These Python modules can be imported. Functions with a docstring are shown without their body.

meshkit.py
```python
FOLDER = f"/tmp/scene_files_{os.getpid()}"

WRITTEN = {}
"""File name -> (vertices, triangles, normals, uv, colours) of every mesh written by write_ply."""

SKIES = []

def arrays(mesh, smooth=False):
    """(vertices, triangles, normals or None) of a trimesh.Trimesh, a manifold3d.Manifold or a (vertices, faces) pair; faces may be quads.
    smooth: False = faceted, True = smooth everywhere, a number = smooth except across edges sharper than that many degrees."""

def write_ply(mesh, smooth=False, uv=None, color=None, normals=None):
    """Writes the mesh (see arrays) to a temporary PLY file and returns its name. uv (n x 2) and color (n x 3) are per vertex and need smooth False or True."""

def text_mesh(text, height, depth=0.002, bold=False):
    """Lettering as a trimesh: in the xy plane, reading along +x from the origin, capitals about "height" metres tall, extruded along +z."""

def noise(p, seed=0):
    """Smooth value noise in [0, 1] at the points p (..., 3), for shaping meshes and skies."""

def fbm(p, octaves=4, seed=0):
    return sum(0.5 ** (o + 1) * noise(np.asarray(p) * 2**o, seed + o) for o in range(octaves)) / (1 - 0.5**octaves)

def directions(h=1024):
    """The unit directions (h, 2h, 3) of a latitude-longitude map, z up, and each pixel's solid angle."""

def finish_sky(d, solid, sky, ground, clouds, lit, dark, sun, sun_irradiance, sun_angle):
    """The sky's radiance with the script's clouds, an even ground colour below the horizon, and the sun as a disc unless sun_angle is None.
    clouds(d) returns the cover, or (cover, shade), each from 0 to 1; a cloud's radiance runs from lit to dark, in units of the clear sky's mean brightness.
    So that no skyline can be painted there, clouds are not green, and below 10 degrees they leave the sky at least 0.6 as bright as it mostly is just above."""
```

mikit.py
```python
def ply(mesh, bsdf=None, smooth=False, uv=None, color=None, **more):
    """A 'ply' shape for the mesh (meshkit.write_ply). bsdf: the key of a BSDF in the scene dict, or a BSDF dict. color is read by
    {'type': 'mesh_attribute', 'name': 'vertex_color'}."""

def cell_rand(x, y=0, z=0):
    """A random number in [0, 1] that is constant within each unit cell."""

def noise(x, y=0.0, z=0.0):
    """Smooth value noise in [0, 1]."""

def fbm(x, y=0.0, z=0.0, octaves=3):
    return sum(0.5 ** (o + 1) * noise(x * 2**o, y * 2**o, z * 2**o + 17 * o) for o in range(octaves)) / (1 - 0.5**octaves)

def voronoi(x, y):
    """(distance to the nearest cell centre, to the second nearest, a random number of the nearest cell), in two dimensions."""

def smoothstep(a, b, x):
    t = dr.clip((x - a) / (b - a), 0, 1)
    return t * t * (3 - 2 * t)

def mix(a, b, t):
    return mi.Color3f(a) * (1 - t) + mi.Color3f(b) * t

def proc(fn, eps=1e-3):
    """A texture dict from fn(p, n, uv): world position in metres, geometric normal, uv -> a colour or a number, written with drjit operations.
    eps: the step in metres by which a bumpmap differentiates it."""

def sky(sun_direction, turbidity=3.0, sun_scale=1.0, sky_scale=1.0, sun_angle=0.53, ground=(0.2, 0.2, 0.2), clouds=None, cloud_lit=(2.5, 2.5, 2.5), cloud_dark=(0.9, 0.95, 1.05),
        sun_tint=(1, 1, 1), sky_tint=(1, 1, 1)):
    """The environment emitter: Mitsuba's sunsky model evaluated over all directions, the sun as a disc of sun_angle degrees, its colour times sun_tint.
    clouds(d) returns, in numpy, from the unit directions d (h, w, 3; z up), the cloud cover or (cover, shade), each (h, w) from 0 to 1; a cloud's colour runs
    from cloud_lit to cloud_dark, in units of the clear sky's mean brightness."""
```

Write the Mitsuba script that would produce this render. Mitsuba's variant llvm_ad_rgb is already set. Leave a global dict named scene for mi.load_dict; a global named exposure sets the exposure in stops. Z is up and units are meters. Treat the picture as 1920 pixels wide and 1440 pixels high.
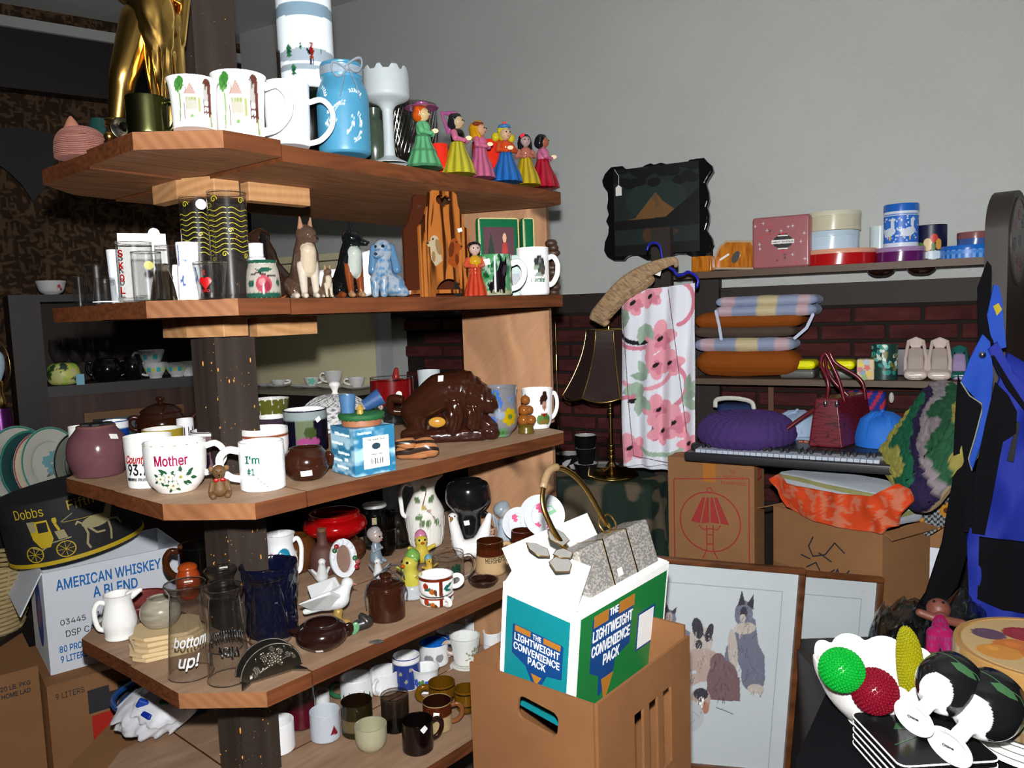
import math, numpy as np, trimesh, manifold3d, shapely, drjit as dr, mitsuba as mi, mikit, meshkit
from shapely import affinity
from shapely.geometry import Polygon, Point, LineString, box as sbox
from mikit import noise, fbm, smoothstep, mix, cell_rand
T = mi.ScalarTransform4f
PI = math.pi
scene, labels, PLACE = {}, {}, {}
# ---------------------------------------------------------------- camera, flash, exposure
F, CAMZ, PITCH, ROLL = 1465.0, 1.30, 0.0938, -0.0331
_c, _s = math.cos(PITCH), math.sin(PITCH)
EYE, FWD = np.array([0, 0, CAMZ]), np.array([0, _c, -_s])
_up, _rt = np.array([0, _s, _c]), np.array([1.0, 0, 0])
RIGHT = _rt * math.cos(ROLL) + _up * math.sin(ROLL)
UP = _up * math.cos(ROLL) - _rt * math.sin(ROLL)
scene['camera'] = {'type': 'perspective', 'fov': 2 * math.degrees(math.atan(960 / F)), 'fov_axis': 'x', 'near_clip': 0.05, 'far_clip': 50,
                   'to_world': T().look_at(EYE.tolist(), (EYE + FWD).tolist(), UP.tolist())}
exposure = 0.2
# the camera's pop-up flash, a small disc a hand's breadth above the lens
FLASH = EYE + UP * 0.1 + RIGHT * -0.005
scene['camera_flash'] = {'type': 'disk', 'to_world': T().look_at(FLASH.tolist(), (FLASH + FWD + RIGHT * 0.38).tolist(), UP.tolist()) @ T().scale([0.018] * 3),
                         'emitter': {'type': 'area', 'radiance': {'type': 'rgb', 'value': [15600, 15400, 15200]}}}
labels['camera_flash'] = {'label': 'small lit flash lamp above the camera', 'category': 'lamp', 'kind': 'helper'}
# the hall's own dim light
scene['room_light'] = {'type': 'constant', 'radiance': {'type': 'rgb', 'value': [0.0035, 0.0035, 0.004]}}

# ---------------------------------------------------------------- survey: where things stand
def ray(px, py): return FWD + RIGHT * (px - 960) / F - UP * (py - 720) / F
def on_z(px, py, z):
    d = ray(px, py); return EYE + d * ((z - CAMZ) / d[2])
WAZ = 0.5149                                               # heading of the brick wall's normal
WN, WE = np.array([math.sin(WAZ), math.cos(WAZ), 0]), np.array([math.cos(WAZ), -math.sin(WAZ), 0])
def on_wall(px, py, D):                                    # the point D metres out along the wall's normal
    d = ray(px, py); return EYE + d * (D / (d @ WN))
def at_dist(px, py, P):                                    # the point above or below P seen at py
    d = ray(px, py); return EYE + d * (np.linalg.norm(P[:2]) / np.linalg.norm(d[:2]))
def depth(P): return float((np.asarray(P) - EYE) @ FWD)
def yaw(P): return -math.atan2(P[0], P[1])                 # turns a thing's front (-y) to the lens
def lin(c): c = np.asarray(c, float) / 255; return np.where(c < 0.04045, c / 12.92, ((c + 0.055) / 1.055) ** 2.4)
def C(r, g, b, d=1.3, k=4.1): return np.clip(lin((r, g, b)) * d * d / k, 0.0015, 0.86)

# ---------------------------------------------------------------- scene entries
def numbered(k):
    if k not in scene and k not in labels and k not in PLACE: return k
    n = 1
    while f'{k}_{n:03d}' in labels or f'{k}_{n:03d}' in scene or f'{k}_{n:03d}' in PLACE: n += 1
    return f'{k}_{n:03d}'
def mat4(P=(0, 0, 0), rz=0.0, R=None):
    m = np.eye(4)
    m[:3, :3] = np.array([[math.cos(rz), -math.sin(rz), 0], [math.sin(rz), math.cos(rz), 0], [0, 0, 1]]) if R is None else R
    m[:3, 3] = P
    return m
def rot(axis, deg): return trimesh.transformations.rotation_matrix(math.radians(deg), axis)[:3, :3]
def thing(name, label, cat, M=None, group=None, kind=None):
    k = numbered(name); PLACE[k] = np.eye(4) if M is None else M
    labels[k] = {'label': label}
    if cat: labels[k]['category'] = cat
    if group: labels[k]['group'] = group
    if kind: labels[k]['kind'] = kind
    return k
def part(root, name, mesh, m, smooth=35, label=None, color=None, kind=None, ply=None):
    k = numbered(root + '__' + name) if name else root
    top = k.split('__')[0]
    if ply is None:
        if isinstance(mesh, list): mesh = trimesh.util.concatenate(mesh)
        ply = mikit.ply(mesh, m, smooth=(smooth if color is None else True), color=color)
    e = dict(ply); M = PLACE[top]
    if not np.allclose(M, np.eye(4)): e['to_world'] = T(M.tolist())
    scene[k] = e
    if label or kind:
        labels[k] = {}
        if label: labels[k]['label'] = label
        if kind: labels[k]['kind'] = kind
    return k
# ---------------------------------------------------------------- materials
def mat(name, rgb, rough=0.5, spec=0.5, metal=0.0, **kw):
    if name not in scene:
        scene[name] = {'type': 'twosided', 'b': {'type': 'principled', 'base_color': {'type': 'rgb', 'value': [float(x) for x in np.broadcast_to(rgb, 3)]} if not isinstance(rgb, dict) else rgb,
                       'roughness': rough, 'specular': spec, 'metallic': metal, **kw}}
    return name
_mc = {}
def col(rgb, rough=0.15, metal=0.0):                       # a material of one colour, shared by whatever has it
    key = (tuple(np.round(np.broadcast_to(rgb, 3), 4)), rough, metal)
    if key not in _mc: _mc[key] = mat(f'paint_{len(_mc)}', rgb, rough, 0.5, metal)
    return _mc[key]
VC = {'type': 'mesh_attribute', 'name': 'vertex_color'}
mat('glaze_print', VC, 0.12); mat('satin_print', VC, 0.4); mat('matte_print', VC, 0.85, 0.2)
def glass(name, tint=(1, 1, 1), r=(1, 1, 1)):
    scene[name] = {'type': 'blendbsdf', 'weight': {'type': 'rgb', 'value': .06}, 'a': {'type': 'thindielectric', 'int_ior': 1.5, 'specular_transmittance': {'type': 'rgb', 'value': list(tint)}, 'specular_reflectance': {'type': 'rgb', 'value': list(r)}},
                   'b': {'type': 'twosided', 'b': {'type': 'principled', 'base_color': {'type': 'rgb', 'value': [.02, .02, .02]}, 'specular': 1.0, 'roughness': .3}}}
    return name
CLEAR = glass('clear_glass', (.985, .99, .99)); AMBER = glass('amber_glass', (.3, .11, .03)); SMOKE = glass('smoke_glass', (.5, .46, .4)); DKGREEN = glass('green_glass', (.06, .16, .07))
REDGL = glass('red_glass', (.45, .02, .02)); BLUEGL = glass('blue_glass', (.35, .5, .62)); HAZE = glass('hazy_glass', (.75, .8, .82))
WHITE = col((.8, .8, .78), .12); WHITE_B = col((.7, .74, .78), .15); BROWN = col((.030, .0085, .004), .14); DKBROWN = col((.015, .005, .0035), .14); BLACK = col((.006, .006, .007), .14)
MATBLACK = col((.006, .006, .007), .6); BRASS = mat('brass', (.75, .5, .16), .2, metal=1.0); GOLD = mat('gold', (.75, .45, .12), .25, metal=1.0); STICKER = col((.8, .8, .76), .6)
STEEL = mat('steel', (.5, .52, .54), .2, metal=1.0); PEWTER = mat('pewter', (.32, .30, .25), .28, metal=1.0)

# ---------------------------------------------------------------- shapes
def cube(sx, sy, sz, c=(0, 0, 0)):
    m = trimesh.creation.box((sx, sy, sz)); m.apply_translation(c); return m
def rbox(sx, sy, sz, r=0.004, c=(0, 0, 0), n=8):
    r = min(r, sx / 2.02, sy / 2.02, sz / 2.02); s = manifold3d.Manifold.sphere(r, n)
    m = manifold3d.Manifold.batch_hull([s.translate([x * (sx / 2 - r), y * (sy / 2 - r), z * (sz / 2 - r)]) for x in (-1, 1) for y in (-1, 1) for z in (-1, 1)])
    return tm(m.translate([float(v) for v in c]))
def tm(m):
    q = m.to_mesh(); return trimesh.Trimesh(q.vert_properties[:, :3], q.tri_verts, process=False)
def ell(c, r, sub=2, R=None):
    m = trimesh.creation.icosphere(sub); m.apply_scale(np.broadcast_to(r, 3))
    if R is not None: m.vertices = m.vertices @ R.T
    m.apply_translation(c); return m
def curve(pts, n=24):                                      # Catmull-Rom through the points
    p = np.asarray(pts, float); q = np.vstack([2 * p[0] - p[1], p, 2 * p[-1] - p[-2]]); out = []
    k = max(2, n // (len(p) - 1))
    for i in range(len(p) - 1):
        a, b, c, d = q[i:i + 4]
        for t in np.arange(k) / k: out.append(.5 * (2 * b + (c - a) * t + (2 * a - 5 * b + 4 * c - d) * t * t + (3 * b - a - 3 * c + d) * t ** 3))
    return np.array(out + [p[-1]])
def lathe(prof, seg=40, a0=0.0, a1=2 * PI):
    p = np.asarray(prof, float); full = abs(a1 - a0 - 2 * PI) < 1e-6
    th = a0 + (a1 - a0) * np.arange(seg + (not full)) / seg; n = len(th)
    v = np.stack([p[:, :1] * np.sin(th), -p[:, :1] * np.cos(th), np.repeat(p[:, 1:], n, 1)], -1).reshape(-1, 3)
    i, j = np.meshgrid(np.arange(len(p) - 1), np.arange(n if full else n - 1), indexing='ij'); k = (j + 1) % n
    q = np.stack([i * n + j, i * n + k, (i + 1) * n + k, (i + 1) * n + j], -1).reshape(-1, 4)
    f = np.vstack([q[:, [0, 1, 2]], q[:, [0, 2, 3]]])
    a = v[f]; ar = np.linalg.norm(np.cross(a[:, 1] - a[:, 0], a[:, 2] - a[:, 0]), axis=1)
    return trimesh.Trimesh(v, f[ar > 1e-12], process=False)
def tube(pts, r, sides=8, flat=1.0, caps=True, up=(0, 0, 1.0)):
    p = np.asarray(pts, float); t = np.gradient(p, axis=0); t /= np.linalg.norm(t, axis=1, keepdims=True) + 1e-12
    u = np.asarray(up, float); a = np.cross(t, u)
    if np.linalg.norm(a, axis=1).min() < .05: a = np.cross(t, [.31, .87, .38])
    a /= np.linalg.norm(a, axis=1, keepdims=True) + 1e-12; b = np.cross(t, a)
    ang = np.arange(sides) * 2 * PI / sides; rr = np.broadcast_to(r, (len(p),))[:, None, None]
    v = p[:, None] + rr * (np.cos(ang)[None, :, None] * a[:, None] * flat + np.sin(ang)[None, :, None] * b[:, None])
    i, j = np.meshgrid(np.arange(len(p) - 1), np.arange(sides), indexing='ij'); k = (j + 1) % sides
    q = np.stack([i * sides + j, i * sides + k, (i + 1) * sides + k, (i + 1) * sides + j], -1).reshape(-1, 4)
    f = [q[:, [0, 2, 1]], q[:, [0, 3, 2]]]; v = v.reshape(-1, 3); n = len(v)
    if caps:
        v = np.vstack([v, p[:1], p[-1:]]); e = np.arange(sides); f += [np.stack([e * 0 + n, e, (e + 1) % sides], 1), np.stack([e * 0 + n + 1, n - sides + (e + 1) % sides, n - sides + e], 1)]
    return trimesh.Trimesh(v, np.vstack(f), process=False)
def slab(poly, h, z=0.0):                                  # a flat outline given thickness, upwards from z
    gs = [g for g in getattr(poly, 'geoms', [poly]) if g.area > 1e-9]
    m = trimesh.util.concatenate([trimesh.creation.extrude_polygon(g, h, engine='earcut') for g in gs]); m.apply_translation((0, 0, z)); return m
def upright(m, P=(0, 0, 0)):                               # from the xy plane to an upright plane that faces -y
    m = m.copy(); m.vertices = m.vertices @ np.array([[1, 0, 0], [0, 0, -1], [0, 1, 0]]).T + np.asarray(P); return m
_tx = {}
def text(s, h, depth=0.0006, bold=True, w=None, slant=0.0):
    k = (s, bold)
    if k not in _tx: _tx[k] = meshkit.text_mesh(s, 1.0, 1.0, bold)
    m = _tx[k].copy(); v = m.vertices.copy(); v[:, 0] -= (v[:, 0].min() + v[:, 0].max()) / 2
    v[:, :2] *= h; v[:, 2] *= depth
    if w: v[:, 0] *= w / np.ptp(v[:, 0])
    v[:, 0] += v[:, 1] * slant; m.vertices = v; return m
def wrap(m, rfun, ang=0.0, z=0.0):                         # lays flat work (x, y, thickness) round a vessel
    m = m.copy(); e = np.ptp(m.vertices[:, 0])
    if e > 0.012: m = m.subdivide_to_size(max(0.006, e / 14), 6)
    x, y, d = m.vertices.T; r = rfun(z + y); a = ang + x / np.maximum(r, 1e-4); r = r + d
    m.vertices = np.stack([r * np.sin(a), -r * np.cos(a), z + y], 1); return m
def onface(m, P, ex, ez):                                  # lays flat work on a plane through P: x along ex, y along ez
    ex, ez = (np.asarray(v, float) / np.linalg.norm(v) for v in (ex, ez)); m = m.copy()
    m.vertices = m.vertices @ np.stack([ex, ez, np.cross(ex, ez)]) + np.asarray(P); return m
def disc(x, y, r, n=16): return Point(x, y).buffer(r, n)
def oval(x, y, rx, ry, a=0): return affinity.translate(affinity.rotate(affinity.scale(Point(0, 0).buffer(1, 10), rx, ry), a, origin=(0, 0)), x, y)
def petals(x, y, r, n=5, a=0): return shapely.union_all([oval(x + .55 * r * math.cos(a + 2 * PI * i / n), y + .55 * r * math.sin(a + 2 * PI * i / n), r * .5, r * .36, math.degrees(a) + 360 * i / n) for i in range(n)])
def leaf(x, y, l, w, a): return affinity.translate(affinity.rotate(Polygon([(0, 0), (l * .3, w / 2), (l * .7, w * .4), (l, 0), (l * .7, -w * .4), (l * .3, -w / 2)]), a, origin=(0, 0)), x, y)
def stroke(pts, w): return LineString(pts).buffer(w / 2, 4)
def art(u, v, base, shapes):                               # flat print: colours of the points (u, v), later shapes on top
    c = np.tile(np.asarray(base, float), (len(u), 1))
    for g, rgb in shapes:
        x0, y0, x1, y1 = g.bounds; k = np.nonzero((u >= x0) & (u <= x1) & (v >= y0) & (v <= y1))[0]
        if len(k):
            k = k[shapely.contains_xy(g, u[k], v[k])]; c[k] = rgb
    return c
def sheet(w, h, nu, nv):                                   # a flat grid in the xz plane, facing -y, from (-w/2, 0) to (w/2, h)
    x, z = np.meshgrid(np.linspace(-w / 2, w / 2, nu), np.linspace(0, h, nv)); v = np.stack([x.ravel(), 0 * x.ravel(), z.ravel()], 1)
    i, j = np.meshgrid(np.arange(nv - 1), np.arange(nu - 1), indexing='ij'); a = i * nu + j
    q = np.stack([a, a + 1, a + nu + 1, a + nu], -1).reshape(-1, 4)
    return trimesh.Trimesh(v, np.vstack([q[:, [0, 1, 2]], q[:, [0, 2, 3]]]), process=False)
def thick(m, t):                                           # a sheet given a back, t metres behind it
    n = len(m.vertices); nv = np.array(m.vertex_normals); b = m.vertices - nv * t
    e = trimesh.grouping.group_rows(m.edges_sorted, require_count=1); ed = m.edges[e]
    f = np.vstack([m.faces, m.faces[:, ::-1] + n, np.stack([ed[:, 1], ed[:, 0], ed[:, 0] + n], 1), np.stack([ed[:, 1], ed[:, 0] + n, ed[:, 1] + n], 1)])
    return trimesh.Trimesh(np.vstack([m.vertices, b]), f, process=False)
def blob(bones, res=0.3, it=8):
    """One smooth body from bones ((p0, r0), (p1, r1)) or a lone ball ((p, r),)."""
    S = lambda p, r: manifold3d.Manifold.sphere(float(r), 14).translate([float(x) for x in p])
    rs = [b[0][1] for b in bones]; ms = [manifold3d.Manifold.batch_hull([S(*e) for e in b]) if len(b) > 1 else S(*b[0]) for b in bones]
    m = manifold3d.Manifold.batch_boolean(ms, manifold3d.OpType.Add)
    t = tm(m.refine_to_length(float(max(np.median(rs) * res * 2, .0012)))); t.merge_vertices()
    if it: trimesh.smoothing.filter_taubin(t, lamb=.5, nu=.53, iterations=it)
    return t
def tint(m, bones, cols):                                  # colours a body by the bone each point belongs to
    v = np.array(m.vertices); best = np.full(len(v), 9e9); out = np.zeros((len(v), 3))
    for b, c in zip(bones, cols):
        p0, r0 = np.asarray(b[0][0], float), b[0][1]; p1, r1 = (np.asarray(b[-1][0], float), b[-1][1])
        d = p1 - p0; t = np.clip(((v - p0) @ d) / max(d @ d, 1e-12), 0, 1); dd = np.linalg.norm(v - p0 - t[:, None] * d, axis=1) - (r0 + (r1 - r0) * t)
        k = dd < best; best[k] = dd[k]; out[k] = c
    return out
# ---------------------------------------------------------------- the room
AZ = 0.7148                                                # heading of the shelf unit's long side
A3, D3 = np.array([math.sin(AZ), math.cos(AZ), 0]), np.array([-math.cos(AZ), math.sin(AZ), 0])
LN, LE = np.array([-.588, .809, 0]), np.array([.809, .588, 0])     # left wall: normal outward, direction to the right
def on_left(px, py, D):
    d = ray(px, py); return EYE + d * (D / (d @ LN))
def plaster(p, n, uv):
    a = fbm(p.x * 3, p.y * 3, p.z * 3); b = noise(p.x * 160, p.y * 160, p.z * 160)
    return mi.Color3f(.49, .51, .495) * (.9 + .14 * a + .05 * b)
mat('wall_paint', mikit.proc(plaster), .75, .2)
def chip(p, n, uv):
    u = (p.x * .809 + p.y * .588); v = p.z
    a = noise(u * 90 + 2 * noise(u * 9, v * 9), v * 34, 3.0); b = noise(u * 40 + v * 40, v * 70 - u * 20, 7.0)
    t = smoothstep(.55, .8, dr.maximum(a, b)); c = fbm(u * 8, v * 8)
    return mix((.040, .021, .011), (.15, .085, .046), t * .8) * (.6 + .7 * c)
mat('chipboard', mikit.proc(chip), .8, .2)
def brickc(p, n, uv):
    return mi.Color3f(.062, .014, .013) * (.45 + 1.0 * fbm(p.x * 22, p.y * 22, p.z * 40)) * (.7 + .6 * noise(p.x * 5, p.y * 5, p.z * 17))
mat('brick_face', mikit.proc(brickc), .85, .2)
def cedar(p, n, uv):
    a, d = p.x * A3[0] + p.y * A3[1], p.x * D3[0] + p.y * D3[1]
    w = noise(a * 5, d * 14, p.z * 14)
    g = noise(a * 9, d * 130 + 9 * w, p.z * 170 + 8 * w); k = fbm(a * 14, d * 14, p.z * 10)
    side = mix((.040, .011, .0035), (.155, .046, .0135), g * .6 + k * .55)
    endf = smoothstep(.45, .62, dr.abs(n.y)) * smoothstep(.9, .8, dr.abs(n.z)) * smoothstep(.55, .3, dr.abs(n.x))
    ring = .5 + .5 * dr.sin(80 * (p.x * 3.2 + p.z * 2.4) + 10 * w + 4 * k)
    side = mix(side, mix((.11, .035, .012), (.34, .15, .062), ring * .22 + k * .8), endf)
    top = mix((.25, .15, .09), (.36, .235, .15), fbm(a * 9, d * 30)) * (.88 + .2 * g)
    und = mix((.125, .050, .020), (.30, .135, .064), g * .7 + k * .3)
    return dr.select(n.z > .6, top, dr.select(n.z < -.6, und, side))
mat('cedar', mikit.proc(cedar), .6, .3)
def pine(p, n, uv):
    w = noise(p.x * 9, p.y * 9, p.z * 9); r = dr.sqrt(dr.square(p.x * 30 + 11) + dr.square(p.z * 60 - 80)) * 3 + 3 * w
    g = .5 + .5 * dr.sin(r * 2.2); k = noise(p.x * 200, p.y * 200, p.z * 50)
    return mix((.30, .145, .055), (.50, .27, .12), g * .45 + k * .25 + w * .3)
mat('pine', mikit.proc(pine), .65, .3)
def board(p, n, uv):
    d = p.x * D3[0] + p.y * D3[1]; w = fbm(d * 7, p.z * 3)
    g = noise(d * 60 + 10 * w, p.z * 5); s = noise(d * 300 + p.z * 260, p.z * 30)
    kn = smoothstep(.62, .8, fbm(d * 9 + 3, p.z * 10 + p.x * 4, 2.0))
    return mix((.21, .10, .048), (.47, .255, .13), g * .6 + s * .15 + w * .3) * (1 - .75 * kn)
mat('board_wood', mikit.proc(board), .65, .3)
def postc(p, n, uv):
    g = noise(p.x * 90, p.y * 90, p.z * 4)
    return mi.Color3f(.034, .024, .019) * (.7 + .6 * g)
mat('post_paint', mikit.proc(postc), .6, .3)
def kraftc(p, n, uv):
    f = .5 + .5 * dr.sin(p.z * 1400); k = fbm(p.x * 14, p.y * 14, p.z * 14)
    return mi.Color3f(.25, .122, .052) * (.84 + .22 * k + .05 * f)
mat('kraft', mikit.proc(kraftc), .8, .2)
mat('trim_brown', (.024, .017, .013), .6, .3); mat('dark_wood', (.016, .012, .011), .5, .4); mat('mortar', (.02, .016, .014), .9, .1)
mat('cream_paint', (.78, .72, .46), .7, .2); mat('floor_tile', (.06, .05, .045), .6, .3); mat('wall_shelf', (.10, .062, .040), .5, .3)

def wallbox(e0, e1, D0, D1, z0, z1, N=WN, E_=WE):          # a block that lies along a wall: along, outward, up
    m = cube(e1 - e0, D1 - D0, z1 - z0, ((e0 + e1) / 2, (D0 + D1) / 2, (z0 + z1) / 2)); v = m.vertices
    m.vertices = v[:, :1] * E_ + v[:, 1:2] * N + v[:, 2:] * [0, 0, 1]
    if E_[0] * N[1] - E_[1] * N[0] < 0: m.invert()
    return m
WD = 2.95; TRZ = CAMZ + .057                               # the brick wall's distance, its cap's top
k = thing('wall_back', 'grey painted wall above dark red brick wainscot', None, kind='structure')
part(k, '', wallbox(-3.2, 1.4, WD, WD + .12, 0, 2.75), 'wall_paint', False)
part(k, 'mortar_bed', wallbox(-2.2, 1.4, WD - .035, WD, 0, TRZ - .07), 'mortar', False)
part(k, 'wainscot_cap', wallbox(-2.55, 1.4, WD - .06, WD, TRZ - .075, TRZ), 'trim_brown', False)
rng = np.random.default_rng(5)
bw, bh, jt = .200, .047, .012
variants = []
for i in range(5):
    m = rbox(bw, .03, bh, .004); m = m.subdivide_to_size(.06); m.vertices += (meshkit.noise(m.vertices * 60, i)[:, None] - .5) * [.002, .006, .002]
    m.vertices = m.vertices[:, :1] * WE + m.vertices[:, 1:2] * WN + m.vertices[:, 2:] * [0, 0, 1]
    variants.append(mikit.ply(m, 'brick_face', smooth=False))
half = rbox(bw / 2 - jt / 2, .03, bh, .004); half.vertices = half.vertices[:, :1] * WE + half.vertices[:, 1:2] * WN + half.vertices[:, 2:] * [0, 0, 1]
for row in range(12):
    z = TRZ - .075 - .012 - bh / 2 - row * (bh + jt)
    for i in range(16):
        e = -2.1 + i * (bw + jt) + (row % 2) * (bw + jt) / 2
        if e > 1.15: continue
        kk = numbered('wall_back__brick'); q = WN * (WD - .036 - .004 * rng.random()) + WE * e + [0, 0, z]
        scene[kk] = {**variants[rng.integers(5)], 'to_world': T().translate(q.tolist())}
k = thing('wall_left', 'dark brown chipboard wall', None, kind='structure')
LD = 4.28
part(k, '', wallbox(-3.5, 2.2, LD, LD + .1, 0, 2.75, LN, LE), 'chipboard', False)
part(k, 'beam', wallbox(-3.5, 1.9, LD - .09, LD, 2.36, 2.62, LN, LE), 'dark_wood', False)
part(k, 'cornice', wallbox(-3.5, 1.9, LD - .11, LD, 2.62, 2.665, LN, LE), 'wall_paint', False)
k = thing('floor', 'dark floor', None, kind='structure'); part(k, '', cube(8, 8, .1, (-.5, 2.2, -.05)), 'floor_tile', False)
k = thing('ceiling', 'ceiling', None, kind='structure'); part(k, '', cube(8, 8, .1, (-.5, 2.2, 2.80)), 'wall_paint', False)
# cream back of the alcove behind the shelves
k = thing('display_cabinet', 'cream-backed display cabinet behind the cedar shelves, teacups on its ledge', 'cabinet')
e0, e1 = on_wall(466, 600, 2.88) @ WE, on_wall(722, 600, 2.88) @ WE
part(k, 'back_panel', wallbox(e0, e1, 2.87, 2.885, CAMZ - .36, CAMZ + .30), 'cream_paint', False)
part(k, 'edge_strip', wallbox(e1, e1 + .03, 2.80, 2.885, CAMZ - .9, CAMZ + .30), col((.45, .47, .48), .6), False)
part(k, 'rail', wallbox(e0, e1, 2.86, 2.872, CAMZ + .262, CAMZ + .268), col((.12, .11, .08), .6), False)
LEDGE = CAMZ - .335
part(k, 'ledge', wallbox(e0, e1, 2.62, 2.87, LEDGE - .02, LEDGE), col((.22, .20, .14), .6), False)
part(k, 'base', wallbox(e0, e1, 2.64, 2.88, .0, LEDGE - .02), 'dark_wood', False)

# ---------------------------------------------------------------- the cedar shelf unit
LEV = {1: CAMZ + .2864, 2: CAMZ + .033, 3: CAMZ - .2896, 4: CAMZ - .6044, 5: CAMZ - .905}
TH = .0265
C1 = np.array([-.4205, 1.22, 0])
FIT = {1: [(76, 315), (246, 247), (418, 243), (526, 263), (1060, 356)], 2: [(96, 571), (267, 562), (440, 562), (545, 561), (1066, 555)],
       3: [(122, 896), (303, 946), (478, 944), (569, 920), (1066, 809)], 4: [(151, 1197), (333, 1301), (500, 1298), (588, 1261), None], 5: None}
nom = {}
def flat(P): return np.array([P[0], P[1]])
for i in (1, 2, 3, 4, 5):
    z = LEV[i]
    if i == 2 or FIT[i] is None:
        c1 = C1; pts = [c1 + (D3 - A3) * .099 + D3 * .386, c1 + (D3 - A3) * .099, c1, c1 + A3 * .095, c1 + A3 * .853]
    else:
        pts = [on_z(*q, z) if q else C1 + A3 * .853 for q in FIT[i]]
    nom[i] = [flat(p) for p in pts]
a2, d2 = flat(A3), flat(D3)
EDGE = {}
unit = thing('cedar_shelf_unit', 'rough cedar shelf unit of octagon-ended shelves round a dark post, crowded with mugs and figurines', 'shelf')
for i in (1, 2, 3, 4, 5):
    L, c0, c1, b, R = nom[i]; z = LEV[i]; EDGE[i] = [L, c0, c1, R]
    W = .585
    sp = L * .46 + c0 * .54                                # joint on the short side
    ln = (R - c1) / np.linalg.norm(R - c1); bb = c1 + ln * max((b - c1) @ ln, .08)
    dn = np.array([-ln[1], ln[0]]); Rb, bk = R + dn * W + ln * .19, bb + dn * W
    bs = bb + dn * ((sp - bb) @ dn); Rs = R + (Rb - R) * ((sp - bb) @ dn) / W
    sh_f = Polygon([c0, c1, bb, bs, sp]); sh_b = Polygon([sp + ln * .004, bs, bk, L + (ln + dn) * .09, L])
    lf = Polygon([bb + ln * .002 + dn * .004, R - ln * .012 + dn * .004, R + (Rb - R) * .03, Rs, bs + ln * .002]); lb = Polygon([bs + ln * .002 + dn * .002, Rs + (Rb - R) * .004, Rb, bk + ln * .002])
    zt = [0, -.003, -.006, -.006] if i == 1 else [0, -.001, -.001, -.002]
    for g, dz in zip((sh_f, sh_b, lf, lb), zt):
        g = g.buffer(-.0015, join_style=2); m = slab(g, TH, z - TH + dz)
        part(unit, 'plank', m, 'cedar', False)
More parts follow.
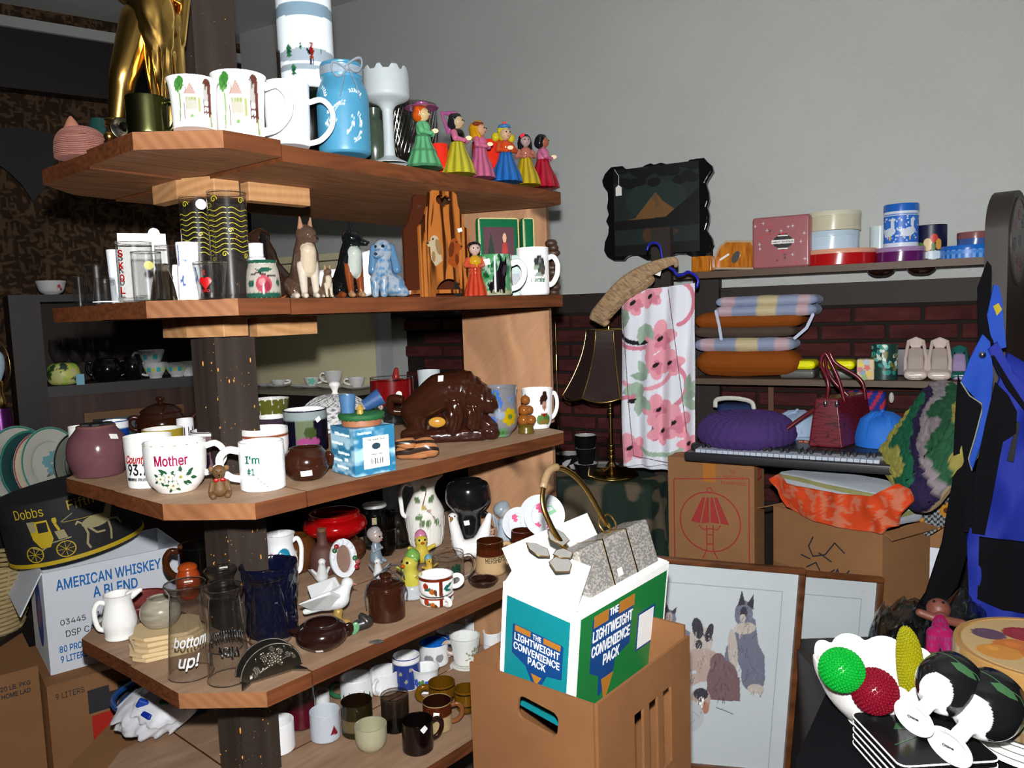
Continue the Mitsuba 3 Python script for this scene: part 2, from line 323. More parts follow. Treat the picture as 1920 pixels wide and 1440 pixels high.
def edge_hit(i, px, py):                                   # the shelf's front edge in this direction
    d = ray(px, py)[:2]; d = d / np.linalg.norm(d); best = None
    for p, q in zip(EDGE[i][:-1], EDGE[i][1:]):
        m = np.array([d, p - q]).T
        if abs(np.linalg.det(m)) < 1e-9: continue
        t, u = np.linalg.solve(m, p)
        if -.05 <= u <= 1.05 and t > 0 and (best is None or t < best): best = t
    return d * best, d
# post: nearest corner on the ray of px 402
u = ray(402, 640)[:2]; pc = u / u[1] * 1.445
pq = lambda s, t: pc + a2 * s + d2 * t
sq = Polygon([pq(0, 0), pq(.082, 0), pq(.082, .090), pq(0, .090)])
gap = [(0.0, LEV[5] - TH - .008)] + [(LEV[k2] - .001, LEV[k2 - 1] - TH - .006) for k2 in (5, 4, 3, 2)] + [(LEV[1] - .001, 2.74)]
for z0, z1 in gap: part(unit, 'post', slab(sq, z1 - z0, z0), 'post_paint', False)
rng = np.random.default_rng(8); dr_ = []
for _ in range(280):
    s = rng.random() * .08; z = .35 + 1.5 * rng.random(); r = .0004 + .0016 * rng.random() ** 3
    q = pq(s, -.0003) if rng.random() < .55 else pq(-.0003, rng.random() ** 2 * .09)
    dr_.append(ell((q[0], q[1], z), (r, r, r * (1 + 3 * rng.random() ** 4)), 1))
part(unit, 'resin_drops', dr_, col((.75, .32, .05), .2), kind='stuff', label='orange resin drops on the post')
# cleats under the two upper shelves
for i, pix in ((1, [(280, 385), (292, 383), (370, 350), (474, 312), (578, 345)]), (2, [(283, 606), (297, 605), (392, 602), (488, 602), (585, 597)])):
    zt = LEV[i] - TH; zz = zt - .001
    f = lambda px: (lambda v: flat(v / np.linalg.norm(v[:2])))(ray(px, 450 if i == 1 else 606))
    p2 = pc - d2 * .012 - a2 * .028
    g0 = Polygon([p2 + d2 * .155, p2 + d2 * .06 - a2 * 0, p2 - d2 * .012 + a2 * .055 - a2 * .02, p2 + a2 * .085 - d2 * .012, p2 + a2 * .085 + d2 * .03, p2 + a2 * .028 + d2 * .03, p2 + a2 * .028 + d2 * .165])
    g1 = Polygon([p2 + a2 * .10 - d2 * .018, p2 + a2 * .235 - d2 * .018, p2 + a2 * .235 + d2 * .012, p2 + a2 * .10 + d2 * .012])
    for g in (g0, g1): part(unit, 'cleat', slab(g.buffer(-.002).buffer(.002, 2), .036, zt - .037 - (0.003 if g is g1 else 0)), 'pine', False)
# upright board at the far end, between the shelves
for z0, z1 in ((LEV[2] + .0005, LEV[1] - TH - .008), (LEV[3] + .0005, LEV[2] - TH - .004), (LEV[4] + .0005, LEV[3] - TH - .004), (LEV[5], LEV[4] - TH - .004)):
    s0, s1 = ray(1026, 480) * 1.955, ray(862, 480) * 2.035; s0, s1 = flat(s0), flat(s1); nn = np.array([s1[1] - s0[1], s0[0] - s1[0]]); nn /= np.linalg.norm(nn); nn = nn if nn[1] > 0 else -nn
    part(unit, 'end_board', slab(Polygon([s0, s1, s1 + nn * .022, s0 + nn * .022]), z1 - z0, z0), 'board_wood', False)

# ---------------------------------------------------------------- shelves along the brick wall
ZU, ZL, FD = CAMZ + .111, CAMZ - .259, 2.70                 # their heights and front edge
k = thing('wall_shelf_unit', 'brown two-shelf unit on the brick wall holding tins and cushions', 'shelf')
ue0, ue1 = on_wall(1256, 512, FD) @ WE, 1.15
part(k, 'shelf_board', wallbox(ue0, ue1, FD, 2.90, ZU - .022, ZU), 'wall_shelf', False)
le0 = on_wall(1296, 706, FD) @ WE
part(k, 'shelf_board', wallbox(le0, ue1, FD, 2.90, ZL - .020, ZL), 'wall_shelf', False)
def upright_at(pa, pb, D0, D1, z0, z1, m='trim_brown'):
    return part(k, 'upright', wallbox(on_wall(pa, 500, D0) @ WE, on_wall(pb, 500, D0) @ WE, D0, D1, z0, z1), m, False)
upright_at(1221, 1257, FD - .035, FD, 0, CAMZ + .27)
upright_at(1299, 1347, 2.86, 2.905, 0, ZU - .023)
upright_at(1299, 1331, 2.86, 2.905, ZU, CAMZ + .22)
upright_at(1440, 1450, 2.88, 2.905, ZL - .13, ZL - .022, col((.10, .035, .012), .6))
for px in (1652, 1728):
    part(k, 'lamp_dome', lathe(curve([(0, -.020), (.02, -.018), (.036, -.008), (.040, 0)], 12), 24).apply_translation(on_wall(px, 505, FD + .05) * [1, 1, 0] + [0, 0, ZU - .022]), DKBROWN, True)
# dark cabinet on the left
CT, CS = CAMZ + .127, CAMZ - .249
CD = 3.70
k = thing('dark_cabinet', 'tall dark open cabinet against the chipboard wall, glassware on its shelf', 'cabinet')
ce0, ce1 = on_left(15, 560, CD) @ LE, on_left(396, 560, CD) @ LE; ce2 = on_left(78, 600, CD) @ LE
part(k, 'top_board', wallbox(ce0, ce1, CD, CD + .32, CT - .03, CT, LN, LE), 'dark_wood', False)
part(k, 'side_panel', wallbox(ce0, ce2, CD, CD + .32, 0, CT - .03, LN, LE), 'dark_wood', False)
part(k, 'side_panel', wallbox(ce1 - .03, ce1, CD, CD + .32, 0, CT - .03, LN, LE), 'dark_wood', False)
part(k, 'back_panel', wallbox(ce2, ce1 - .03, CD + .30, CD + .32, 0, CT - .03, LN, LE), mat('cabinet_back', (.03, .018, .014), .6, .3), False)
part(k, 'shelf_board', wallbox(ce2, ce1 - .03, CD + .01, CD + .30, CS - .045, CS, LN, LE), mat('cabinet_shelf', (.055, .05, .05), .5, .4), False)
def cabw(p, n, uv): return mi.Color3f(.055, .022, .014) * (.6 + .8 * noise((p.x * .809 + p.y * .588) * 60, p.z * 4))
part(k, 'front_panel', wallbox(ce2, ce1 - .03, CD + .03, CD + .05, 0, CS - .045, LN, LE), mat('cabinet_panel', mikit.proc(cabw), .5, .4), False)
# ---------------------------------------------------------------- builders
class Spot:                                                # a place on a shelf: foot, metres per pixel, radius, height, turned to the lens
    def __init__(s, lev, px, w, top, py=None, back=None, turn=0.0, P=None):
        s.px = px
        if P is None:
            z = LEV[lev] if isinstance(lev, int) else lev
            if py is not None:
                hit = on_z(px, py, z)
                dd = hit[:2] / np.linalg.norm(hit[:2])
            else:
                t, dd = edge_hit(lev, px, top); hit = np.array([*t, z]); hit[:2] += dd * back
            r = w * depth(hit) / F / 2
            P = hit + [*(dd * r), 0]
        s.P = np.array(P, float); s.s = depth(s.P) / F; s.R = w * s.s / 2; s.H = at_dist(px, top, s.P)[2] - s.P[2]; s.M = mat4(s.P + [0, 0, .0003], yaw(s.P) + math.radians(turn))
def prof(norm, R, H, n=26): return curve([(r * R, z * H) for r, z in norm], n)
STRAIGHT = [(.90, 0), (.97, .03), (1, .10), (1, .5), (1, .98), (.985, 1)]
FLARE = [(.80, 0), (.84, .03), (.85, .3), (.87, .6), (.93, .88), (1, .985), (.985, 1)]
ROUND = [(.55, 0), (.62, .05), (.84, .2), (.97, .45), (1, .75), (1, .985), (.98, 1)]
TAPER = [(.72, 0), (.76, .03), (.86, .5), (1, .98), (.98, 1)]
TEACUP = [(.48, 0), (.52, .07), (.50, .1), (.75, .4), (.92, .75), (1, .98), (.98, 1)]
BEAN = [(.60, 0), (.68, .05), (.92, .3), (1, .52), (.93, .75), (.74, .92), (.70, .985), (.66, 1)]
def shell(p, t=.003, fl=.004):                             # outer wall up, inner wall down: a pot with thickness
    p = np.asarray(p); fl = min(fl, .3 * p[-1, 1]); q = np.stack([np.maximum(p[::-1, 0] - t, .001), np.maximum(p[::-1, 1], fl)], 1); q[0, 1] = p[-1, 1]
    k = q[:, 1] > fl
    return np.vstack([[(0, 0)], p, q[k], [(q[k][-1][0] * .8, fl)], [(0, fl)]])
def rf(p):
    p = np.asarray(p); o = np.argsort(p[:, 1]); z, r = p[o, 1], p[o, 0]; return lambda y: np.interp(y, z, r)
def handle(R, z0, z1, out, ang, r=.0042, flat=1.25, r1=None):   # a C-shaped handle, ang degrees round from the right-hand side
    zc, h = (z0 + z1) / 2, (z1 - z0) / 2; r1 = R if r1 is None else r1
    p = curve([(R - .002, 0, z1 - .1 * h), (R + out * .55, 0, z1 + .04 * h), (R + out, 0, z1 - .45 * h), (R + out * .95, 0, zc - .2 * h), (R * .4 + r1 * .6 + out * .5, 0, z0 + .2 * h), (r1 - .002, 0, z0)], 22)
    m = tube(p, r, 10, flat, up=(0, 1, 0)); a = math.radians(ang); m.vertices = m.vertices @ np.array([[math.cos(a), math.sin(a), 0], [-math.sin(a), math.cos(a), 0], [0, 0, 1]]); return m
def pot(sp, name, label, cat, m, norm=STRAIGHT, group=None, hd=None, hout=.022, hz=(.2, .85), t=.003, paint=None, seg=44, n=26, hm=None, hr=.0042, print_mat='glaze_print'):
    """A lathed vessel with wall thickness. paint: (base, [(shape, colour)], inside colour), flat print in metres from the front."""
    k = thing(name, label, cat, sp.M, group); p = prof(norm, sp.R, sp.H, n); R = rf(p)
    if paint:
        base, shapes, ins = paint; pp = np.vstack([[(0, 0)], curve(p, 70)]); me = lathe(pp, 150); v = me.vertices
        a = np.arctan2(v[:, 0], -v[:, 1]); part(k, 'body', me, print_mat, color=art(a * R(v[:, 2]), v[:, 2], base, shapes))
        q = p.copy(); q[:, 0] = np.maximum(q[:, 0] - t, .001); q = q[q[:, 1] > min(.004, .3 * sp.H)][::-1]
        part(k, 'inside', lathe(np.vstack([p[-1:], q, [(0, q[-1, 1])]]), seg), col(ins, .12), 40)
    else: part(k, 'body', lathe(shell(p, t), seg), m, 40)
    if hd is not None: part(k, 'handle', handle(float(R(sp.H * hz[1])), hz[0] * sp.H, hz[1] * sp.H, hout, hd, hr, r1=float(R(sp.H * hz[0]))), hm or m, True)
    return k, R
def deco(k, R, flatmesh, m, ang=0, z=0, name='lettering', label=None): part(k, name, wrap(flatmesh, R, math.radians(ang), z), m, False, label)
def sticker(k, R, ang, z, w=.012, h=.008, a=0): part(k, 'price_sticker', wrap(slab(affinity.rotate(sbox(-w / 2, -h / 2, w / 2, h / 2), a), .0004), R, math.radians(ang), z), STICKER, False)
def tumbler(sp, name, label, m=CLEAR, norm=STRAIGHT, group=None, cat='glass', foot=True, flip=False):
    k = thing(name, label, cat, sp.M, group); p = prof(norm, sp.R, sp.H)
    if flip: p = np.stack([p[:, 0], sp.H - p[:, 1]], 1)[::-1]
    q = np.vstack([[(0, p[0, 1])], p]) if not flip else np.vstack([p, [(0, p[-1, 1])]])
    part(k, 'wall', lathe(q, 40), m, True)
    if foot:
        z0, r0 = (.0015, p[1, 0] * .9) if not flip else (sp.H - .009, p[-2, 0] * .9)
        part(k, 'thick_base', lathe([(0, z0), (r0, z0), (r0 * 1.0, z0 + .007), (0, z0 + .006)], 32), m, 30)
    e = p[-1] if not flip else p[0]
    part(k, 'rim', lathe([(e[0] + .0009 * math.cos(t), e[1] + .0009 * math.sin(t)) for t in np.linspace(0, 2 * PI, 7)], 40), 'rim_glass', True)
    return k, rf(p)
scene['rim_glass'] = {'type': 'dielectric', 'int_ior': 1.5}
def eyes(k, c, f, up, sep, r, m=BLACK, w=None):            # two small eyes on a face that looks along f
    f, up = np.asarray(f, float), np.asarray(up, float); s = np.cross(f, up); s /= np.linalg.norm(s)
    up_ = next((h + '__' for h in ('head', 'body') if k + '__' + h in scene), '')
    for i in (-1, 1): part(k, up_ + 'eye', ell(np.asarray(c) + s * i * sep, r, 1), m, True)
def dirv(deg, up=0): a = math.radians(deg); u = math.radians(up); return np.array([math.cos(a) * math.cos(u), math.sin(a) * math.cos(u), math.sin(u)])
def lady(sp, label, skirt, blouse, hair, face=-20, hat=None, hatc=None, skin=(.80, .50, .34), ruffles=0, sleeve=None, group='painted lady figurines', apron=None, long_hair=False, tag=True, bell=.30, name='lady_figurine', lip=(.6, .03, .03)):
    """A hand-painted china lady: bell skirt, bodice, arms, head, hair, hat. face: degrees, -90 looks at the lens, 0 to the right."""
    H = sp.H; k = thing(name, label, 'figurine', sp.M, group); f = dirv(face); s = np.array([-f[1], f[0], 0]); up = np.array([0, 0, 1.0])
    p = lambda a, b, z: f * a * H + s * b * H + up * z * H
    pr = curve([(bell, 0), (bell * 1.0, .03), (bell * .85, .18), (bell * .55, .36), (.115, .47), (.10, .5)], 26) * H
    me = lathe(np.vstack([[(0, 0)], pr, [(0, .5 * H)]]), 60); v = me.vertices; a = np.arctan2(v[:, 1], v[:, 0]); r = np.hypot(v[:, 0], v[:, 1]) + 1e-9; z = v[:, 2] / H
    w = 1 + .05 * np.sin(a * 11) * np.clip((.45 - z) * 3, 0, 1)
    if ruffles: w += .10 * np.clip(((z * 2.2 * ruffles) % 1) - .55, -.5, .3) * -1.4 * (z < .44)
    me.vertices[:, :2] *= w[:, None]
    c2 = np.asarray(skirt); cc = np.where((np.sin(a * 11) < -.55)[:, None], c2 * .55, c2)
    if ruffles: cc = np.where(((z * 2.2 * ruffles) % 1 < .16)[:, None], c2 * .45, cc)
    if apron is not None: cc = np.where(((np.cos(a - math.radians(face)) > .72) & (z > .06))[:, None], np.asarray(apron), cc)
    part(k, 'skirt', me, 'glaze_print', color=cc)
    part(k, 'bodice', blob([((p(0, 0, .47), .085 * H), (p(.01, 0, .60), .115 * H)), ((p(.01, 0, .6), .11 * H), (p(0, 0, .665), .06 * H))]), col(blouse, .12), True)
    for i in (-1, 1):
        part(k, 'arm', blob([((p(-.01, .11 * i, .63), .055 * H), (p(.03, .16 * i, .54), .052 * H)), ((p(.03, .16 * i, .54), .04 * H), (p(.14, .07 * i, .51), .03 * H)), ((p(.14, .07 * i, .51), .034 * H), (p(.16, .04 * i, .52), .026 * H))]), col(sleeve if sleeve is not None else blouse, .12), True)
    part(k, 'head', blob([((p(0, 0, .66), .04 * H), (p(.005, 0, .74), .045 * H)), ((p(.02, 0, .81), .10 * H), (p(.035, 0, .775), .072 * H)), ((p(.115, 0, .795), .014 * H),)], it=5), col(skin, .12), True)
    eyes(k, p(.112, 0, .825), f, up, .036 * H, .013 * H)
    part(k, 'head__mouth', ell(p(.105, 0, .757), np.array([.012, .02, .008]) * H, 1), col(lip, .12), True)
    hb = [((p(-.03, 0, .84), .105 * H), (p(-.05, 0, .79), .10 * H)), ((p(.02, 0, .885), .06 * H), (p(-.04, .05, .87), .07 * H)), ((p(.02, 0, .885), .06 * H), (p(-.04, -.05, .87), .07 * H))]
    if long_hair: hb += [((p(-.04, .06 * i, .8), .08 * H), (p(.0, .10 * i, .58), .045 * H)) for i in (-1, 1)]
    part(k, 'hair', blob(hb), col(hair, .1), True)
    if hat == 'brim': part(k, 'hat', [lathe(curve([(0, .985), (.09, .975), (.10, .93), (.24, .905), (.235, .89), (.09, .90), (0, .91)], 30) * H, 36)], col(hatc, .15), 35)
    if hat == 'scarf':
        part(k, 'veil', blob([((p(-.02, 0, .93), .05 * H), (p(-.25, 0, .98), .02 * H)), ((p(-.02, 0, .93), .05 * H), (p(-.14, .0, .66), .03 * H)), ((p(-.25, 0, .98), .02 * H), (p(-.14, 0, .66), .03 * H))]), col(hatc, .15), True)
    if hat == 'hood': part(k, 'hood', blob([((p(-.06, 0, .83), .125 * H), (p(-.06, 0, .72), .11 * H)), ((p(0, 0, .905), .06 * H), (p(-.05, 0, .9), .07 * H)), ((p(-.02, .1, .8), .03 * H), (p(.03, .07, .68), .03 * H)), ((p(-.02, -.1, .8), .03 * H), (p(.03, -.07, .68), .03 * H))]), col(hatc, .15), True)
    if hat == 'cap':
        part(k, 'cap', [ell(p(-.01, 0, .93), np.array([.11, .11, .05]) * H, 2)], col(hatc, .15), True); part(k, 'cap__pompon', ell(p(-.01, 0, .985), .035 * H, 2), col((.65, .05, .03), .15), True)
        for i in (-1, 1): part(k, 'hair_bunch', ell(p(-.06, .15 * i, .76), np.array([.07, .07, .08]) * H, 2), col(hair, .1), True)
    if hat == 'flower': part(k, 'hair_flower', [ell(p(.05, -.08, .9), .03 * H, 1), ell(p(.06, -.05, .92), .03 * H, 1), ell(p(.07, -.09, .88), .025 * H, 1)], col((.65, .02, .05), .2), True)
    if tag: part(k, 'paper_tag', [slab(oval(0, 0, .05 * H, .035 * H), .0008).apply_transform(trimesh.transformations.rotation_matrix(PI / 2, (1, 0, 0))).apply_translation(p(.2, -.02, .54) + [0, -.02 * H, 0])], col((.55, .42, .25), .7), False)
    return k
def dog(sp, label, coat, chest, face=-60, headface=None, ear='up', earc=None, name='dog_figurine', group='china dogs', muz=1.0, legc=None, spots=None, pawc=None):
    """A seated china dog. coat, chest, legc: colours; the head may turn on its own."""
    H = sp.H; k = thing(name, label, 'figurine', sp.M, group); f = dirv(face); s = np.array([-f[1], f[0], 0]); up = np.array([0, 0, 1.0])
    p = lambda a, b, z: f * a * H + s * b * H + up * z * H
    hf = dirv(face if headface is None else headface); hs = np.array([-hf[1], hf[0], 0]); legc = chest if legc is None else legc; pawc = legc if pawc is None else pawc
    hc = p(.12, 0, .76); q = lambda a, b, z: hc + hf * a * H + hs * b * H + up * z * H
    B, K = [], []
    def add(c, *e): B.append(tuple((x, r * H) for x, r in e)); K.append(c)
    add(coat, (p(-.20, 0, .17), .165), (p(.02, 0, .38), .175)); add(coat, (p(.02, 0, .38), .175), (p(.07, 0, .55), .155)); add(coat, (p(.05, 0, .55), .15), (p(.09, 0, .70), .115))
    add(chest, (p(.12, 0, .36), .11), (p(.16, 0, .58), .105))
    add(coat, (q(-.01, 0, .03), .125), (q(.04, 0, .02), .108)); add(chest if muz > 1.2 else coat, (q(.06, 0, -.01), .062), (q(.17 * muz, 0, -.045), .038))
    for i in (-1, 1):
        add(coat, (p(-.17, .11 * i, .17), .125), (p(-.05, .13 * i, .10), .085)); add(legc, (p(-.08, .14 * i, .045), .045), (p(.08, .14 * i, .035), .038))
        add(legc, (p(.12, .075 * i, .42), .065), (p(.17, .075 * i, .08), .042)); add(pawc, (p(.17, .075 * i, .04), .042), (p(.23, .075 * i, .03), .034))
        if ear == 'up': add(coat if earc is None else earc, (q(-.01, .07 * i, .10), .042), (q(.0, .085 * i, .235), .011))
    add(coat, (p(-.30, .02, .06), .04), (p(-.20, .22, .04), .035))
    me = blob(B, .22, 4); part(k, 'body', me, 'glaze_print', color=tint(me, B, K))
    if ear == 'down':
        for i in (-1, 1): part(k, 'ear', blob([((q(-.03, .10 * i, .06), .045 * H), (q(-.02, .135 * i, -.20), .06 * H))]), col(earc if earc is not None else coat, .12), True)
    part(k, 'body__nose', ell(q(.17 * muz + .035, 0, -.035), .020 * H, 1), BLACK, True)
    eyes(k, q(.105, 0, .045), hf, up, .05 * H, .018 * H)
    return k
def bird(sp, label, c, face=0, wing=0.3, name='dove_figurine', cat='figurine', group='white china doves', base=None, beak=(.35, .12, .1), pitch=25, wingc=None, wspread=.5):
    """A china dove on a base; face: the way it looks, wing: how far the wings stand up."""
    H = sp.H; k = thing(name, label, cat, sp.M, group); f = dirv(face); s = np.array([-f[1], f[0], 0]); up = np.array([0, 0, 1.0])
    z0 = .30 if base is not None else .05
    p = lambda a, b, z: f * a * H + s * b * H + up * z * H
    part(k, 'body', blob([((p(-.20, 0, z0 + .16), .15 * H), (p(.08, 0, z0 + .26), .22 * H)), ((p(.12, 0, z0 + .3), .18 * H), (p(.24, 0, .80), .10 * H)), ((p(.26, 0, .86), .125 * H),), ((p(-.22, 0, z0 + .14), .11 * H), (p(-.60, 0, z0 + .02), .06 * H))], it=6), col(c, .3), True)
    part(k, 'body__beak', blob([((p(.34, 0, .85), .03 * H), (p(.44, 0, .82), .012 * H))]), col(beak, .3), True); eyes(k, p(.30, 0, .89), f, up, .085 * H, .02 * H, col((.08, .03, .02), .2))
    for i in (-1, 1):
        w = [p(.10, .15 * i, z0 + .34), p(-.05, (.16 + wspread * .35) * i, z0 + .36 + wing), p(-.62, (.16 + wspread * .45) * i, z0 + .24 + wing * .8), p(-.45, .15 * i, z0 + .10), p(-.1, .16 * i, z0 + .16)]
        rr = [.05, .045, .012, .012, .04]; tri = lambda a, b, c: [((w[a], rr[a] * H), (w[b], rr[b] * H), (w[c], rr[c] * H))]
        part(k, 'wing', blob(tri(0, 1, 4) + tri(1, 2, 3) + tri(1, 3, 4)), col(wingc if wingc is not None else np.asarray(c) * .92, .35), True)
    if base is not None:
        m = blob([((p(.0, 0, .06), .10 * H), (p(.05, 0, .27), .10 * H)), ((p(-.15, .05, .04), .07 * H), (p(.22, -.05, .04), .09 * H))]); m.vertices[:, 2] = np.maximum(m.vertices[:, 2], 0); part(k, 'perch', m, col(base, .35), True)
    return k
def child(sp, label, dress, hair, face=-60, name='child_figurine', group='china children', wings=False, skin=(.75, .52, .42), bowl=False, cap=None):
    """A small seated or standing china child with a big head."""
    H = sp.H; k = thing(name, label, 'figurine', sp.M, group); f = dirv(face); s = np.array([-f[1], f[0], 0]); up = np.array([0, 0, 1.0]); p = lambda a, b, z: f * a * H + s * b * H + up * z * H
    part(k, 'gown', blob([((p(0, 0, .12), .17 * H), (p(0, 0, .42), .12 * H)), ((p(0, 0, .42), .12 * H), (p(0, 0, .52), .09 * H)), ((p(.05, .09, .1), .09 * H), (p(.22, .09, .06), .05 * H)), ((p(.05, -.09, .1), .09 * H), (p(.22, -.09, .06), .05 * H))]), col(dress, .3), True)
    for i in (-1, 1):
        part(k, 'arm', blob([((p(0, .12 * i, .48), .05 * H), (p(.06, .17 * i, .36), .045 * H)), ((p(.06, .17 * i, .36), .042 * H), (p(.17, .05 * i, .42), .035 * H))]), col(np.asarray(dress) * .9 + np.asarray(skin) * .1, .3), True)
        if wings: part(k, 'wing', blob([((p(-.08, .06 * i, .46), .03 * H), (p(-.2, .22 * i, .6), .02 * H)), ((p(-.2, .22 * i, .6), .03 * H), (p(-.16, .16 * i, .34), .015 * H))]), col(dress, .3), True)
    part(k, 'head', blob([((p(.02, 0, .74), .19 * H), (p(.05, 0, .68), .15 * H)), ((p(.22, 0, .70), .025 * H),)], it=5), col(skin, .3), True)
    part(k, 'hair', blob([((p(-.04, 0, .79), .185 * H), (p(.03, 0, .86), .13 * H))]), col(hair, .3), True)
    eyes(k, p(.195, 0, .75), f, up, .075 * H, .025 * H); part(k, 'head__mouth', ell(p(.2, 0, .635), .02 * H, 1), col((.5, .1, .08), .3), True)
    if cap is not None: part(k, 'cap', blob([((p(-.02, 0, .86), .16 * H), (p(.05, 0, .93), .05 * H))]), col(cap, .3), True)
    return k
def carton(name, label, M, w, d, h, m='kraft', group=None, open_top=True, flaps=(), t=.004, lid=None, cat='box'):
    """A cardboard box, local x along its front, y into it, z up, its front left bottom corner at the origin. flaps: (side, length, degrees open)."""
    k = thing(name, label, cat, M, group)
    part(k, 'front', cube(w, t, h, (w / 2, t / 2, h / 2)), m, False); part(k, 'back', cube(w, t, h, (w / 2, d - t / 2, h / 2)), m, False)
    for x in (t / 2, w - t / 2): part(k, 'side', cube(t, d - 2 * t - .0002, h, (x, d / 2, h / 2)), m, False)
    part(k, 'bottom', cube(w - 2 * t, d - 2 * t, t, (w / 2, d / 2, t / 2)), m, False)
    if not open_top: part(k, 'lid', cube(w, d, t, (w / 2, d / 2, h + t / 2 + .0002)), m, False)
    for sd, L, ang in flaps:
        a = math.radians(ang); L0 = w if sd in 'fb' else d; f = cube(L0 - .004, L, t * .8, (0, -L / 2, 0))
        f.vertices = f.vertices @ np.array([[1, 0, 0], [0, math.cos(a), -math.sin(a)], [0, math.sin(a), math.cos(a)]]).T
        rz = {'f': 0, 'r': PI / 2, 'b': PI, 'l': -PI / 2}[sd]; c = {'f': (w / 2, 0), 'b': (w / 2, d), 'l': (0, d / 2), 'r': (w, d / 2)}[sd]
        f.vertices = f.vertices @ np.array([[math.cos(rz), -math.sin(rz), 0], [math.sin(rz), math.cos(rz), 0], [0, 0, 1]]).T + [*c, h + .0015]
        part(k, 'flap', f, m, False)
    return k
def tin(P, R, H, name, label, body, lid=None, lidh=.25, group=None, cat='tin', paint=None, M=None, rough=.22, bead=True):
    k = thing(name, label, cat, mat4(P + np.array([0, 0, .0004]), yaw(P)) if M is None else M, group); zl = H * (1 - lidh) if lid is not None else H
    if paint:
        base, shapes = paint; me = lathe([(0, 0), (R * .985, 0)] + [(R * .985, z) for z in np.linspace(.001, zl, 60)] + [(0, zl)], 170); v = me.vertices; a = np.arctan2(v[:, 0], -v[:, 1]); part(k, 'body', me, 'satin_print', color=art(a * R, v[:, 2], base, shapes))
    else: part(k, 'body', lathe([(0, 0), (R * .975, 0), (R * .985, .002), (R * .985, zl), (0, zl)], 48), col(body, rough), 35)
    if lid is not None: part(k, 'lid', lathe([(R * .985, zl - .0005), (R, zl), (R * 1.005, zl + .001), (R, H - .003), (R * .985, H), (R * .93, H), (R * .92, H - .002), (0, H - .002)], 48), col(lid, rough), 35)
    return k
def plate(k, nm, P, R, m, tilt=None, edge=None, rise=.14, hl=None, inner=None):   # a dinner plate; tilt: rotation matrix
    pr = curve([(0, .003), (.55, .003), (.66, .02 + rise * .3), (.98, rise), (1, rise + .01), (.98, rise + .02), (.66, .06 + rise * .3), (.55, .05), (0, .05)], 50) * [R, R]
    me = lathe(pr, 56); Rm = np.eye(3) if tilt is None else tilt; me.vertices = me.vertices @ Rm.T + P; part(k, nm, me, m, 40)
    if edge is not None:
        e = lathe([(1.003 * R, (rise + .004) * R), (1.012 * R, (rise + .015) * R), (1.0 * R, (rise + .026) * R), (.955 * R, (rise + .018) * R)], 56); e.vertices = e.vertices @ Rm.T + P; part(k, 'rim_band', e, edge, True)
# ---------------------------------------------------------------- top shelf
sp=Spot(1,150,92,238,back=.03);k=thing('ribbed_dome','pink ribbed clay dome with a pointed tip, at the left tip of the top shelf','jar',sp.M)
pr=curve([(1,0),(1.0,.3),(.93,.6),(.72,.84),(.4,.97),(0,1.0)],60)*[sp.R,sp.H]
pr=np.stack([np.interp(np.linspace(0,1,140),np.linspace(0,1,len(pr)),pr[:,i])for i in(0,1)],1);pr[:,0]+=.0011*np.sin(np.arange(140)*2*PI/5.2)*(pr[:,0]>.006)
m=lathe(np.vstack([[(0,0)],pr]),48);part(k,'ribbed_body',m,'matte_print',color=np.where((np.sin(np.concatenate([[0],np.arange(140)])*2*PI/5.2)<-.3)[np.repeat(np.arange(141),48)][:,None],C(150,95,85),C(235,165,150)))
part(k,'tip',blob([(((-.012,0,sp.H-.004),.013),((-.013,0,sp.H+.013),.004))]),col(C(240,160,125),.6),True)
sp=Spot(1,186,44,224,back=.15);k,R=pot(sp,'green_jar','dark green jar behind the pink ribbed dome','jar',col((.01,.04,.035),.2),BEAN)
# brass dancer: the legs and sarong show, the rest rises out of the picture
sp=Spot(1,262,96,-60,back=.075);H=.43;k=thing('brass_dancer','large brass statue of a dancer in a carved sarong, behind the small metal cup','statue',sp.M)
p=lambda x,y,z:np.array([x,y,z]);h=H
body=[((p(.012,0,.27),.034),(p(.012,0,.20),.040)),((p(.012,0,.27),.030),(p(.012,.004,.35),.034)),((p(.012,.004,.35),.036),(p(.012,0,.375),.016)),((p(.012,0,.41),.026),(p(.012,-.004,.395),.020)),((p(-.006,-.005,.195),.030),(p(-.036,-.018,.105),.021)),((p(-.036,-.018,.105),.021),(p(-.052,-.002,.025),.0125)),((p(-.052,-.004,.012),.011),(p(-.062,-.028,.007),.008)),((p(.030,.0,.195),.030),(p(.036,-.006,.10),.022)),((p(.036,-.006,.10),.021),(p(.028,.01,.02),.0125)),((p(.028,.008,.012),.011),(p(.030,-.018,.007),.008)),((p(-.02,0,.355),.014),(p(-.07,-.005,.31),.011)),((p(-.07,-.005,.31),.011),(p(-.05,-.045,.35),.008)),((p(.045,0,.355),.014),(p(.066,.0,.26),.011)),((p(.066,.0,.26),.011),(p(.052,-.01,.165),.009))]
part(k,'body',blob(body,.3,6),GOLD,True)
for z,r in((.030,.0145),(.037,.0155)):part(k,'anklet',tube([(-.0515+r*math.cos(t),-.003+r*math.sin(t),z)for t in np.linspace(0,2*PI,20)],.0025,6),GOLD,True)
sg=blob([((p(.012,-.012,.225),.038),(p(.020,-.020,.15),.026)),((p(.020,-.020,.15),.025),(p(.026,-.02,.02),.018))]);sg.vertices+=.0022*np.sin(sg.vertices[:,[2]]*420+sg.vertices[:,[0]]*500)*sg.vertex_normals
part(k,'sarong',sg,GOLD,True,'carved sarong panel');part(k,'belt',tube([(.012+.043*math.cos(t),.043*math.sin(t)*.9-.002,.232)for t in np.linspace(0,2*PI,28)],.006,8),GOLD,True)
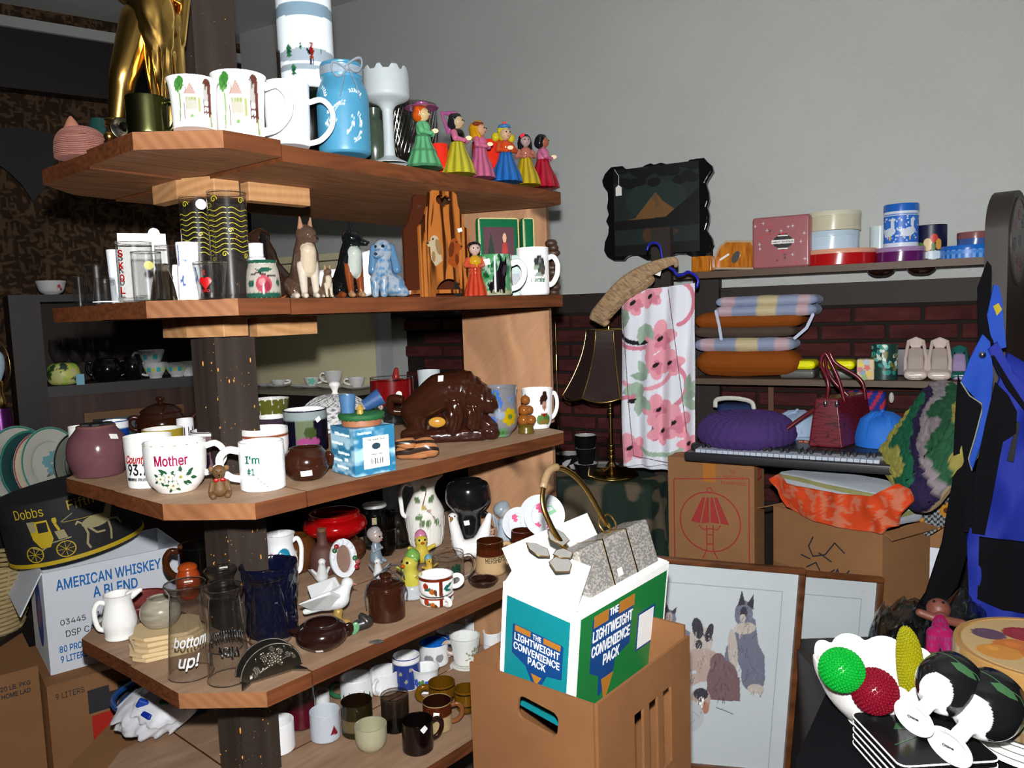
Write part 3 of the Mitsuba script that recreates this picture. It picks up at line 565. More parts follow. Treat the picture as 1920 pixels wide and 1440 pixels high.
part(k,'headdress',lathe(curve([(.027,.415),(.03,.43),(.018,.45),(.006,.475),(0,.48)],16),24).apply_translation((.012,0,0)),GOLD,True)
sp=Spot(1,274,74,186,back=.012);OL=mat('olive_metal',(.20,.21,.08),.25,metal=1.0);k,R=pot(sp,'metal_cup','small olive brass cup with a strap handle, at the front corner of the top shelf','cup',OL,STRAIGHT,hd=-28,hout=.014,hz=(.12,.9),hr=.003)
sp=Spot(1,226,34,212,back=.015);k=thing('metal_funnel','small dark round metal funnel lying on its side by the olive cup','funnel',sp.M)
m=lathe(curve([(.0045,.030),(.006,.012),(.011,.005),(.0155,0),(.0165,0),(.013,.006),(.008,.014),(.006,.03)],40),32);m.vertices=m.vertices@rot((1,0,0),-66).T@rot((0,0,1),-24).T+[0,-.002,.0165];part(k,'cone',m,mat('dark_metal',(.16,.15,.12),.3,metal=1.0),40)
# two cottage mugs and a plain one
def cottage(w,h):
 g,b,br=C(105,190,90),C(120,70,50),C(80,45,35)
 s=[(oval(-w*.62,h*.80,w*.2,h*.13),g),(oval(-w*.52,h*.88,w*.16,h*.09),C(80,165,70)),(stroke([(-w*.60,h*.72),(-w*.55,h*.45),(-w*.62,h*.1)],w*.07),C(170,215,130))]
 s+=[(oval(-w*.66+w*.06*i,h*(.74+.03*(i%3)),w*.05,h*.012,50),C(60,130,55))for i in range(7)]
 s+=[(Polygon([(-w*.38,h*.62),(-w*.1,h*.84),(w*.16,h*.62)]),C(240,205,195)),(stroke([(-w*.40,h*.61),(-w*.1,h*.85),(w*.17,h*.61)],w*.02),C(200,150,140)),(sbox(-w*.34,h*.30,w*.12,h*.60),C(246,242,225))]
 s+=[(sbox(-w*.3+w*.11*i,h*.52,-w*.25+w*.11*i,h*.57),C(190,215,120))for i in range(4)]+[(oval(-w*.08,h*.2,w*.08,h*.05),C(165,220,140)),(sbox(w*.16,h*.28,w*.30,h*.6),C(225,235,160))]
 s+=[(stroke([(-w*.40,h*.08),(-w*.38,h*.45)],w*.035),br),(sbox(w*.42,h*.5,w*.74,h*.86),C(250,246,240)),(oval(w*.62,h*.88,w*.17,h*.07),C(130,80,70)),(sbox(w*.64,h*.2,w*.80,h*.86),C(150,85,70))]
 s+=[(stroke([(w*.42+w*.11*i,h*.25),(w*.42+w*.11*i,h*.86)],w*.016),br)for i in range(3)]+[(stroke([(w*.40,h*(.3+.11*i)),(w*.8,h*(.3+.11*i))],w*.014),b)for i in range(6)]+[(sbox(w*.70,h*.02,w*.8,h*.3),C(205,230,150)),(oval(w*.34,h*.13,w*.05,h*.016),C(50,40,40))]
 return s
for px,w,top,bk,lab in((360,92,152,.006,'white flared mug painted with a cottage and ladder, next to the olive cup'),(446,100,144,.008,'white cottage mug with its large handle at the right, second from the olive cup')):
 sp=Spot(1,px,w,top,back=bk);W=sp.R
 pot(sp,'mug',lab,'mug',WHITE,FLARE,'cottage mugs',hd=(75 if px<400 else-6),hout=.036,hz=(.12,.88),paint=((.86,.86,.85),cottage(W*.93,sp.H),(.86,.86,.85)),hr=.0055)
sp=Spot(1,536,84,160,back=.012);pot(sp,'mug','plain white mug with a slim looped handle, left of the blue jar','mug',col((.8,.83,.88),.12),[(.84,0),(.9,.03),(.96,.3),(.98,.7),(1,.98),(.985,1)],hd=-4,hout=.036,hz=(.06,.76),hr=.0038)
sp=Spot(1,578,96,176,back=.115);tumbler(sp,'green_vase','dark green glass vase under the white winter canister',DKGREEN,[(.7,0),(.75,.1),(1,.5),(1,.9),(.9,1)],cat='vase',foot=False)
P=sp.P+[0,0,sp.H+.001];u=sp.s
def pine_tree(x,y,h):return[(Polygon([(x-h*.32,y+h*.3*i),(x+h*.32,y+h*.3*i),(x,y+h*.3*i+h*.48)]).buffer(-.0002),C(25,110,70)if i%2 else C(60,140,95))for i in range(3)]+[(sbox(x-h*.05,y-h*.12,x+h*.05,y+h*.02),C(60,45,35))]
g=[(oval(.01,.055,.08,.012),C(215,235,250)),(oval(-.02,.034,.05,.006),C(205,225,240)),(oval(0,.135,.1,.012),C(175,210,235))]+pine_tree(-.032,.052,.022)+pine_tree(-.009,.064,.011)+pine_tree(-.024,.021,.018)+pine_tree(.028,.06,.008)
g+=[(oval(.010,.061,.0042,.0085),C(170,40,35)),(oval(.010,.0715,.003,.0032),C(225,175,150)),(oval(.010,.0745,.0032,.0016),C(150,30,30)),(sbox(.0065,.038,.0095,.053),C(60,45,70)),(sbox(.0108,.038,.0138,.053),C(60,45,70)),(oval(.0045,.060,.0024,.006,30),C(40,35,45)),(sbox(.0062,.047,.0138,.053),C(190,70,35))]
k=thing('winter_canister','tall white canister printed with fir trees and a skater in red','canister',mat4(P,yaw(P)))
R0=50*u;me=lathe([(0,0)]+[(R0,z)for z in np.linspace(0,.19,90)]+[(R0*.96,.192),(0,.192)],180);v=me.vertices;a=np.arctan2(v[:,0],-v[:,1]);part(k,'body',me,'glaze_print',color=art(a*R0,v[:,2],(.74,.82,.88),g))
sp=Spot(1,521,15,95,back=.10);tumbler(sp,'bottle','thin dark bottle behind the plain white mug',SMOKE,[(1,0),(1,.6),(.5,.75),(.45,1)],cat='bottle',foot=False)
# blue jar with a ribbon
sp=Spot(1,639,96,122,back=.002);H=sp.H;W=sp.R;k=thing('mason_jar','sky blue painted jar with white sprigs and a sheer ribbon bow at its neck','jar',sp.M)
p=curve([(.86*W,0),(.95*W,.02*H),(W,.08*H),(W,.55*H),(.97*W,.68*H),(.80*W,.80*H),(.76*W,.83*H),(.78*W,.86*H)],170);R=rf(p)
bl=C(95,190,235);sw=(.78,.85,.9);g=[]
for(x0,y0,a,n)in((-.6,.42,70,6),(.1,.52,170,6),(.75,.62,130,6),(-.75,.15,40,7),(.1,.2,20,8),(.65,.28,60,6),(-.25,.33,150,6),(.35,.12,10,6),(-.7,.6,80,5)):
 for i in range(n):
  aa=math.radians(a+14*i);x,y=x0*W+.09*W*i*math.cos(math.radians(a+7*i)),y0*H+.09*W*i*math.sin(math.radians(a+7*i))
  g+=[(leaf(x,y,.10*W,.05*W,a+50+14*i),sw),(leaf(x,y,.10*W,.05*W,a-50+14*i),sw)]
me=lathe(np.vstack([[(0,0)],p]),220);v=me.vertices;a=np.arctan2(v[:,0],-v[:,1]);part(k,'body',me,'satin_print',color=art(a*R(v[:,2]),v[:,2],bl,g))
part(k,'lid',lathe(np.vstack([[(.76*W,.855*H)]]+[[(.80*W+.0008*math.sin(i*2.1),(.86+.014*i)*H)]for i in range(10)]+[[(.76*W,H),(0,H)]]),40),col(bl*.95,.3),40)
RIB='sheer_ribbon';scene[RIB]={'type':'principledthin','base_color':{'type':'rgb','value':[.75,.82,.88]},'roughness':.4,'diff_trans':1.0,'spec_trans':.45}
band=lathe([(.815*W,.86*H),(.815*W,.95*H)],40);part(k,'ribbon_band',band,RIB,True)
def loop(s):return tube([(.010+s*.026*math.sin(t)*(1+.2*math.cos(t)),-.83*W-.006*math.sin(t),.90*H+.012*math.sin(2*t)+.004*s)for t in np.linspace(0,PI,14)],.006,6,.25,up=(0,1,0))
part(k,'bow',[loop(1),loop(-1),ell((.010,-.85*W,.90*H),.005,2)],RIB,True)
part(k,'ribbon_tail',[tube([(.008,-.84*W,.9*H),(.002,-1.03*W,.72*H),(-.004,-1.06*W,.58*H)],.006,6,.15,up=(0,1,0)),tube([(.012,-.84*W,.9*H),(.024,-.96*W,.72*H),(.030,-1.0*W,.56*H)],.006,6,.15,up=(0,1,0))],RIB,True)
# frosted compote
FROST=mat('frosted_glass',(.33,.37,.38),.45,.4)
sp=Spot(1,723,84,128,back=.012);W,H=sp.R,sp.H;k=thing('frosted_compote','frosted white glass stemmed compote with a scalloped rim','compote',sp.M)
me=lathe(curve([(.8,0),(.78,.015),(.35,.07),(.25,.13),(.24,.5),(.30,.58),(.48,.625),(.95,.68),(1.0,.76),(1.0,.86),(.98,.955),(.93,.955),(.92,.86),(.90,.75),(.3,.68),(0,.66)],90)*[W,H],48);v=me.vertices;a=np.arctan2(v[:,1],v[:,0]);v[:,2]+=np.where(v[:,2]>.9*H,.022*H*np.sign(np.sin(9*a)),0);me.vertices=v;part(k,'body',me,FROST,30)
sp=Spot(1,774,88,200,back=.115);k,R=tumbler(sp,'swirl_bowl','clear swirled glass bowl behind the lady in green',SMOKE,[(.5,0),(.75,.08),(.98,.35),(1,.55),(.99,1)],cat='bowl',foot=False)
part(k,'swirl_ridge',[tube([(R(z*sp.H)*1.004*math.sin(a0+z),-R(z*sp.H)*1.004*math.cos(a0+z),z*sp.H)for z in np.linspace(.3,.97,10)],.0012,4)for a0 in np.linspace(0,2*PI,34)[:-1]],STEEL,kind='stuff')
sp=Spot(1,700,46,205,back=.10);pot(sp,'green_vase','dull green pottery vase behind the frosted compote','vase',col((.03,.045,.03),.25),[(.6,0),(.9,.2),(1,.4),(.7,.75),(.5,.85),(.6,1)])
for px,w,top,bk,lab,c in((823,34,272,.062,'small red jar behind the lady in yellow',(.5,.02,.01)),(918,66,268,.085,'red bowl with a black rim behind the lady figurines',(.45,.018,.008))):
 k,R=pot(Spot(1,px,w,top,back=bk),'red_pot',lab,'bowl',col(c,.1),ROUND)
# six ladies
GRN,YEL,PNK=C(120,215,150),C(230,220,60),C(235,120,165)
sp=Spot(1,790,70,190,back=.006);lady(sp,'china lady with red hair, a mauve brimmed hat and ruffled green dress',GRN,GRN,C(235,100,20),-15,'brim',C(190,95,160),ruffles=2,skin=C(255,225,165),bell=.26,name='lady_figurine')
sp=Spot(1,855,62,206,back=.012);lady(sp,'china lady with black hair, a trailing mauve veil and a yellow skirt',YEL,C(25,25,20),(.008,.008,.01),-20,'scarf',C(200,105,165),skin=C(235,205,160),sleeve=C(240,130,170),bell=.27)
sp=Spot(1,898,54,222,back=.012);lady(sp,'china lady in a yellow hood and long pink dress',PNK,PNK,C(150,60,30),-25,'hood',C(240,170,20),skin=C(235,180,140),bell=.24)
sp=Spot(1,946,58,230,back=.010);lady(sp,'china girl with yellow hair bunches, orange blouse, blue skirt and a cap',C(45,130,225),C(245,90,35),C(245,225,50),-60,'cap',C(80,150,215),skin=C(250,205,165),bell=.27)
sp=Spot(1,984,46,246,back=.010);lady(sp,'china lady with long black hair, a red flower and a yellow skirt',C(235,200,40),C(215,130,110),(.006,.006,.008),-75,'flower',None,skin=C(215,185,185),long_hair=True,bell=.27,tag=False)
sp=Spot(1,1016,40,246,back=.014);lady(sp,'china lady with black hair and a pink jacket, last of the row of ladies',C(215,30,60),C(240,130,175),(.006,.006,.008),10,None,None,skin=C(200,120,90),bell=.28)
# ---------------------------------------------------------------- second shelf
GRP='glasses on the second shelf'
tumbler(Spot(2,147,27,520,back=.075),'tumbler','small plain tumbler at the left tip of the second shelf',CLEAR,TAPER,GRP)
tumbler(Spot(2,180,50,498,back=.115),'tumbler','heavy tumbler behind the small plain tumbler on the second shelf',CLEAR,STRAIGHT,GRP)
k,R=tumbler(Spot(2,196,46,522,back=.026),'tumbler','upturned tumbler with a pale band round its mouth',CLEAR,TAPER,GRP,flip=True)
deco(k,R,slab(sbox(-.05,0,.05,.002),.0003),STICKER,0,.003,'band')
sp=Spot(2,250,62,456,back=.075);k,R=tumbler(sp,'tumbler','tall glass with red lettering up its side',CLEAR,STRAIGHT,GRP)
RED=col(C(235,30,35),.3);KEY=col((.008,.008,.012),.4)
for i,t in enumerate(('S','K','O','L')):deco(k,R,text(t,.011,w=.010),RED,-48,.075-.02*i)
sp=Spot(2,273,52,474,back=.006);k,R=tumbler(sp,'tumbler','glass with a round yellow sticker',CLEAR,STRAIGHT,GRP);deco(k,R,slab(oval(0,0,.0068,.0064),.0004),col(C(235,225,100),.5),8,sp.H*.72,'round_sticker')
tumbler(Spot(2,303,48,496,back=.018),'tumbler','upturned flared glass, left of the white bottle',SMOKE,[(1,0),(.82,.4),(.52,.80),(.44,.88),(.5,.96),(.48,1)],GRP,foot=False)
sp=Spot(2,265,82,438,back=.17);k=thing('place_card','white card with a round white label at its corner, standing behind the glasses','card',sp.M);w,h=sp.R*2,sp.H
part(k,'sheet',cube(w,.0015,h,(0,0,h/2)),STICKER,False);part(k,'round_label',upright(slab(disc(w*.26,h,.0095),.001),(0,-.001,0)),col((.84,.84,.84),.5),False)
pot(Spot(2,213,26,471,back=.135),'cup','white cup peeping out left of the tall red-lettered glass','cup',WHITE_B,TAPER)
tumbler(Spot(2,312,42,462,back=.10),'tumbler','plain tall glass behind the upturned flared glass',CLEAR,STRAIGHT,GRP)
pot(Spot(2,328,18,497,back=.055),'shaker','little white china shaker behind the upturned flared glass','shaker',WHITE,[(.9,0),(1,.3),(.6,.62),(.75,.75),(.5,1)])
sp=Spot(2,350,40,455,back=.010);BL=C(60,120,215);W,H=sp.R,sp.H
pot(sp,'bottle','white china bottle with blue leaf decoration, in front of the tall yellow-swirl glasses','bottle',WHITE,[(.94,0),(1,.03),(1,.5),(.93,.62),(.98,.8),(1,.98),(.97,1)],paint=((.86,.86,.86),[(leaf(-W*.8,H*.30,W*.7,W*.3,60),BL),(leaf(-W*.3,H*.25,W*.8,W*.35,140),BL),(leaf(W*.5,H*.30,W*.7,W*.3,60),BL),(stroke([(-W*.95,H*.6),(-W*.9,H*.95)],W*.12),BL),(stroke([(W*.6,H*.55),(W*.9,H*.3)],W*.15),BL),(oval(-W*.2,H*.68,W*.3,H*.02),C(150,190,240))],(.8,.8,.8)))
YS=col(C(230,220,50),.35)
for px,w,top,bk,lab in((368,62,374,.098,'tall glass with yellow swirls, left and rear of the pair'),(424,70,364,.062,'tall glass with yellow swirls, right and front of the pair')):
 sp=Spot(2,px,w,top,back=bk);k,R=tumbler(sp,'tall_glass',lab,CLEAR,STRAIGHT,'tall yellow-swirl glasses');W,H=sp.R,sp.H
 ws=[]
 for j in range(9):
  z=H*(.46+.048*j)
  for sd in(-1,1):
   x=np.linspace(.06,1.25,22)*W*sd;ws.append(stroke(np.stack([x,z+.0022*np.sin(x/W*7*sd)-.35*np.abs(x)*.22],1),.0013))
 for x,z,r in((-.7,.93,.2),(.75,.92,.2),(-.25,.42,.16),(.9,.40,.16),(.1,.64,.13)):
  ws.append(stroke([(x*W+r*W*(1-t/9)*math.cos(t),z*H+r*W*(1-t/9)*math.sin(t))for t in np.linspace(0,7.2,22)],.0015))
 for j,g in enumerate(ws):part(k,'swirl',wrap(slab(g,.0003),R,0),YS,False)
 if px<400:deco(k,R,slab(disc(0,0,.0085),.0004),STICKER,14,H*.93,'round_sticker')
sp=Spot(2,393,62,493,back=.001);k,R=tumbler(sp,'tumbler','short glass with a red heart and red lettering',CLEAR,TAPER,GRP)
hrt=shapely.union_all([oval(-.0042,.004,.0052,.0052),oval(.0042,.004,.0052,.0052),Polygon([(-.0088,.0022),(.0088,.0022),(0,-.010)])])
deco(k,R,slab(hrt,.0004),RED,-22,sp.H*.42,'heart');deco(k,R,text('I',.006),RED,-22,sp.H*.66);deco(k,R,text('DAD',.004),RED,-22,sp.H*.18)
sp=Spot(2,491,62,489,back=.004);W,H=sp.R,sp.H;gr,rd=C(45,105,85),C(215,95,110);dk=C(60,45,40)
g=[(oval(W*(-1.2+.3*i),H*.97,W*.2,H*.06),gr)for i in range(9)]+[(oval(W*(-1.2+.3*i),H*.07,W*.2,H*.08),gr)for i in range(9)]+[(stroke([(-W*.8,H*.60),(-W*.3,H*.66),(W*.2,H*.60),(W*.8,H*.58)],W*.09),dk),(stroke([(-W*.1,H*.66),(-W*.4,H*.76)],W*.06),dk)]
g+=[(leaf(-W*.3,H*.72,W*.9,H*.14,5),gr),(leaf(-W*.95,H*.28,W*.6,H*.2,50),gr),(leaf(W*.95,H*.5,W*.5,H*.16,-80),gr),(oval(W*.04,H*.36,W*.48,H*.23),rd),(oval(-W*.06,H*.42,W*.2,H*.1),C(240,160,165)),(oval(W*.22,H*.3,W*.18,H*.14),C(180,60,80))]
pot(sp,'apple_jar','cream jar painted with a red apple and green leaves','jar',WHITE,[(.92,0),(1,.06),(1.0,.35),(.93,.7),(.82,.88),(.86,.96),(.88,1)],paint=(C(240,232,218,1.2),g,C(60,110,90)))
sp=Spot(2,479,34,457,back=.085);k,R=pot(sp,'shaker','white shaker with a dark collar behind the apple jar','shaker',WHITE,[(.85,0),(1,.1),(.98,.7),(.8,.74),(.8,1)]);deco(k,R,slab(sbox(-.035,0,.035,.004),.0006),KEY,0,sp.H*.71,'collar')
dog(Spot(2,500,70,416,back=.13),'black, tan and white china hound, its head behind the alsatian',C(60,40,30),C(235,200,170),-150,-170,'down',C(30,25,25),legc=C(215,120,60))
dog(Spot(2,566,92,410,back=.035),'brown and cream china alsatian with tall pricked ears',C(105,80,65),C(245,225,195),-72,-50,'up',C(200,150,120),legc=C(248,235,215))
dog(Spot(2,611,44,498,back=-.004),'little brown and cream china puppy between the two tall dogs',C(120,95,75),C(235,220,190),-70,None,'up',C(210,170,130),legc=C(240,225,200))
dog(Spot(2,650,58,419,back=.020),'black china dog with tan legs and a pale chest',C(18,22,24),C(215,225,215),-62,-15,'up',C(25,28,30),legc=C(150,75,35),muz=1.1,pawc=C(190,150,110))
sp=Spot(2,722,72,444,back=.010);H=sp.H;k=thing('spaniel_figurine','pale blue and white china spaniel with long hanging ears','figurine',sp.M,'china dogs');B1,B2=C(120,175,225,1.15),C(205,222,240,1.15)
bn=[(((.10*H,.06*H,.20*H),.20*H),((-.08*H,0,.30*H),.20*H)),(((-.08*H,0,.3*H),.2*H),((-.06*H,0,.6*H),.14*H)),(((-.05*H,0,.80*H),.165*H),((-.03*H,0,.74*H),.15*H)),(((-.1*H,-.1*H,.73*H),.09*H),((-.15*H,-.17*H,.69*H),.065*H)),(((-.2*H,-.08*H,.3*H),.08*H),((-.2*H,-.10*H,.05*H),.06*H)),(((-.05*H,-.16*H,.3*H),.08*H),((-.06*H,-.17*H,.05*H),.06*H)),(((.2*H,0,.12*H),.12*H),((.3*H,-.02*H,.06*H),.06*H))]
m=blob(bn,.22,4);w=meshkit.noise(m.vertices*150,3)[:,None];part(k,'body',m,'glaze_print',color=B1*(w>.55)+B2*(w<=.55))
for s in(-1,1):part(k,'ear',blob([(((-.05*H+.15*s*H,-.04*H+.02*s*H,.82*H),.055*H),((-.03*H+.2*s*H,-.06*H,.45*H),.075*H))]),col(B1*.9,.12),True)
part(k,'body__nose',ell((-.165*H,-.235*H,.70*H),.03*H,1),col(C(50,70,100),.1),True);eyes(k,(-.1*H,-.145*H,.83*H),(-.6,-.8,0),(0,0,1),.07*H,.028*H)
sp=Spot(2,655,92,466,back=.13);H=sp.H;k=thing('poodle_figurine','white china dog lying behind the black dog','figurine',sp.M,'china dogs')
part(k,'body',blob([(((-.5*H,0,.3*H),.3*H),((.25*H,0,.33*H),.3*H)),(((.3*H,0,.5*H),.25*H),((.38*H,0,.75*H),.22*H)),(((.45*H,-.15*H,.72*H),.12*H),((.55*H,-.3*H,.68*H),.08*H)),(((-.3*H,-.25*H,.1*H),.1*H),((-.1*H,-.4*H,.08*H),.07*H))]),col((.78,.8,.84),.2),True)
part(k,'body__nose',ell((.58*H,-.36*H,.7*H),.05*H,1),BLACK,True);eyes(k,(.47*H,-.26*H,.82*H),(.5,-.85,0),(0,0,1),.08*H,.03*H)
# letter holder of dark pine
def letterwood(p,n,uv):
 w=noise(p.x*30,p.y*30,p.z*12);t=p.x*42+p.y*30;g=noise(t*3.2+3.5*noise(t*.7,p.z*9),p.z*9+4*w,2.0)
 return mix((.035,.009,.003),(.33,.11,.022),smoothstep(.3,.6,g))
mat('letter_wood',mikit.proc(letterwood),.2,.5)
sp=Spot(2,826,104,352,back=.060,turn=34);k=thing('letter_holder','grained pine letter holder with a heart cut-out and two spaniel heads','letter holder',sp.M);w,h=.124,sp.H
arch=Polygon([(-w/2,0),(w/2,0),(w/2,h*.63),(w*.38,h*.66)]+[(w*.38+.004*math.sin(t),h*(.66+.1*t/PI))for t in np.linspace(.3,3,5)]+[(w*.30,h*.84),(w*.28,h*.94),(w*.12,h),(-w*.12,h),(-w*.28,h*.94),(-w*.30,h*.84),(-w*.40,h*.70),(-w/2,h*.63)]).buffer(.003).buffer(-.003)
hh=shapely.union_all([disc(-.0085,h*.885,.0095),disc(.0085,h*.885,.0095),Polygon([(-.017,h*.88),(.017,h*.88),(0,h*.81)])])
front=arch.difference(hh).difference(disc(.008,.002,.036))
part(k,'front_panel',upright(slab(front,.008)),'letter_wood',False);part(k,'rear_panel',upright(slab(arch,.008),(0,.062,0)),col((.055,.014,.006),.2),False);part(k,'floor_board',cube(w*.9,.046,.008,(0,.031,.012)),'letter_wood',False)
def spaniel(x,z,s,c,c2):
 ps=[(oval(0,.012,.0075,.0085),c),(oval(-.007,.008,.006,.004,20),c),(Polygon([(-.008,.004),(.008,.008),(.012,-.016),(0,-.024),(-.007,-.014)]),c),(oval(.006,.004,.0045,.0115,12),c2),(oval(-.003,-.010,.003,.008),c2),(oval(-.012,.009,.0018,.0015),(.02,.015,.01)),(oval(-.003,.015,.0014,.0014),(.02,.015,.01))]
 return[(affinity.translate(affinity.scale(g,1.45*s,1.45,origin=(0,0)),x,z),cc)for g,cc in ps]
for i,(g,c)in enumerate(spaniel(-.026,h*.43,1,C(235,215,175),C(190,150,100))+spaniel(.024,h*.41,-1,C(190,90,30),C(130,55,20))):part(k,'spaniel_print',upright(slab(g,.0003+.0001*i),(0,-.0082,0)),col(c,.4),False)
part(k,'price_sticker',upright(slab(affinity.rotate(sbox(.034,h*.60,.045,h*.635),15),.0006),(0,-.0082,0)),STICKER,False)
lady(Spot(2,889,42,447,back=.04),'tall china lady in an orange gown with black hair and a yellow collar',C(245,85,55),C(245,190,40),(.006,.006,.008),-80,None,None,skin=C(250,215,200),sleeve=C(245,100,70),tag=False,bell=.2)
sp=Spot(2,927,62,480,back=.008);W,H=sp.R,sp.H;rg=np.random.default_rng(3)
bg=[(oval(W*rg.uniform(-1.5,1.5),H*rg.uniform(.2,1),W*rg.uniform(.1,.3),H*rg.uniform(.04,.1),rg.uniform(0,180)),C(*[(40,140,80),(130,205,150),(200,235,210),(25,100,55)][i%4]))for i in range(60)]
bg+=[(sbox(-W*1.6,0,W*1.6,H*.12),C(225,225,190))]+[(leaf(W*(-1.3+.1*i),H*.02,H*(.12+.08*(i%3)),W*.04,90+12*((i%3)-1)),C(190,200,130))for i in range(27)]
sc,sc2=C(28,20,28),C(75,65,75)
bg+=[(oval(W*.25,H*.34,W*.42,H*.28),sc),(oval(W*.45,H*.55,W*.27,H*.24),sc),(oval(W*.50,H*.72,W*.24,H*.12),sc),(oval(W*.66,H*.66,W*.2,H*.075),sc2),(Polygon([(W*.28,H*.76),(W*.36,H*.97),(W*.48,H*.80)]),sc),(Polygon([(W*.6,H*.79),(W*.76,H*.97),(W*.76,H*.75)]),sc),(sbox(W*.4,H*.05,W*.62,H*.4),sc),(oval(W*.55,H*.56,W*.1,H*.08),sc2),(oval(-W*.1,H*.2,W*.3,H*.16),sc)]
bg+=[(leaf(W*(-.2+.13*i),H*.02,H*.16,W*.05,90+15*((i%3)-1)),C(215,215,180))for i in range(8)]
k,R=pot(sp,'mug','green mug printed with a black terrier sitting in grass','mug',WHITE,STRAIGHT,hd=2,hout=.027,hz=(.16,.82),paint=(C(95,185,120),bg,(.75,.77,.76)),hr=.0055);sticker(k,R,-28,H*.83,.016,.013,8)
sp=Spot(2,966,14,479,back=.055);k=thing('small_book','narrow teal book standing between the terrier mug and the white mug','book',sp.M);part(k,'cover',cube(.016,.07,sp.H,(0,.03,sp.H/2)),col(C(110,170,165),.4),False);part(k,'spine_band',cube(.0165,.002,sp.H*.3,(0,-.0055,sp.H*.4)),col(C(30,80,110),.4),False)
sp=Spot(2,998,60,467,back=.010);W,H=sp.R,sp.H;gy=C(70,75,75)
g=[(oval(W*.42,H*.70,W*.34,H*.13),gy),(oval(W*.55,H*.58,W*.3,H*.12),C(90,95,95)),(oval(W*.62,H*.50,W*.2,H*.10),C(120,110,100)),(oval(W*.2,H*.58,W*.22,H*.05,30),C(190,215,190)),(sbox(W*.4,H*.38,W*.66,H*.5),C(120,90,75)),(oval(W*.46,H*.72,W*.12,H*.05),C(150,155,155)),(oval(W*.36,H*.42,W*.3,H*.04),C(200,215,205))]
k,R=pot(sp,'mug','white mug with a grey drawing over green lettering, nearest the shelf end','mug',WHITE,STRAIGHT,hd=20,hout=.024,hz=(.2,.82),paint=((.80,.80,.80),g,(.8,.8,.8)),hr=.005);deco(k,R,text('Gemini',.0105,w=.034,slant=.15),col(C(45,120,65),.4),18,H*.27)
for px,w,bk,th,lab in((934,82,.115,.022,'green holiday tin with a framed picture, leaning on the end board'),(990,24,.118,.03,'second green tin, edge on, beside the picture tin')):
 sp=Spot(2,px,w,408,back=bk,turn=20);w_,h_=sp.R*2,sp.H;k=thing('picture_tin',lab,'tin',sp.M)
 part(k,'case',rbox(w_,th,h_,.008,(0,th/2,h_/2)),col(C(20,105,65,1.7),.25),40);part(k,'rim',[upright(slab(sbox(-w_/2,0,w_/2,h_).buffer(-.008).buffer(.007).difference(sbox(-w_/2,0,w_/2,h_).buffer(-.004)),.001),(0,-.0005,0))],col(C(210,200,140,1.7),.3),False)
 if w_>.05:
  me=sheet(w_*.74,h_*.76,70,70);v=me.vertices;ww,hh2=w_*.74,h_*.76;rr=C(170,45,50,1.7)
  gg=[(Polygon([(-ww*.46,hh2*.3),(-ww*.06,hh2*.3),(-ww*.26,hh2*.92)]),C(40,60,45,1.7)),(oval(ww*.18,hh2*.55,ww*.1,hh2*.22),C(185,60,55,1.7)),(oval(ww*.18,hh2*.82,ww*.06,hh2*.08),C(230,180,150,1.7)),(sbox(ww*.1,hh2*.22,ww*.26,hh2*.4),C(70,90,130,1.7)),(oval(-ww*.2,hh2*.18,ww*.18,hh2*.14),rr),(oval(ww*.36,hh2*.3,ww*.08,hh2*.2),C(160,120,80,1.7)),(oval(-ww*.2,hh2*.24,ww*.08,hh2*.06),C(240,220,200,1.7))]
  me.apply_translation((0,-.0012,h_*.12));part(k,'picture',me,'satin_print',color=art(v[:,0],v[:,2]-h_*.12*0,C(95,60,70,1.7),gg))
sp=Spot(2,1036,22,452,back=.09);k=thing('carved_ornament','knobbly dark brown ornament beyond the end board','ornament',sp.M)
part(k,'body',[ell((.004*math.sin(i*2.4),.004*math.cos(i*2.4),sp.H*(.06+.09*i)),(.013+.002*(i%3),.013,.010),2)for i in range(11)],col((.045,.022,.012),.5),True)
# ---------------------------------------------------------------- third shelf
sp=Spot(3,188,106,800,py=898);W,H=sp.R,sp.H;MAUVE=col(C(150,100,108),.13)
k,R=pot(sp,'mauve_jar','round mauve glazed jar upside down with dark scraps on its base','jar',MAUVE,[(.72,0),(.80,.03),(.97,.3),(1,.5),(.92,.75),(.68,.95),(.62,1.0)])
part(k,'base_disc',lathe([(0,H),(.63*W,H),(.64*W,H+.002),(.61*W,H+.004),(0,H+.004)],36),col(C(170,115,110),.3),30)
rg=np.random.default_rng(1);pts=[(r*W*math.cos(t),r*W*math.sin(t)*.9)for t,r in zip(np.linspace(0,2*PI,15)[:-1],.35+.24*rg.random(14))]
part(k,'felt_scrap',slab(Polygon(pts),.003,H+.0045),MATBLACK,False);sticker(k,R,38,H*.82,.016,.009,-10)
k2=pot(Spot(3,152,34,800,py=868),'mug','white mug whose side shows left of the mauve jar','mug',WHITE,STRAIGHT)
sp=Spot(3,220,46,789,py=852);pot(sp,'mug','white-rimmed blue mug behind the mauve jar','mug',WHITE,STRAIGHT,paint=(C(30,90,205),[(sbox(-.1,sp.H*.78,.1,sp.H),(.75,.78,.8))],(.8,.8,.8)))
sp=Spot(3,284,84,818,py=916);W,H=sp.R,sp.H
k,R=pot(sp,'mug','white mug lettered Country in red above black numerals','mug',WHITE,[(.88,0),(.93,.04),(.96,.4),(1,.98),(.985,1)])
deco(k,R,text('Country',.0135,w=.046,slant=.3),RED,-34,H*.52);deco(k,R,text('93.7',.019,w=.038),KEY,-32,H*.28);deco(k,R,text('means music!',.0065,w=.046,slant=.15),KEY,-34,H*.16)
pot(Spot(3,309,72,803,py=862),'mug','yellow mug with a white inside, behind the country music mug','mug',WHITE,ROUND,paint=(C(235,205,70),[],(.8,.8,.78)))
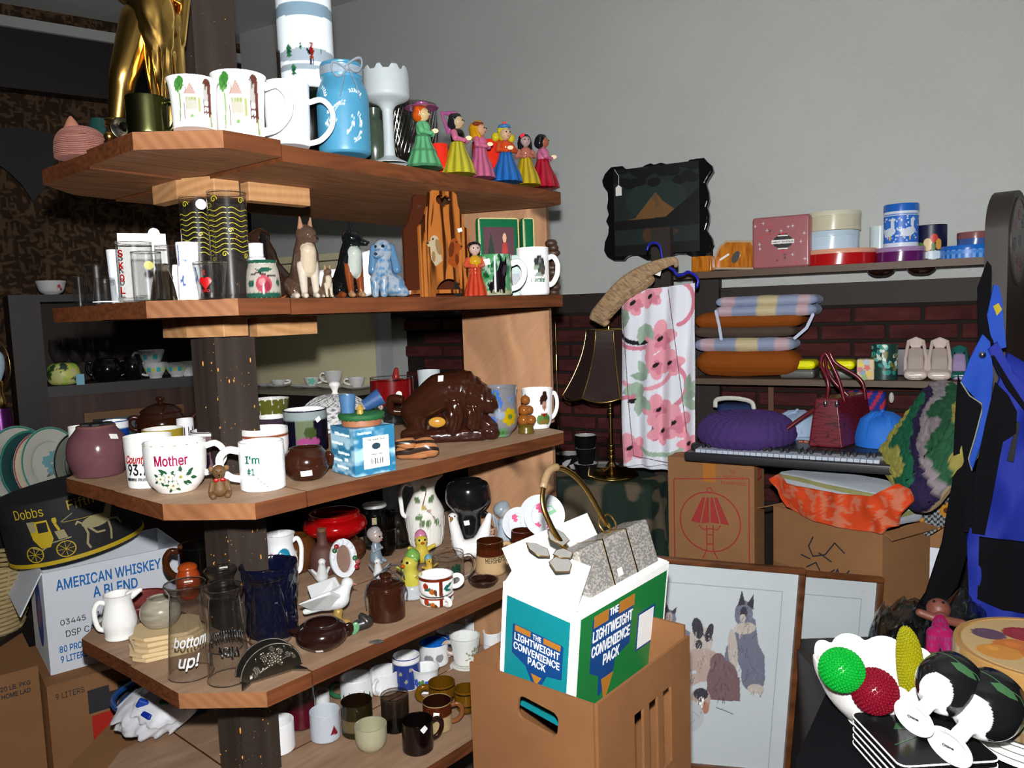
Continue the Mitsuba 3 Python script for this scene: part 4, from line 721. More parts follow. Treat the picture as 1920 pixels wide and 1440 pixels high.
sp=Spot(3,334,110,826,py=930);W,H=sp.R,sp.H
k,R=pot(sp,'mug','wide rounded white cup lettered Mother over white blossoms, gold line at its rim','mug',WHITE,[(.58,0),(.64,.03),(.86,.20),(.97,.42),(1,.72),(1.0,.985),(.985,1)],hd=-6,hout=.027,hz=(.30,.88),hr=.0045,t=.0035)
deco(k,R,text('Mother',.0165,w=.054),col(C(215,35,105),.3),-9,H*.60);deco(k,R,slab(sbox(-W*3.1,0,W*3.1,.0013),.0003),col((.3,.2,.05),.3),0,H*.972,'gold_line')
lg,pt=col(C(50,120,80),.3),col((.70,.72,.62),.3)
for x,z,r,a in((.006,.36,.0125,.3),(-.012,.38,.0085,.9),(-.026,.34,.009,0),(-.006,.19,.0095,.5)):
 for i in range(5):part(k,'leaf_print',wrap(slab(leaf(x+r*.65*math.cos(a+i*1.257),z*H+r*.65*math.sin(a+i*1.257),r*.95,r*.5,math.degrees(a+i*1.257)),.0002),R),lg,False)
 part(k,'blossom_print',wrap(slab(petals(x,z*H,r,5,a+.5),.00035),R),pt,False);part(k,'blossom_print',wrap(slab(disc(x,z*H,r*.22),.0005),R),col((.35,.28,.05),.3),False)
 part(k,'blossom_outline',wrap(slab(petals(x,z*H,r,5,a+.5).boundary.buffer(.00025),.0005),R),col((.12,.13,.08),.4),False)
for x,z,a in((.018,.42,40),(.022,.33,-10),(.014,.28,-40),(-.018,.46,150)):part(k,'leaf_print',wrap(slab(leaf(x,z*H,.013,.006,a),.0003),R),lg,False)
# clay bear
sp=Spot(3,414,58,868,py=937);H=sp.H;k=thing('bear_figurine','small brown clay bear with a red bow tie','figurine',sp.M);BR=C(140,100,55);q=lambda x,y,z:(x*H,y*H,z*H)
part(k,'body',blob([((q(0,0,.22),.24*H),(q(0,0,.42),.17*H)),((q(0,0,.42),.16*H),(q(0,0,.54),.12*H)),((q(0,-.02,.76),.19*H),(q(0,-.05,.72),.17*H)),((q(0,-.2,.69),.075*H),(q(0,-.24,.68),.06*H)),((q(-.22,-.1,.12),.11*H),(q(-.2,-.3,.08),.09*H)),((q(.22,-.1,.12),.11*H),(q(.2,-.3,.08),.09*H)),((q(-.2,-.02,.42),.08*H),(q(-.26,-.12,.2),.075*H)),((q(.2,-.02,.42),.08*H),(q(.26,-.12,.2),.075*H))],.2),col(BR,.6),True)
for s in(-1,1):part(k,'ear',ell(q(.21*s,0,.84),np.array([.085,.05,.085])*H),col(BR*1.3,.6),True);part(k,'bow_loop',ell(q(.09*s,-.20,.53),np.array([.08,.03,.055])*H),RED,True)
part(k,'body__nose',ell(q(0,-.305,.69),.03*H,1),BLACK,True);eyes(k,q(0,-.205,.78),(0,-1,0),(0,0,1),.06*H,.018*H)
sp=Spot(3,408,86,806,py=886);W,H=sp.R,sp.H;rg=np.random.default_rng(12);g=[]
for i in range(7):
 x=W*(-1.3+.42*i);z=H*(.55+.1*(i%2));g+=[(oval(x,z-H*.2,W*.2,H*.25),C(*[(60,35,60),(110,70,110),(40,30,45)][i%3])),(oval(x,z,W*.11,H*.1),C(215,165,150)),(oval(x,z+H*.07,W*.14,H*.07),C(70,35,30))]
pot(sp,'mug','white-lipped mug with a group portrait print on mauve, behind the clay bear','mug',WHITE,STRAIGHT,paint=(C(150,120,125),g+[(sbox(-.2,H*.93,.2,H),(.8,.8,.8))],(.82,.82,.82)))
pot(Spot(3,500,86,802,py=884),'mug','white mug with an orange band, behind the green-lettered mug','mug',WHITE,ROUND,paint=((.78,.76,.74),[(sbox(-.2,.062,.2,.068),C(200,100,60))],(.82,.82,.82)))
sp=Spot(3,495,82,826,py=923);W,H=sp.R,sp.H
k,R=pot(sp,'mug',"white mug lettered I'm #1 in green, handle at the left",'mug',col((.76,.80,.80),.12),[(.93,0),(.97,.03),(1,.1),(1,.88),(.97,.92),(1,.97),(.99,1)],hd=178,hout=.030,hz=(.22,.84),hr=.0052);GT=col(C(40,135,105),.3)
deco(k,R,text("I'm",.0125,w=.025),GT,-25,H*.60);deco(k,R,text('#1',.011,w=.013),GT,-30,H*.36)
for i in range(4):deco(k,R,slab(sbox(-.0012,-.0012,.0012,.0012).difference(sbox(-.0006,-.0006,.0006,.0006)),.0004),GT,-12+7*i,H*(.29-.06*i),'dot_print')
sp=Spot(3,577,86,838,py=905);k,R=pot(sp,'bean_pot','round dark brown bean pot with a white label, beside the blue box','pot',BROWN,BEAN,hd=-15,hout=.006,hz=(.45,.75),t=.005);sticker(k,R,-2,sp.H*.27,.020,.011,3)
# blue candle-topper box
SK=C(70,180,235);SKT=tuple(float(x)*.85 for x in SK)
def skyc(p,n,uv):return mix(SKT,(.45,.68,.80),smoothstep(.42,.62,fbm(p.x*30,p.y*30,p.z*40))*.7)
mat('sky_card',mikit.proc(skyc),.4,.4)
b0=on_z(667,896,LEV[3]);bx=.085;e1=np.array([math.cos(math.radians(41)),math.sin(math.radians(41)),0]);e2=np.array([-math.sin(math.radians(41)),math.cos(math.radians(41)),0]);bh_=at_dist(667,806,b0)[2]-LEV[3]
k=thing('blue_gift_box','sky blue printed cardboard box with a white bar-code label','box');m=cube(bx,bx,bh_,(bx/2,bx/2,bh_/2));m.vertices=m.vertices[:,:1]*e1+m.vertices[:,1:2]*e2+m.vertices[:,2:]*[0,0,1]+b0+[0,0,.0005]
part(k,'carton',m,'sky_card',False);Z3=np.array([0,0,1.0]);fr=lambda g,u,v,th=.0005:onface(slab(g,th),b0+e1*u+Z3*v-e2*.0001,e1,Z3);lf_=lambda m_,u,v:onface(m_,b0+e2*u+Z3*v-e1*.0001,-e2,Z3)
part(k,'label',fr(sbox(.018,.012,.072,.070),0,0),STICKER,False)
for i,ww in enumerate((1,2,1,1,3,1,2,1,1,2,1,3)):part(k,'bar',fr(sbox(.032+.0022*i,.019,.032+.0022*i+.0006*ww,.030),0,0,.0007),KEY,False)
part(k,'picture',fr(oval(.045,.052,.009,.006),0,0,.0007),col(C(60,95,110),.4),False);part(k,'lettering',onface(text('THE SHADE TALE',.0035,w=.036),b0+e1*.045+Z3*.0625-e2*.0003,e1,Z3),KEY,False);part(k,'lettering',onface(text('Flower Tubs',.003,w=.024),b0+e1*.045+Z3*.036-e2*.0003,e1,Z3),KEY,False)
WL=col((.72,.82,.86),.5)
for u,v in((.044,.012),(.038,.038),(.06,.055),(.035,.072),(.066,.024)):part(k,'lettering',lf_(text('CandleToppers',.0048,w=.040),u,v),WL,False)
for u,v in((.062,.072),(.030,.026)):part(k,'lettering',lf_(slab(sbox(-.006,0,.006,.006),.0005),u,v),WL,False)
part(k,'lettering',onface(text('CandleToppers',.0045,w=.03),b0+e1*.022+Z3*.076-e2*.0002,e1,Z3),WL,False)
# topper on the box
tp=b0+(e1+e2)*bx/2+[0,0,bh_+.001];s=depth(tp)/F;k=thing('candle_topper','clay candle lid with two blue tubs on green moss, on the blue box','ornament',mat4(tp,yaw(tp)))
part(k,'clay_ring',lathe([(0,0),(36*s,0),(37*s,.003),(35.5*s,.012),(0,.012)],40),col(C(215,140,95),.6),30)
m=lathe(curve([(41*s,.012),(43*s,.017),(38*s,.023),(0,.024)],14),60);m.vertices+=(meshkit.noise(m.vertices*500,1)[:,None]-.5)*.003;part(k,'moss',m,col(C(40,125,65),.7),True)
part(k,'tub',lathe(shell(curve([(.012,0),(.0155,.035)],8),.002,.003),28).apply_translation((-.024,0,.022)),col(C(95,150,205),.4),30);m=lathe(shell(curve([(.011,0),(.0165,.036)],8),.002,.003),28);m.vertices=m.vertices@rot((0,1,0),62).T+[.006,.002,.034];part(k,'tub',m,col(C(60,105,165),.4),30)
part(k,'birdhouse',[lathe([(0,.022),(.0065,.022),(.0055,.032),(0,.032)],16).apply_translation((-.002,-.024,0)),lathe([(.0085,.031),(0,.042)],16).apply_translation((-.002,-.024,0))],col(C(235,190,80),.4),30)
# things at the back of the third shelf
sp=Spot(3,576,80,768,py=852);W,H=sp.R,sp.H;k,R=pot(sp,'mug','tall dark mug with a pale rim and flower picture, behind the bean pot','mug',WHITE,STRAIGHT,paint=(C(25,22,45),[(sbox(-.2,H*.80,.2,H),C(200,220,220)),(sbox(-W*.5,H*.2,W*.35,H*.78),C(150,165,130)),(oval(W*.1,H*.28,W*.55,H*.12),C(215,100,175)),(oval(W*.2,H*.5,W*.3,H*.14),C(90,110,60))],(.8,.82,.82)));sticker(k,R,35,H*.8,.012,.010,30)
pot(Spot(3,512,50,781,py=840),'mug','white-lipped purple mug behind the orange-banded mug','mug',WHITE,STRAIGHT,paint=(C(90,70,90),[(sbox(-.2,.066,.2,.1),(.8,.8,.8))],(.82,.82,.82)))
sp=Spot(3,512,66,748,py=818);pot(sp,'cup','white cup banded with olive leaf shapes, at the post','cup',WHITE,TAPER,paint=((.75,.77,.74),[(petals(sp.R*(-1+.7*i),sp.H*.8,sp.R*.5,6),C(140,140,60))for i in range(4)],(.7,.7,.66)))
sp=Spot(3,632,140,738,py=812);W,H=sp.R,sp.H;k=thing('dome_cover','white openwork dome cover with a round knob','cover',sp.M);pr=curve([(1,0),(.99,.25),(.86,.6),(.55,.88),(.2,.99),(0,1)],50)*[W,H];m=lathe(pr,72);v=m.vertices;a=np.arctan2(v[:,1],v[:,0]);part(k,'dome',m,'glaze_print',color=np.where(((np.sin(a*20+v[:,2]*330)>.55)|(np.sin(a*20-v[:,2]*330)>.55))[:,None],(.72,.74,.74),(.16,.16,.16)))
lr=lambda z:float(np.interp(z,np.sort(pr[:,1]),pr[np.argsort(pr[:,1]),0]))*1.005
part(k,'lattice',[tube([(lr(z)*math.cos(t0+sg*z*22),lr(z)*math.sin(t0+sg*z*22),z)for z in np.linspace(.01*H,.97*H,14)],.0011,4)for t0 in np.linspace(0,2*PI,22)[:-1]for sg in(-1,1)],WHITE,True,kind='stuff')
part(k,'knob',lathe(curve([(.009,H),(.007,H+.006),(.010,H+.014),(.0145,H+.022),(.013,H+.029),(.006,H+.033),(0,H+.034)],30),28),WHITE,True)
sp=Spot(3,738,80,708,py=798);k,R=tumbler(sp,'candle_glass','large clear candle glass with a red printed band and white dot',CLEAR,STRAIGHT,cat='candle holder')
part(k,'red_band',lathe([(R(sp.H*.5)*.985,sp.H*.42),(R(sp.H*.5)*.985,sp.H*.93)],40),'red_print',True);mat('red_print',C(190,10,20),.2);deco(k,R,slab(oval(0,0,.0085,.0095),.0004),STICKER,18,sp.H*.66,'round_sticker');part(k,'finial',blob([(((.012,.01,sp.H),.010),((.014,.01,sp.H+.020),.006))]),col(C(200,60,55),.2),True)
sp=Spot(3,807,42,696,py=772);pot(sp,'cup','plain white egg cup behind the brown china cat','cup',col((.6,.66,.68),.15),[(.75,0),(.85,.05),(1,.95),(.98,1)])
sp=Spot(3,884,64,698,py=778);pot(sp,'black_jar','black glazed jar behind the brown china cat','jar',BLACK,ROUND)
sp=Spot(3,712,30,750,py=800);child(sp,'small white china dog-faced figure behind the blue box',(.7,.68,.62),(.75,.72,.66),-90,skin=(.75,.68,.6),name='small_figurine',group=None)
# big brown cat
sp=Spot(3,840,190,700,py=842);s=sp.s;k=thing('wild_cat_figurine','large glossy dark brown china wild cat prowling on a rocky base','figurine',sp.M);q=lambda x,y,z:np.array([x*s,y*s,z*s])
bn=[((q(-60,0,60),26*s),(q(-10,0,92),36*s)),((q(-10,0,92),36*s),(q(30,-4,95),38*s)),((q(30,-4,98),36*s),(q(62,-10,80),27*s)),((q(66,-12,76),25*s),(q(80,-18,66),16*s)),((q(-62,0,58),24*s),(q(-50,-12,22),13*s)),((q(-50,-12,22),13*s),(q(-78,-14,18),9*s)),((q(20,-22,70),20*s),(q(10,-26,25),12*s)),((q(50,-14,60),20*s),(q(48,-20,30),13*s)),((q(-20,10,50),14*s),(q(0,10,22),10*s)),((q(60,6,98),9*s),(q(66,6,106),4*s)),((q(62,-22,96),9*s),(q(68,-26,104),4*s))]
m=blob(bn,.16,5);m.vertices+=m.vertex_normals*(np.sin(m.vertices[:,[0]]/s*.55+np.sin(m.vertices[:,[2]]/s*.1)*2)*1.7*s)*(m.vertices[:,[0]]>5*s);part(k,'body',m,BROWN,True)
part(k,'tail',tube(curve([q(-80,2,58),q(-102,0,62),q(-100,-10,84),q(-78,-14,82)],20),8*s,10),BROWN,True)
m=blob([((q(-70,-8,10),14*s),(q(60,-8,12),16*s)),((q(40,4,20),18*s),(q(84,-6,14),15*s)),((q(60,6,40),16*s),(q(80,0,20),18*s))],.16,2);m.vertices[:,2]=np.maximum(m.vertices[:,2],0);m.vertices+=(meshkit.noise(m.vertices*90,2)[:,None]-.5)*.005*(m.vertices[:,[2]]>.004);part(k,'rocky_base',m,col((.03,.008,.005),.12),True)
eyes(k,q(88,-24,74),(.75,-.65,0),(0,0,1),9*s,2*s,col((.3,.2,.05),.1));part(k,'price_sticker',cube(10*s,.0006,13*s).apply_transform(trimesh.transformations.rotation_matrix(-.7,(1,0,.4))).apply_translation(q(-8,-30,120)),STICKER,False)
part(k,'gold_patch',ell(q(-18,-16,38),np.array([16,5,10])*s),mat('gold_glaze',(.45,.22,.03),.15),True)
# whorled wooden pair
def whorl(p,n,uv):
 r=dr.sqrt(dr.square((p.x-.02)*60+9*noise(p.x*20,p.y*20,p.z*20))+dr.square(p.z*60)+dr.square(p.y*30));g=.5+.5*dr.sin(r*9)
 return mix((.02,.010,.007),(.34,.14,.055),smoothstep(.35,.6,g))
mat('whorled_wood',mikit.proc(whorl),.25)
sp=Spot(3,786,66,822,py=866);s=sp.s;k=thing('wooden_duck','carved whorled-grain wooden duck lying by the blue box','carving',sp.M);q=lambda x,y,z:(x*s,y*s,z*s)
part(k,'body',blob([((q(-30,0,14),13*s),(q(14,0,22),20*s)),((q(14,0,22),20*s),(q(24,-6,16),14*s)),((q(-34,0,10),9*s),(q(10,-8,8),8*s))]),'whorled_wood',True);part(k,'head',blob([((q(-16,-10,30),13*s),(q(-36,-14,34),7*s))]),'whorled_wood',True)
sp=Spot(3,938,68,724,py=823);W,H=sp.R,sp.H;g=[]
for x,z,r,c,cc in((-.15,.70,.28,C(85,145,240),C(150,160,50)),(.62,.42,.38,C(240,205,20),C(120,150,60)),(-.2,.88,.18,C(85,145,240),C(150,160,50)),(-.45,.34,.22,C(85,145,240),C(90,120,210)),(.15,.10,.22,C(120,195,120),C(90,160,90)),(-.2,.16,.14,C(70,110,225),C(70,110,225)),(.75,.75,.16,C(140,175,240),C(150,160,50)),(.05,.46,.2,C(185,205,235),C(205,215,240))):g+=[(petals(x*W,z*H,r*W*1.3,7),c),(disc(x*W,z*H,r*W*.4),cc)]
pot(sp,'flower_vase','frosted grey vase painted with blue and yellow flowers','vase',FROST,[(.55,0),(.6,.03),(.62,.06),(.92,.2),(1,.42),(.95,.7),(.98,.92),(1.03,1)],paint=(C(165,165,172),g,C(170,172,178)))
sp=Spot(3,987,34,738,py=814);H=sp.H;k=thing('stacked_figurine','small varnished wooden figure of stacked balls, left of the portrait mug','figurine',sp.M);VB=mat('amber_wood',(.22,.07,.012),.15)
part(k,'base',lathe(curve([(.2,0),(.21,.02),(.18,.16),(.2,.22),(0,.23)],16)*H,24),mat('gold_band',(.10,.07,.01),.25),30)
for x,y,z,r in((-.06,0,.33,.16),(.13,-.03,.33,.13),(-.04,0,.58,.15),(.08,.03,.58,.12),(0,0,.84,.12)):part(k,'ball',ell(np.array((x,y,z))*H,(r*H,r*H,r*H*.95),2),VB,True)
part(k,'point',lathe([(.03*H,.94*H),(0,H)],12),VB,True)
sp=Spot(3,1009,58,729,py=806);W,H=sp.R,sp.H;hx=.45*W
g=[(oval(hx,H*.62,W*.17,H*.15),C(235,185,160)),(oval(hx+W*.02,H*.80,W*.25,H*.09),C(70,40,35)),(oval(hx+W*.05,H*.90,W*.15,H*.07),C(70,40,35)),(oval(hx-W*.2,H*.72,W*.09,H*.12),C(70,40,35)),(oval(hx,H*.36,W*.25,H*.06),C(195,30,40)),(oval(hx-W*.28,H*.24,W*.25,H*.13),C(120,175,90)),(oval(hx+W*.2,H*.24,W*.24,H*.14),C(95,150,70)),(oval(hx,H*.18,W*.4,H*.06),C(180,150,70)),(oval(hx,H*.555,W*.05,H*.012),C(190,40,50))]
pot(sp,'mug','white mug with a portrait of a dark-haired lady, far end of the third shelf','mug',WHITE,TAPER[:2]+[(.9,.2),(.95,.6),(1,.98),(.985,1)],hd=25,hout=.016,paint=((.80,.82,.83),g,(.82,.82,.82)))
sp=Spot(3,945,60,690,py=782);k=thing('wire_rack','bent black wire rack behind the flower vase','rack',sp.M);W,H=sp.R,sp.H
part(k,'wire',[tube([(-W,0,0),(-W,0,.8*H),(-.5*W,0,.78*H),(0,.01,.9*H),(.5*W,0,H),(W,0,.55*H),(.95*W,0,0)],.0012,6),tube([(-.8*W,.03,0),(-.7*W,.03,.7*H),(.7*W,.03,.6*H),(.9*W,.03,0)],.0012,6)],MATBLACK,True)
# brown teapot by the post
sp=Spot(3,306,90,772,py=826);W,H=sp.R,sp.H;k,R=pot(sp,'teapot','dark brown lidded teapot left of the post','teapot',BROWN,[(.6,0),(.7,.05),(1,.45),(.98,.75),(.80,.95),(.78,1)],hd=182,hout=.02,hz=(.35,.85),hr=.005)
part(k,'lid',lathe(curve([(.82*W,H),(.8*W,H+.004),(.5*W,H+.016),(.2*W,H+.021),(.10*W,H+.024),(.17*W,H+.03),(.15*W,H+.037),(0,H+.039)],40),36),BROWN,True);part(k,'spout',blob([(((W*.9,0,H*.45),.012),((W*1.45,0,H*.92),.006))]),BROWN,True)
sp=Spot(3,351,30,786,py=850);pot(sp,'mug','white mug with navy stripes, half behind the post','mug',WHITE,STRAIGHT,paint=((.8,.8,.82),[(sbox(sp.R*(-1.2+.5*i),0,sp.R*(-1.05+.5*i),sp.H*.8),C(25,35,85))for i in range(6)],(.8,.8,.8)))
# ---------------------------------------------------------------- fourth shelf
sp=Spot(4,228,60,1112,py=1204);W,H=sp.R,sp.H
k,R=pot(sp,'cream_jug','small white china cream jug with a loop handle, at the left of the fourth shelf','jug',WHITE,[(.86,0),(.92,.03),(.90,.12),(1,.3),(.98,.45),(.78,.78),(.80,.92),(.86,1)],hd=183,hout=.018,hz=(.22,.86),hr=.0038)
part(k,'spout',blob([(((W*.7,0,H*.92),.010),((W*1.28,0,H*1.0),.004))]),WHITE,True)
TAN=col((.56,.42,.23),.5);b=on_z(318,1236,LEV[4]);c0=b+[*(b[:2]/np.linalg.norm(b[:2])*.058),0];hts=0
for i in range(5):
 w=(.064,.066,.062,.058,.056)[i];g=sbox(-w,-w*.86,w,w*.86).buffer(-.02,join_style=2).buffer(.02,join_style=3);g=affinity.rotate(g,(6,0,9,3,-4)[i])
 k=thing('stone_coaster',('lowest cut-corner tan plate of the stack','second cut-corner tan plate up the stack','middle cut-corner tan plate of the stack','fourth cut-corner tan plate up the stack','topmost cut-corner tan plate, under the pottery jug')[i],'plate',mat4(c0+[.002*(i%2),0,.0004+hts],yaw(c0)),'stack of tan plates')
 part(k,'slab',[slab(g.buffer(-.004),.003),slab(g,.005,.003)],TAN,False);hts+=.0083
P=c0+[.000,0,hts+.001];P[:2]+=np.array([-.012,.004])
sp=Spot(0,298,72,1120,P=P);W,H=sp.R,sp.H
def stonew(p,n,uv):return mix((.16,.135,.095),(.40,.36,.28),fbm(p.x*40,p.y*40,p.z*160))
mat('stoneware',mikit.proc(stonew),.3,.4)
k,R=pot(sp,'stone_jug','squat grey stoneware jug on the stack of tan plates','jug','stoneware',[(.55,0),(.72,.04),(.96,.3),(1,.48),(.92,.72),(.62,.92),(.60,1)],hd=40,hout=.012,hz=(.55,.95))
sp=Spot(4,266,116,1122,py=1168);pot(sp,'rose_bowl','rose pink pottery bowl behind the white cream jug','bowl',col(C(165,80,75),.25),[(.5,0),(.7,.15),(.95,.75),(1,.92),(.99,1)],t=.008)
sp=Spot(4,356,44,1064,py=1128);k,R=pot(sp,'orange_pot','orange glazed pot behind the bottoms-up glasses','pot',col(C(235,95,35),.25),BEAN);part(k,'lid',ell((0,0,sp.H),(sp.R*.8,sp.R*.8,sp.R*.45)),col(C(240,105,40),.25),True)
sp=Spot(4,378,74,1020,py=1096);tumbler(sp,'amber_mug','amber glass mug with a loop handle, left of the post',AMBER,STRAIGHT,cat='mug',foot=False);part('amber_mug','handle',handle(sp.R,.15*sp.H,.9*sp.H,.026,182,.006),mat('amber_solid',(.05,.014,.004),.12),True)
# bottoms-up glasses
PIL=[(1,0),(.985,.06),(.92,.3),(.82,.58),(.76,.76),(.72,.855),(.74,.90),(.88,.955),(.92,.985),(.90,1)]
ETCH=col((.52,.53,.54),.6)
for px,w,top,py,lab,bk in((360,80,1090,1279,'upturned footed glass etched Bottoms up, leftmost of the four',0),(432,78,1096,1288,'upturned footed glass with its lettering on the far side, beside the napkin holder',1),(424,64,1064,1226,'upturned footed glass with a price sticker on its foot, behind the others',2),(508,76,1078,1214,'upturned footed glass in front of the dark blue vase',1)):
 sp=Spot(4,px,w,top,py=py);W,H=sp.R,sp.H;k=thing('bar_glass',lab,'glass',sp.M,'bottoms-up glasses');p=prof(PIL,W,H,44);R=rf(p)
 part(k,'wall',lathe(p,44),CLEAR,True);part(k,'foot',lathe(curve([(0,.90*H),(.66*W,.905*H),(.84*W,.955*H),(.88*W,.985*H),(.6*W,.992*H),(0,.985*H)],30),40),CLEAR,40)
 part(k,'rim',lathe([(W+.001*math.cos(t),.001+.001*math.sin(t))for t in np.linspace(0,2*PI,7)],44),'rim_glass',True);part(k,'foot_rim',lathe([(.90*W+.0016*math.cos(t),.985*H+.0016*math.sin(t))for t in np.linspace(0,2*PI,9)],44),'rim_glass',True)
 if bk==0:deco(k,R,text('bottom',.017,w=.056,slant=.25),ETCH,3,H*.37);deco(k,R,text('up!',.020,w=.032,slant=.25),ETCH,-8,H*.16)
 elif bk==1:deco(k,R,text("bottom's",.017,w=.060,slant=.25),ETCH,182,H*.36);deco(k,R,text('up!',.020,w=.032,slant=.25),ETCH,172,H*.16)
 if bk in(0,2):part(k,'price_sticker',onface(slab(sbox(-.007,-.004,.007,.004),.0005),(.006,.004,H*.994),(1,0,0),(0,1,0)),STICKER,False)
# napkin holder
pa,pb=on_z(452,1288,LEV[4]),on_z(566,1252,LEV[4]);ex=(pb-pa)/np.linalg.norm(pb-pa);L=np.linalg.norm(pb-pa);Rm=np.stack([ex,np.array([-ex[1],ex[0],0]),[0,0,1]],1)
k=thing('napkin_holder','pewter napkin holder with a beaded edge and raised flowers','napkin holder',mat4((pa+pb)/2+[0,0,.001],R=Rm));hN=at_dist(508,1208,(pa+pb)/2)[2]-LEV[4]
fan=lambda s:Polygon([(-L*.40*s,.002),(L*.40*s,.002)]+[(L*.5*s*math.cos(t),hN*.12+hN*.86*s*math.sin(t))for t in np.linspace(.05,PI-.05,24)])
for y,nm in((0,'front_plate'),(.026,'rear_plate')):
 part(k,nm,upright(slab(fan(1),.002),(0,y,0)),mat('pewter_dark',(.10,.095,.08),.35,metal=1.0),False);part(k,'beaded_edge',[ell((L*.5*math.cos(t),y-.001,hN*.12+hN*.86*math.sin(t)),.0016,1)for t in np.linspace(.05,PI-.05,70)],PEWTER,True,kind='stuff')
part(k,'base',cube(L*.8,.03,.003,(0,.013,.0015)),PEWTER,False)
for x in(-1,1):part(k,'foot',slab(Polygon([(x*L*.38,-.004),(x*L*.52,-.016),(x*L*.46,.004)]).buffer(.002),.003),PEWTER,False)
rg=np.random.default_rng(4)
for x,z,r in((-.02,.45,.16),(.10,.50,.18),(-.12,.62,.13),(.02,.66,.15),(.14,.72,.12),(.02,.85,.09),(-.25,.34,.13),(.27,.55,.10),(.36,.45,.08),(-.28,.22,.1)):
 c=np.array([x*L,-.003,z*hN]);r=r*hN*.85
 part(k,'raised_flower',[ell(c+[r*.6*math.cos(t),0,r*.6*math.sin(t)],(r*.42,.004,r*.42),1)for t in np.arange(6)*PI/3+rg.random()]+[ell(c,(r*.35,.004,r*.35),1)],PEWTER,True)
part(k,'raised_stem',[tube([(-L*.36,-.002,hN*(.14+.03*i)),(-L*.2,-.003,hN*.25),(x*L,-.003,z*hN)],.0011,5)for i,(x,z)in enumerate(((-.02,.4),(.1,.45),(-.2,.35),(.25,.5)))]+[ell((L*rg.uniform(-.3,.36),-.0025,hN*rg.uniform(.28,.8)),(.004,.0015,.002),1,rot((0,1,0),rg.uniform(0,180)))for _ in range(30)],PEWTER,True)
# dark blue vase with a crinkled skin
sp=Spot(4,514,106,1054,py=1206);W,H=sp.R,sp.H;k=thing('cobalt_vase','tall crinkled cobalt blue vase behind the bottoms-up glasses','vase',sp.M)
m=lathe(np.vstack([[(0,0)],curve([(.80,0),(.86,.03),(.84,.3),(.87,.6),(.97,.9),(1,.97),(.98,1)],60)*[W,H],curve([(.92,.985),(.82,.6),(.75,.05),(0,.05)],20)*[W,H]]),64);v=m.vertices;m.vertices+=m.vertex_normals*((meshkit.fbm(v*[70,70,45],2,3)[:,None]-.5)*.010);part(k,'body',m,col((.0025,.0035,.015),.14),True)
sp=Spot(4,530,60,1000,py=1108);W,H=sp.R,sp.H;PKC,BLC=C(240,175,215),C(50,180,225)
k,R=pot(sp,'balloon_jug','white jug painted with pink and blue balloons, behind the cobalt vase','jug',WHITE,[(.9,0),(1,.1),(1.02,.5),(.82,.72),(.80,.85),(.95,1)],hd=10,hout=.018,paint=((.80,.82,.84),[(oval(-W*.55,H*.52,W*.5,H*.17),PKC),(oval(W*.22,H*.60,W*.42,H*.17),BLC),(oval(W*.95,H*.45,W*.3,H*.14),C(200,130,190)),(oval(W*.1,H*.66,W*.1,H*.04),C(150,215,240))],(.8,.8,.8)))
part(k,'spout',blob([(((-W*.6,0,H*.9),.009),((-W*1.05,0,H*.99),.003))]),WHITE,True)
sp=Spot(4,556,84,1004,py=1082);pot(sp,'brown_crock','brown glazed crock behind the balloon jug','crock',mat('honey_glaze',(.09,.032,.008),.15),BEAN)
CLAY=col(C(120,75,62),.65)
sp=Spot(4,608,50,996,py=1082);W,H=sp.R,sp.H;k,R=pot(sp,'clay_bottle','small unglazed clay bottle with a cork, in front of the red bowl','bottle',CLAY,[(.8,0),(.95,.05),(1,.35),(.8,.6),(.42,.72),(.36,.9),(.40,1)]);part(k,'cork',lathe([(0,H-.004),(.30*W,H-.004),(.33*W,H+.008),(0,H+.008)],20),col(C(165,115,80),.8),30)
sp=Spot(4,642,92,1010,py=1068);pot(sp,'brown_crock','squat brown crock under the red bowl','crock',mat('red_clay_glaze',(.07,.022,.010),.3),BEAN)
P=sp.P+[-.012,0,sp.H+.0015];sp=Spot(0,628,118,960,P=P);pot(sp,'red_bowl','glossy bright red squat bowl with an inturned rim','bowl',col(C(225,15,20),.12),[(.45,0),(.55,.04),(.92,.34),(1,.52),(.94,.72),(.78,.84),(.80,.97),(.78,1)],t=.004,n=36)
# oval frame with roses
sp=Spot(4,648,60,1008,py=1092);W,H=sp.R,sp.H;k=thing('oval_frame','white china oval photo frame with small roses, behind the doves','frame',mat4(sp.P,yaw(sp.P)+.5)@trimesh.transformations.rotation_matrix(math.radians(-10),(1,0,0)))
ov=oval(0,H*.48,W*.9,H*.48);part(k,'frame',upright(slab(ov.difference(oval(0,H*.46,W*.52,H*.34)),.007)),WHITE_B,False);part(k,'picture',upright(slab(oval(0,H*.46,W*.6,H*.38),.002),(0,.004,0)),col(C(190,150,130),.6),False)
for i,t in enumerate(np.linspace(.3,2.9,7)):part(k,'scallop',ell((W*.75*math.cos(t),-.007,H*.46+H*.42*math.sin(t)),(.006,.003,.0075)),WHITE_B,True)
for x,z,c in((-.45,.80,C(215,60,75)),(.75,.2,C(215,45,60)),(.85,.32,C(230,120,120)),(-.6,.72,C(80,140,90)),(.7,.42,C(90,150,100))):part(k,'rose',ell((x*W,-.010,z*H),(.0062,.005,.0062)),col(c,.3),True)
DV=np.array([.60,.62,.62])
bird(Spot(4,604,70,1042,py=1108),'white china dove, wings half raised, behind the dove on the rose base',DV,-80,.12,wspread=.35,beak=(.5,.25,.2))
bird(Spot(4,632,96,1082,py=1190),'white china dove with outstretched wing on a yellow, green and black base',DV,-8,.16,base=C(215,175,90),wspread=.75,pitch=0)
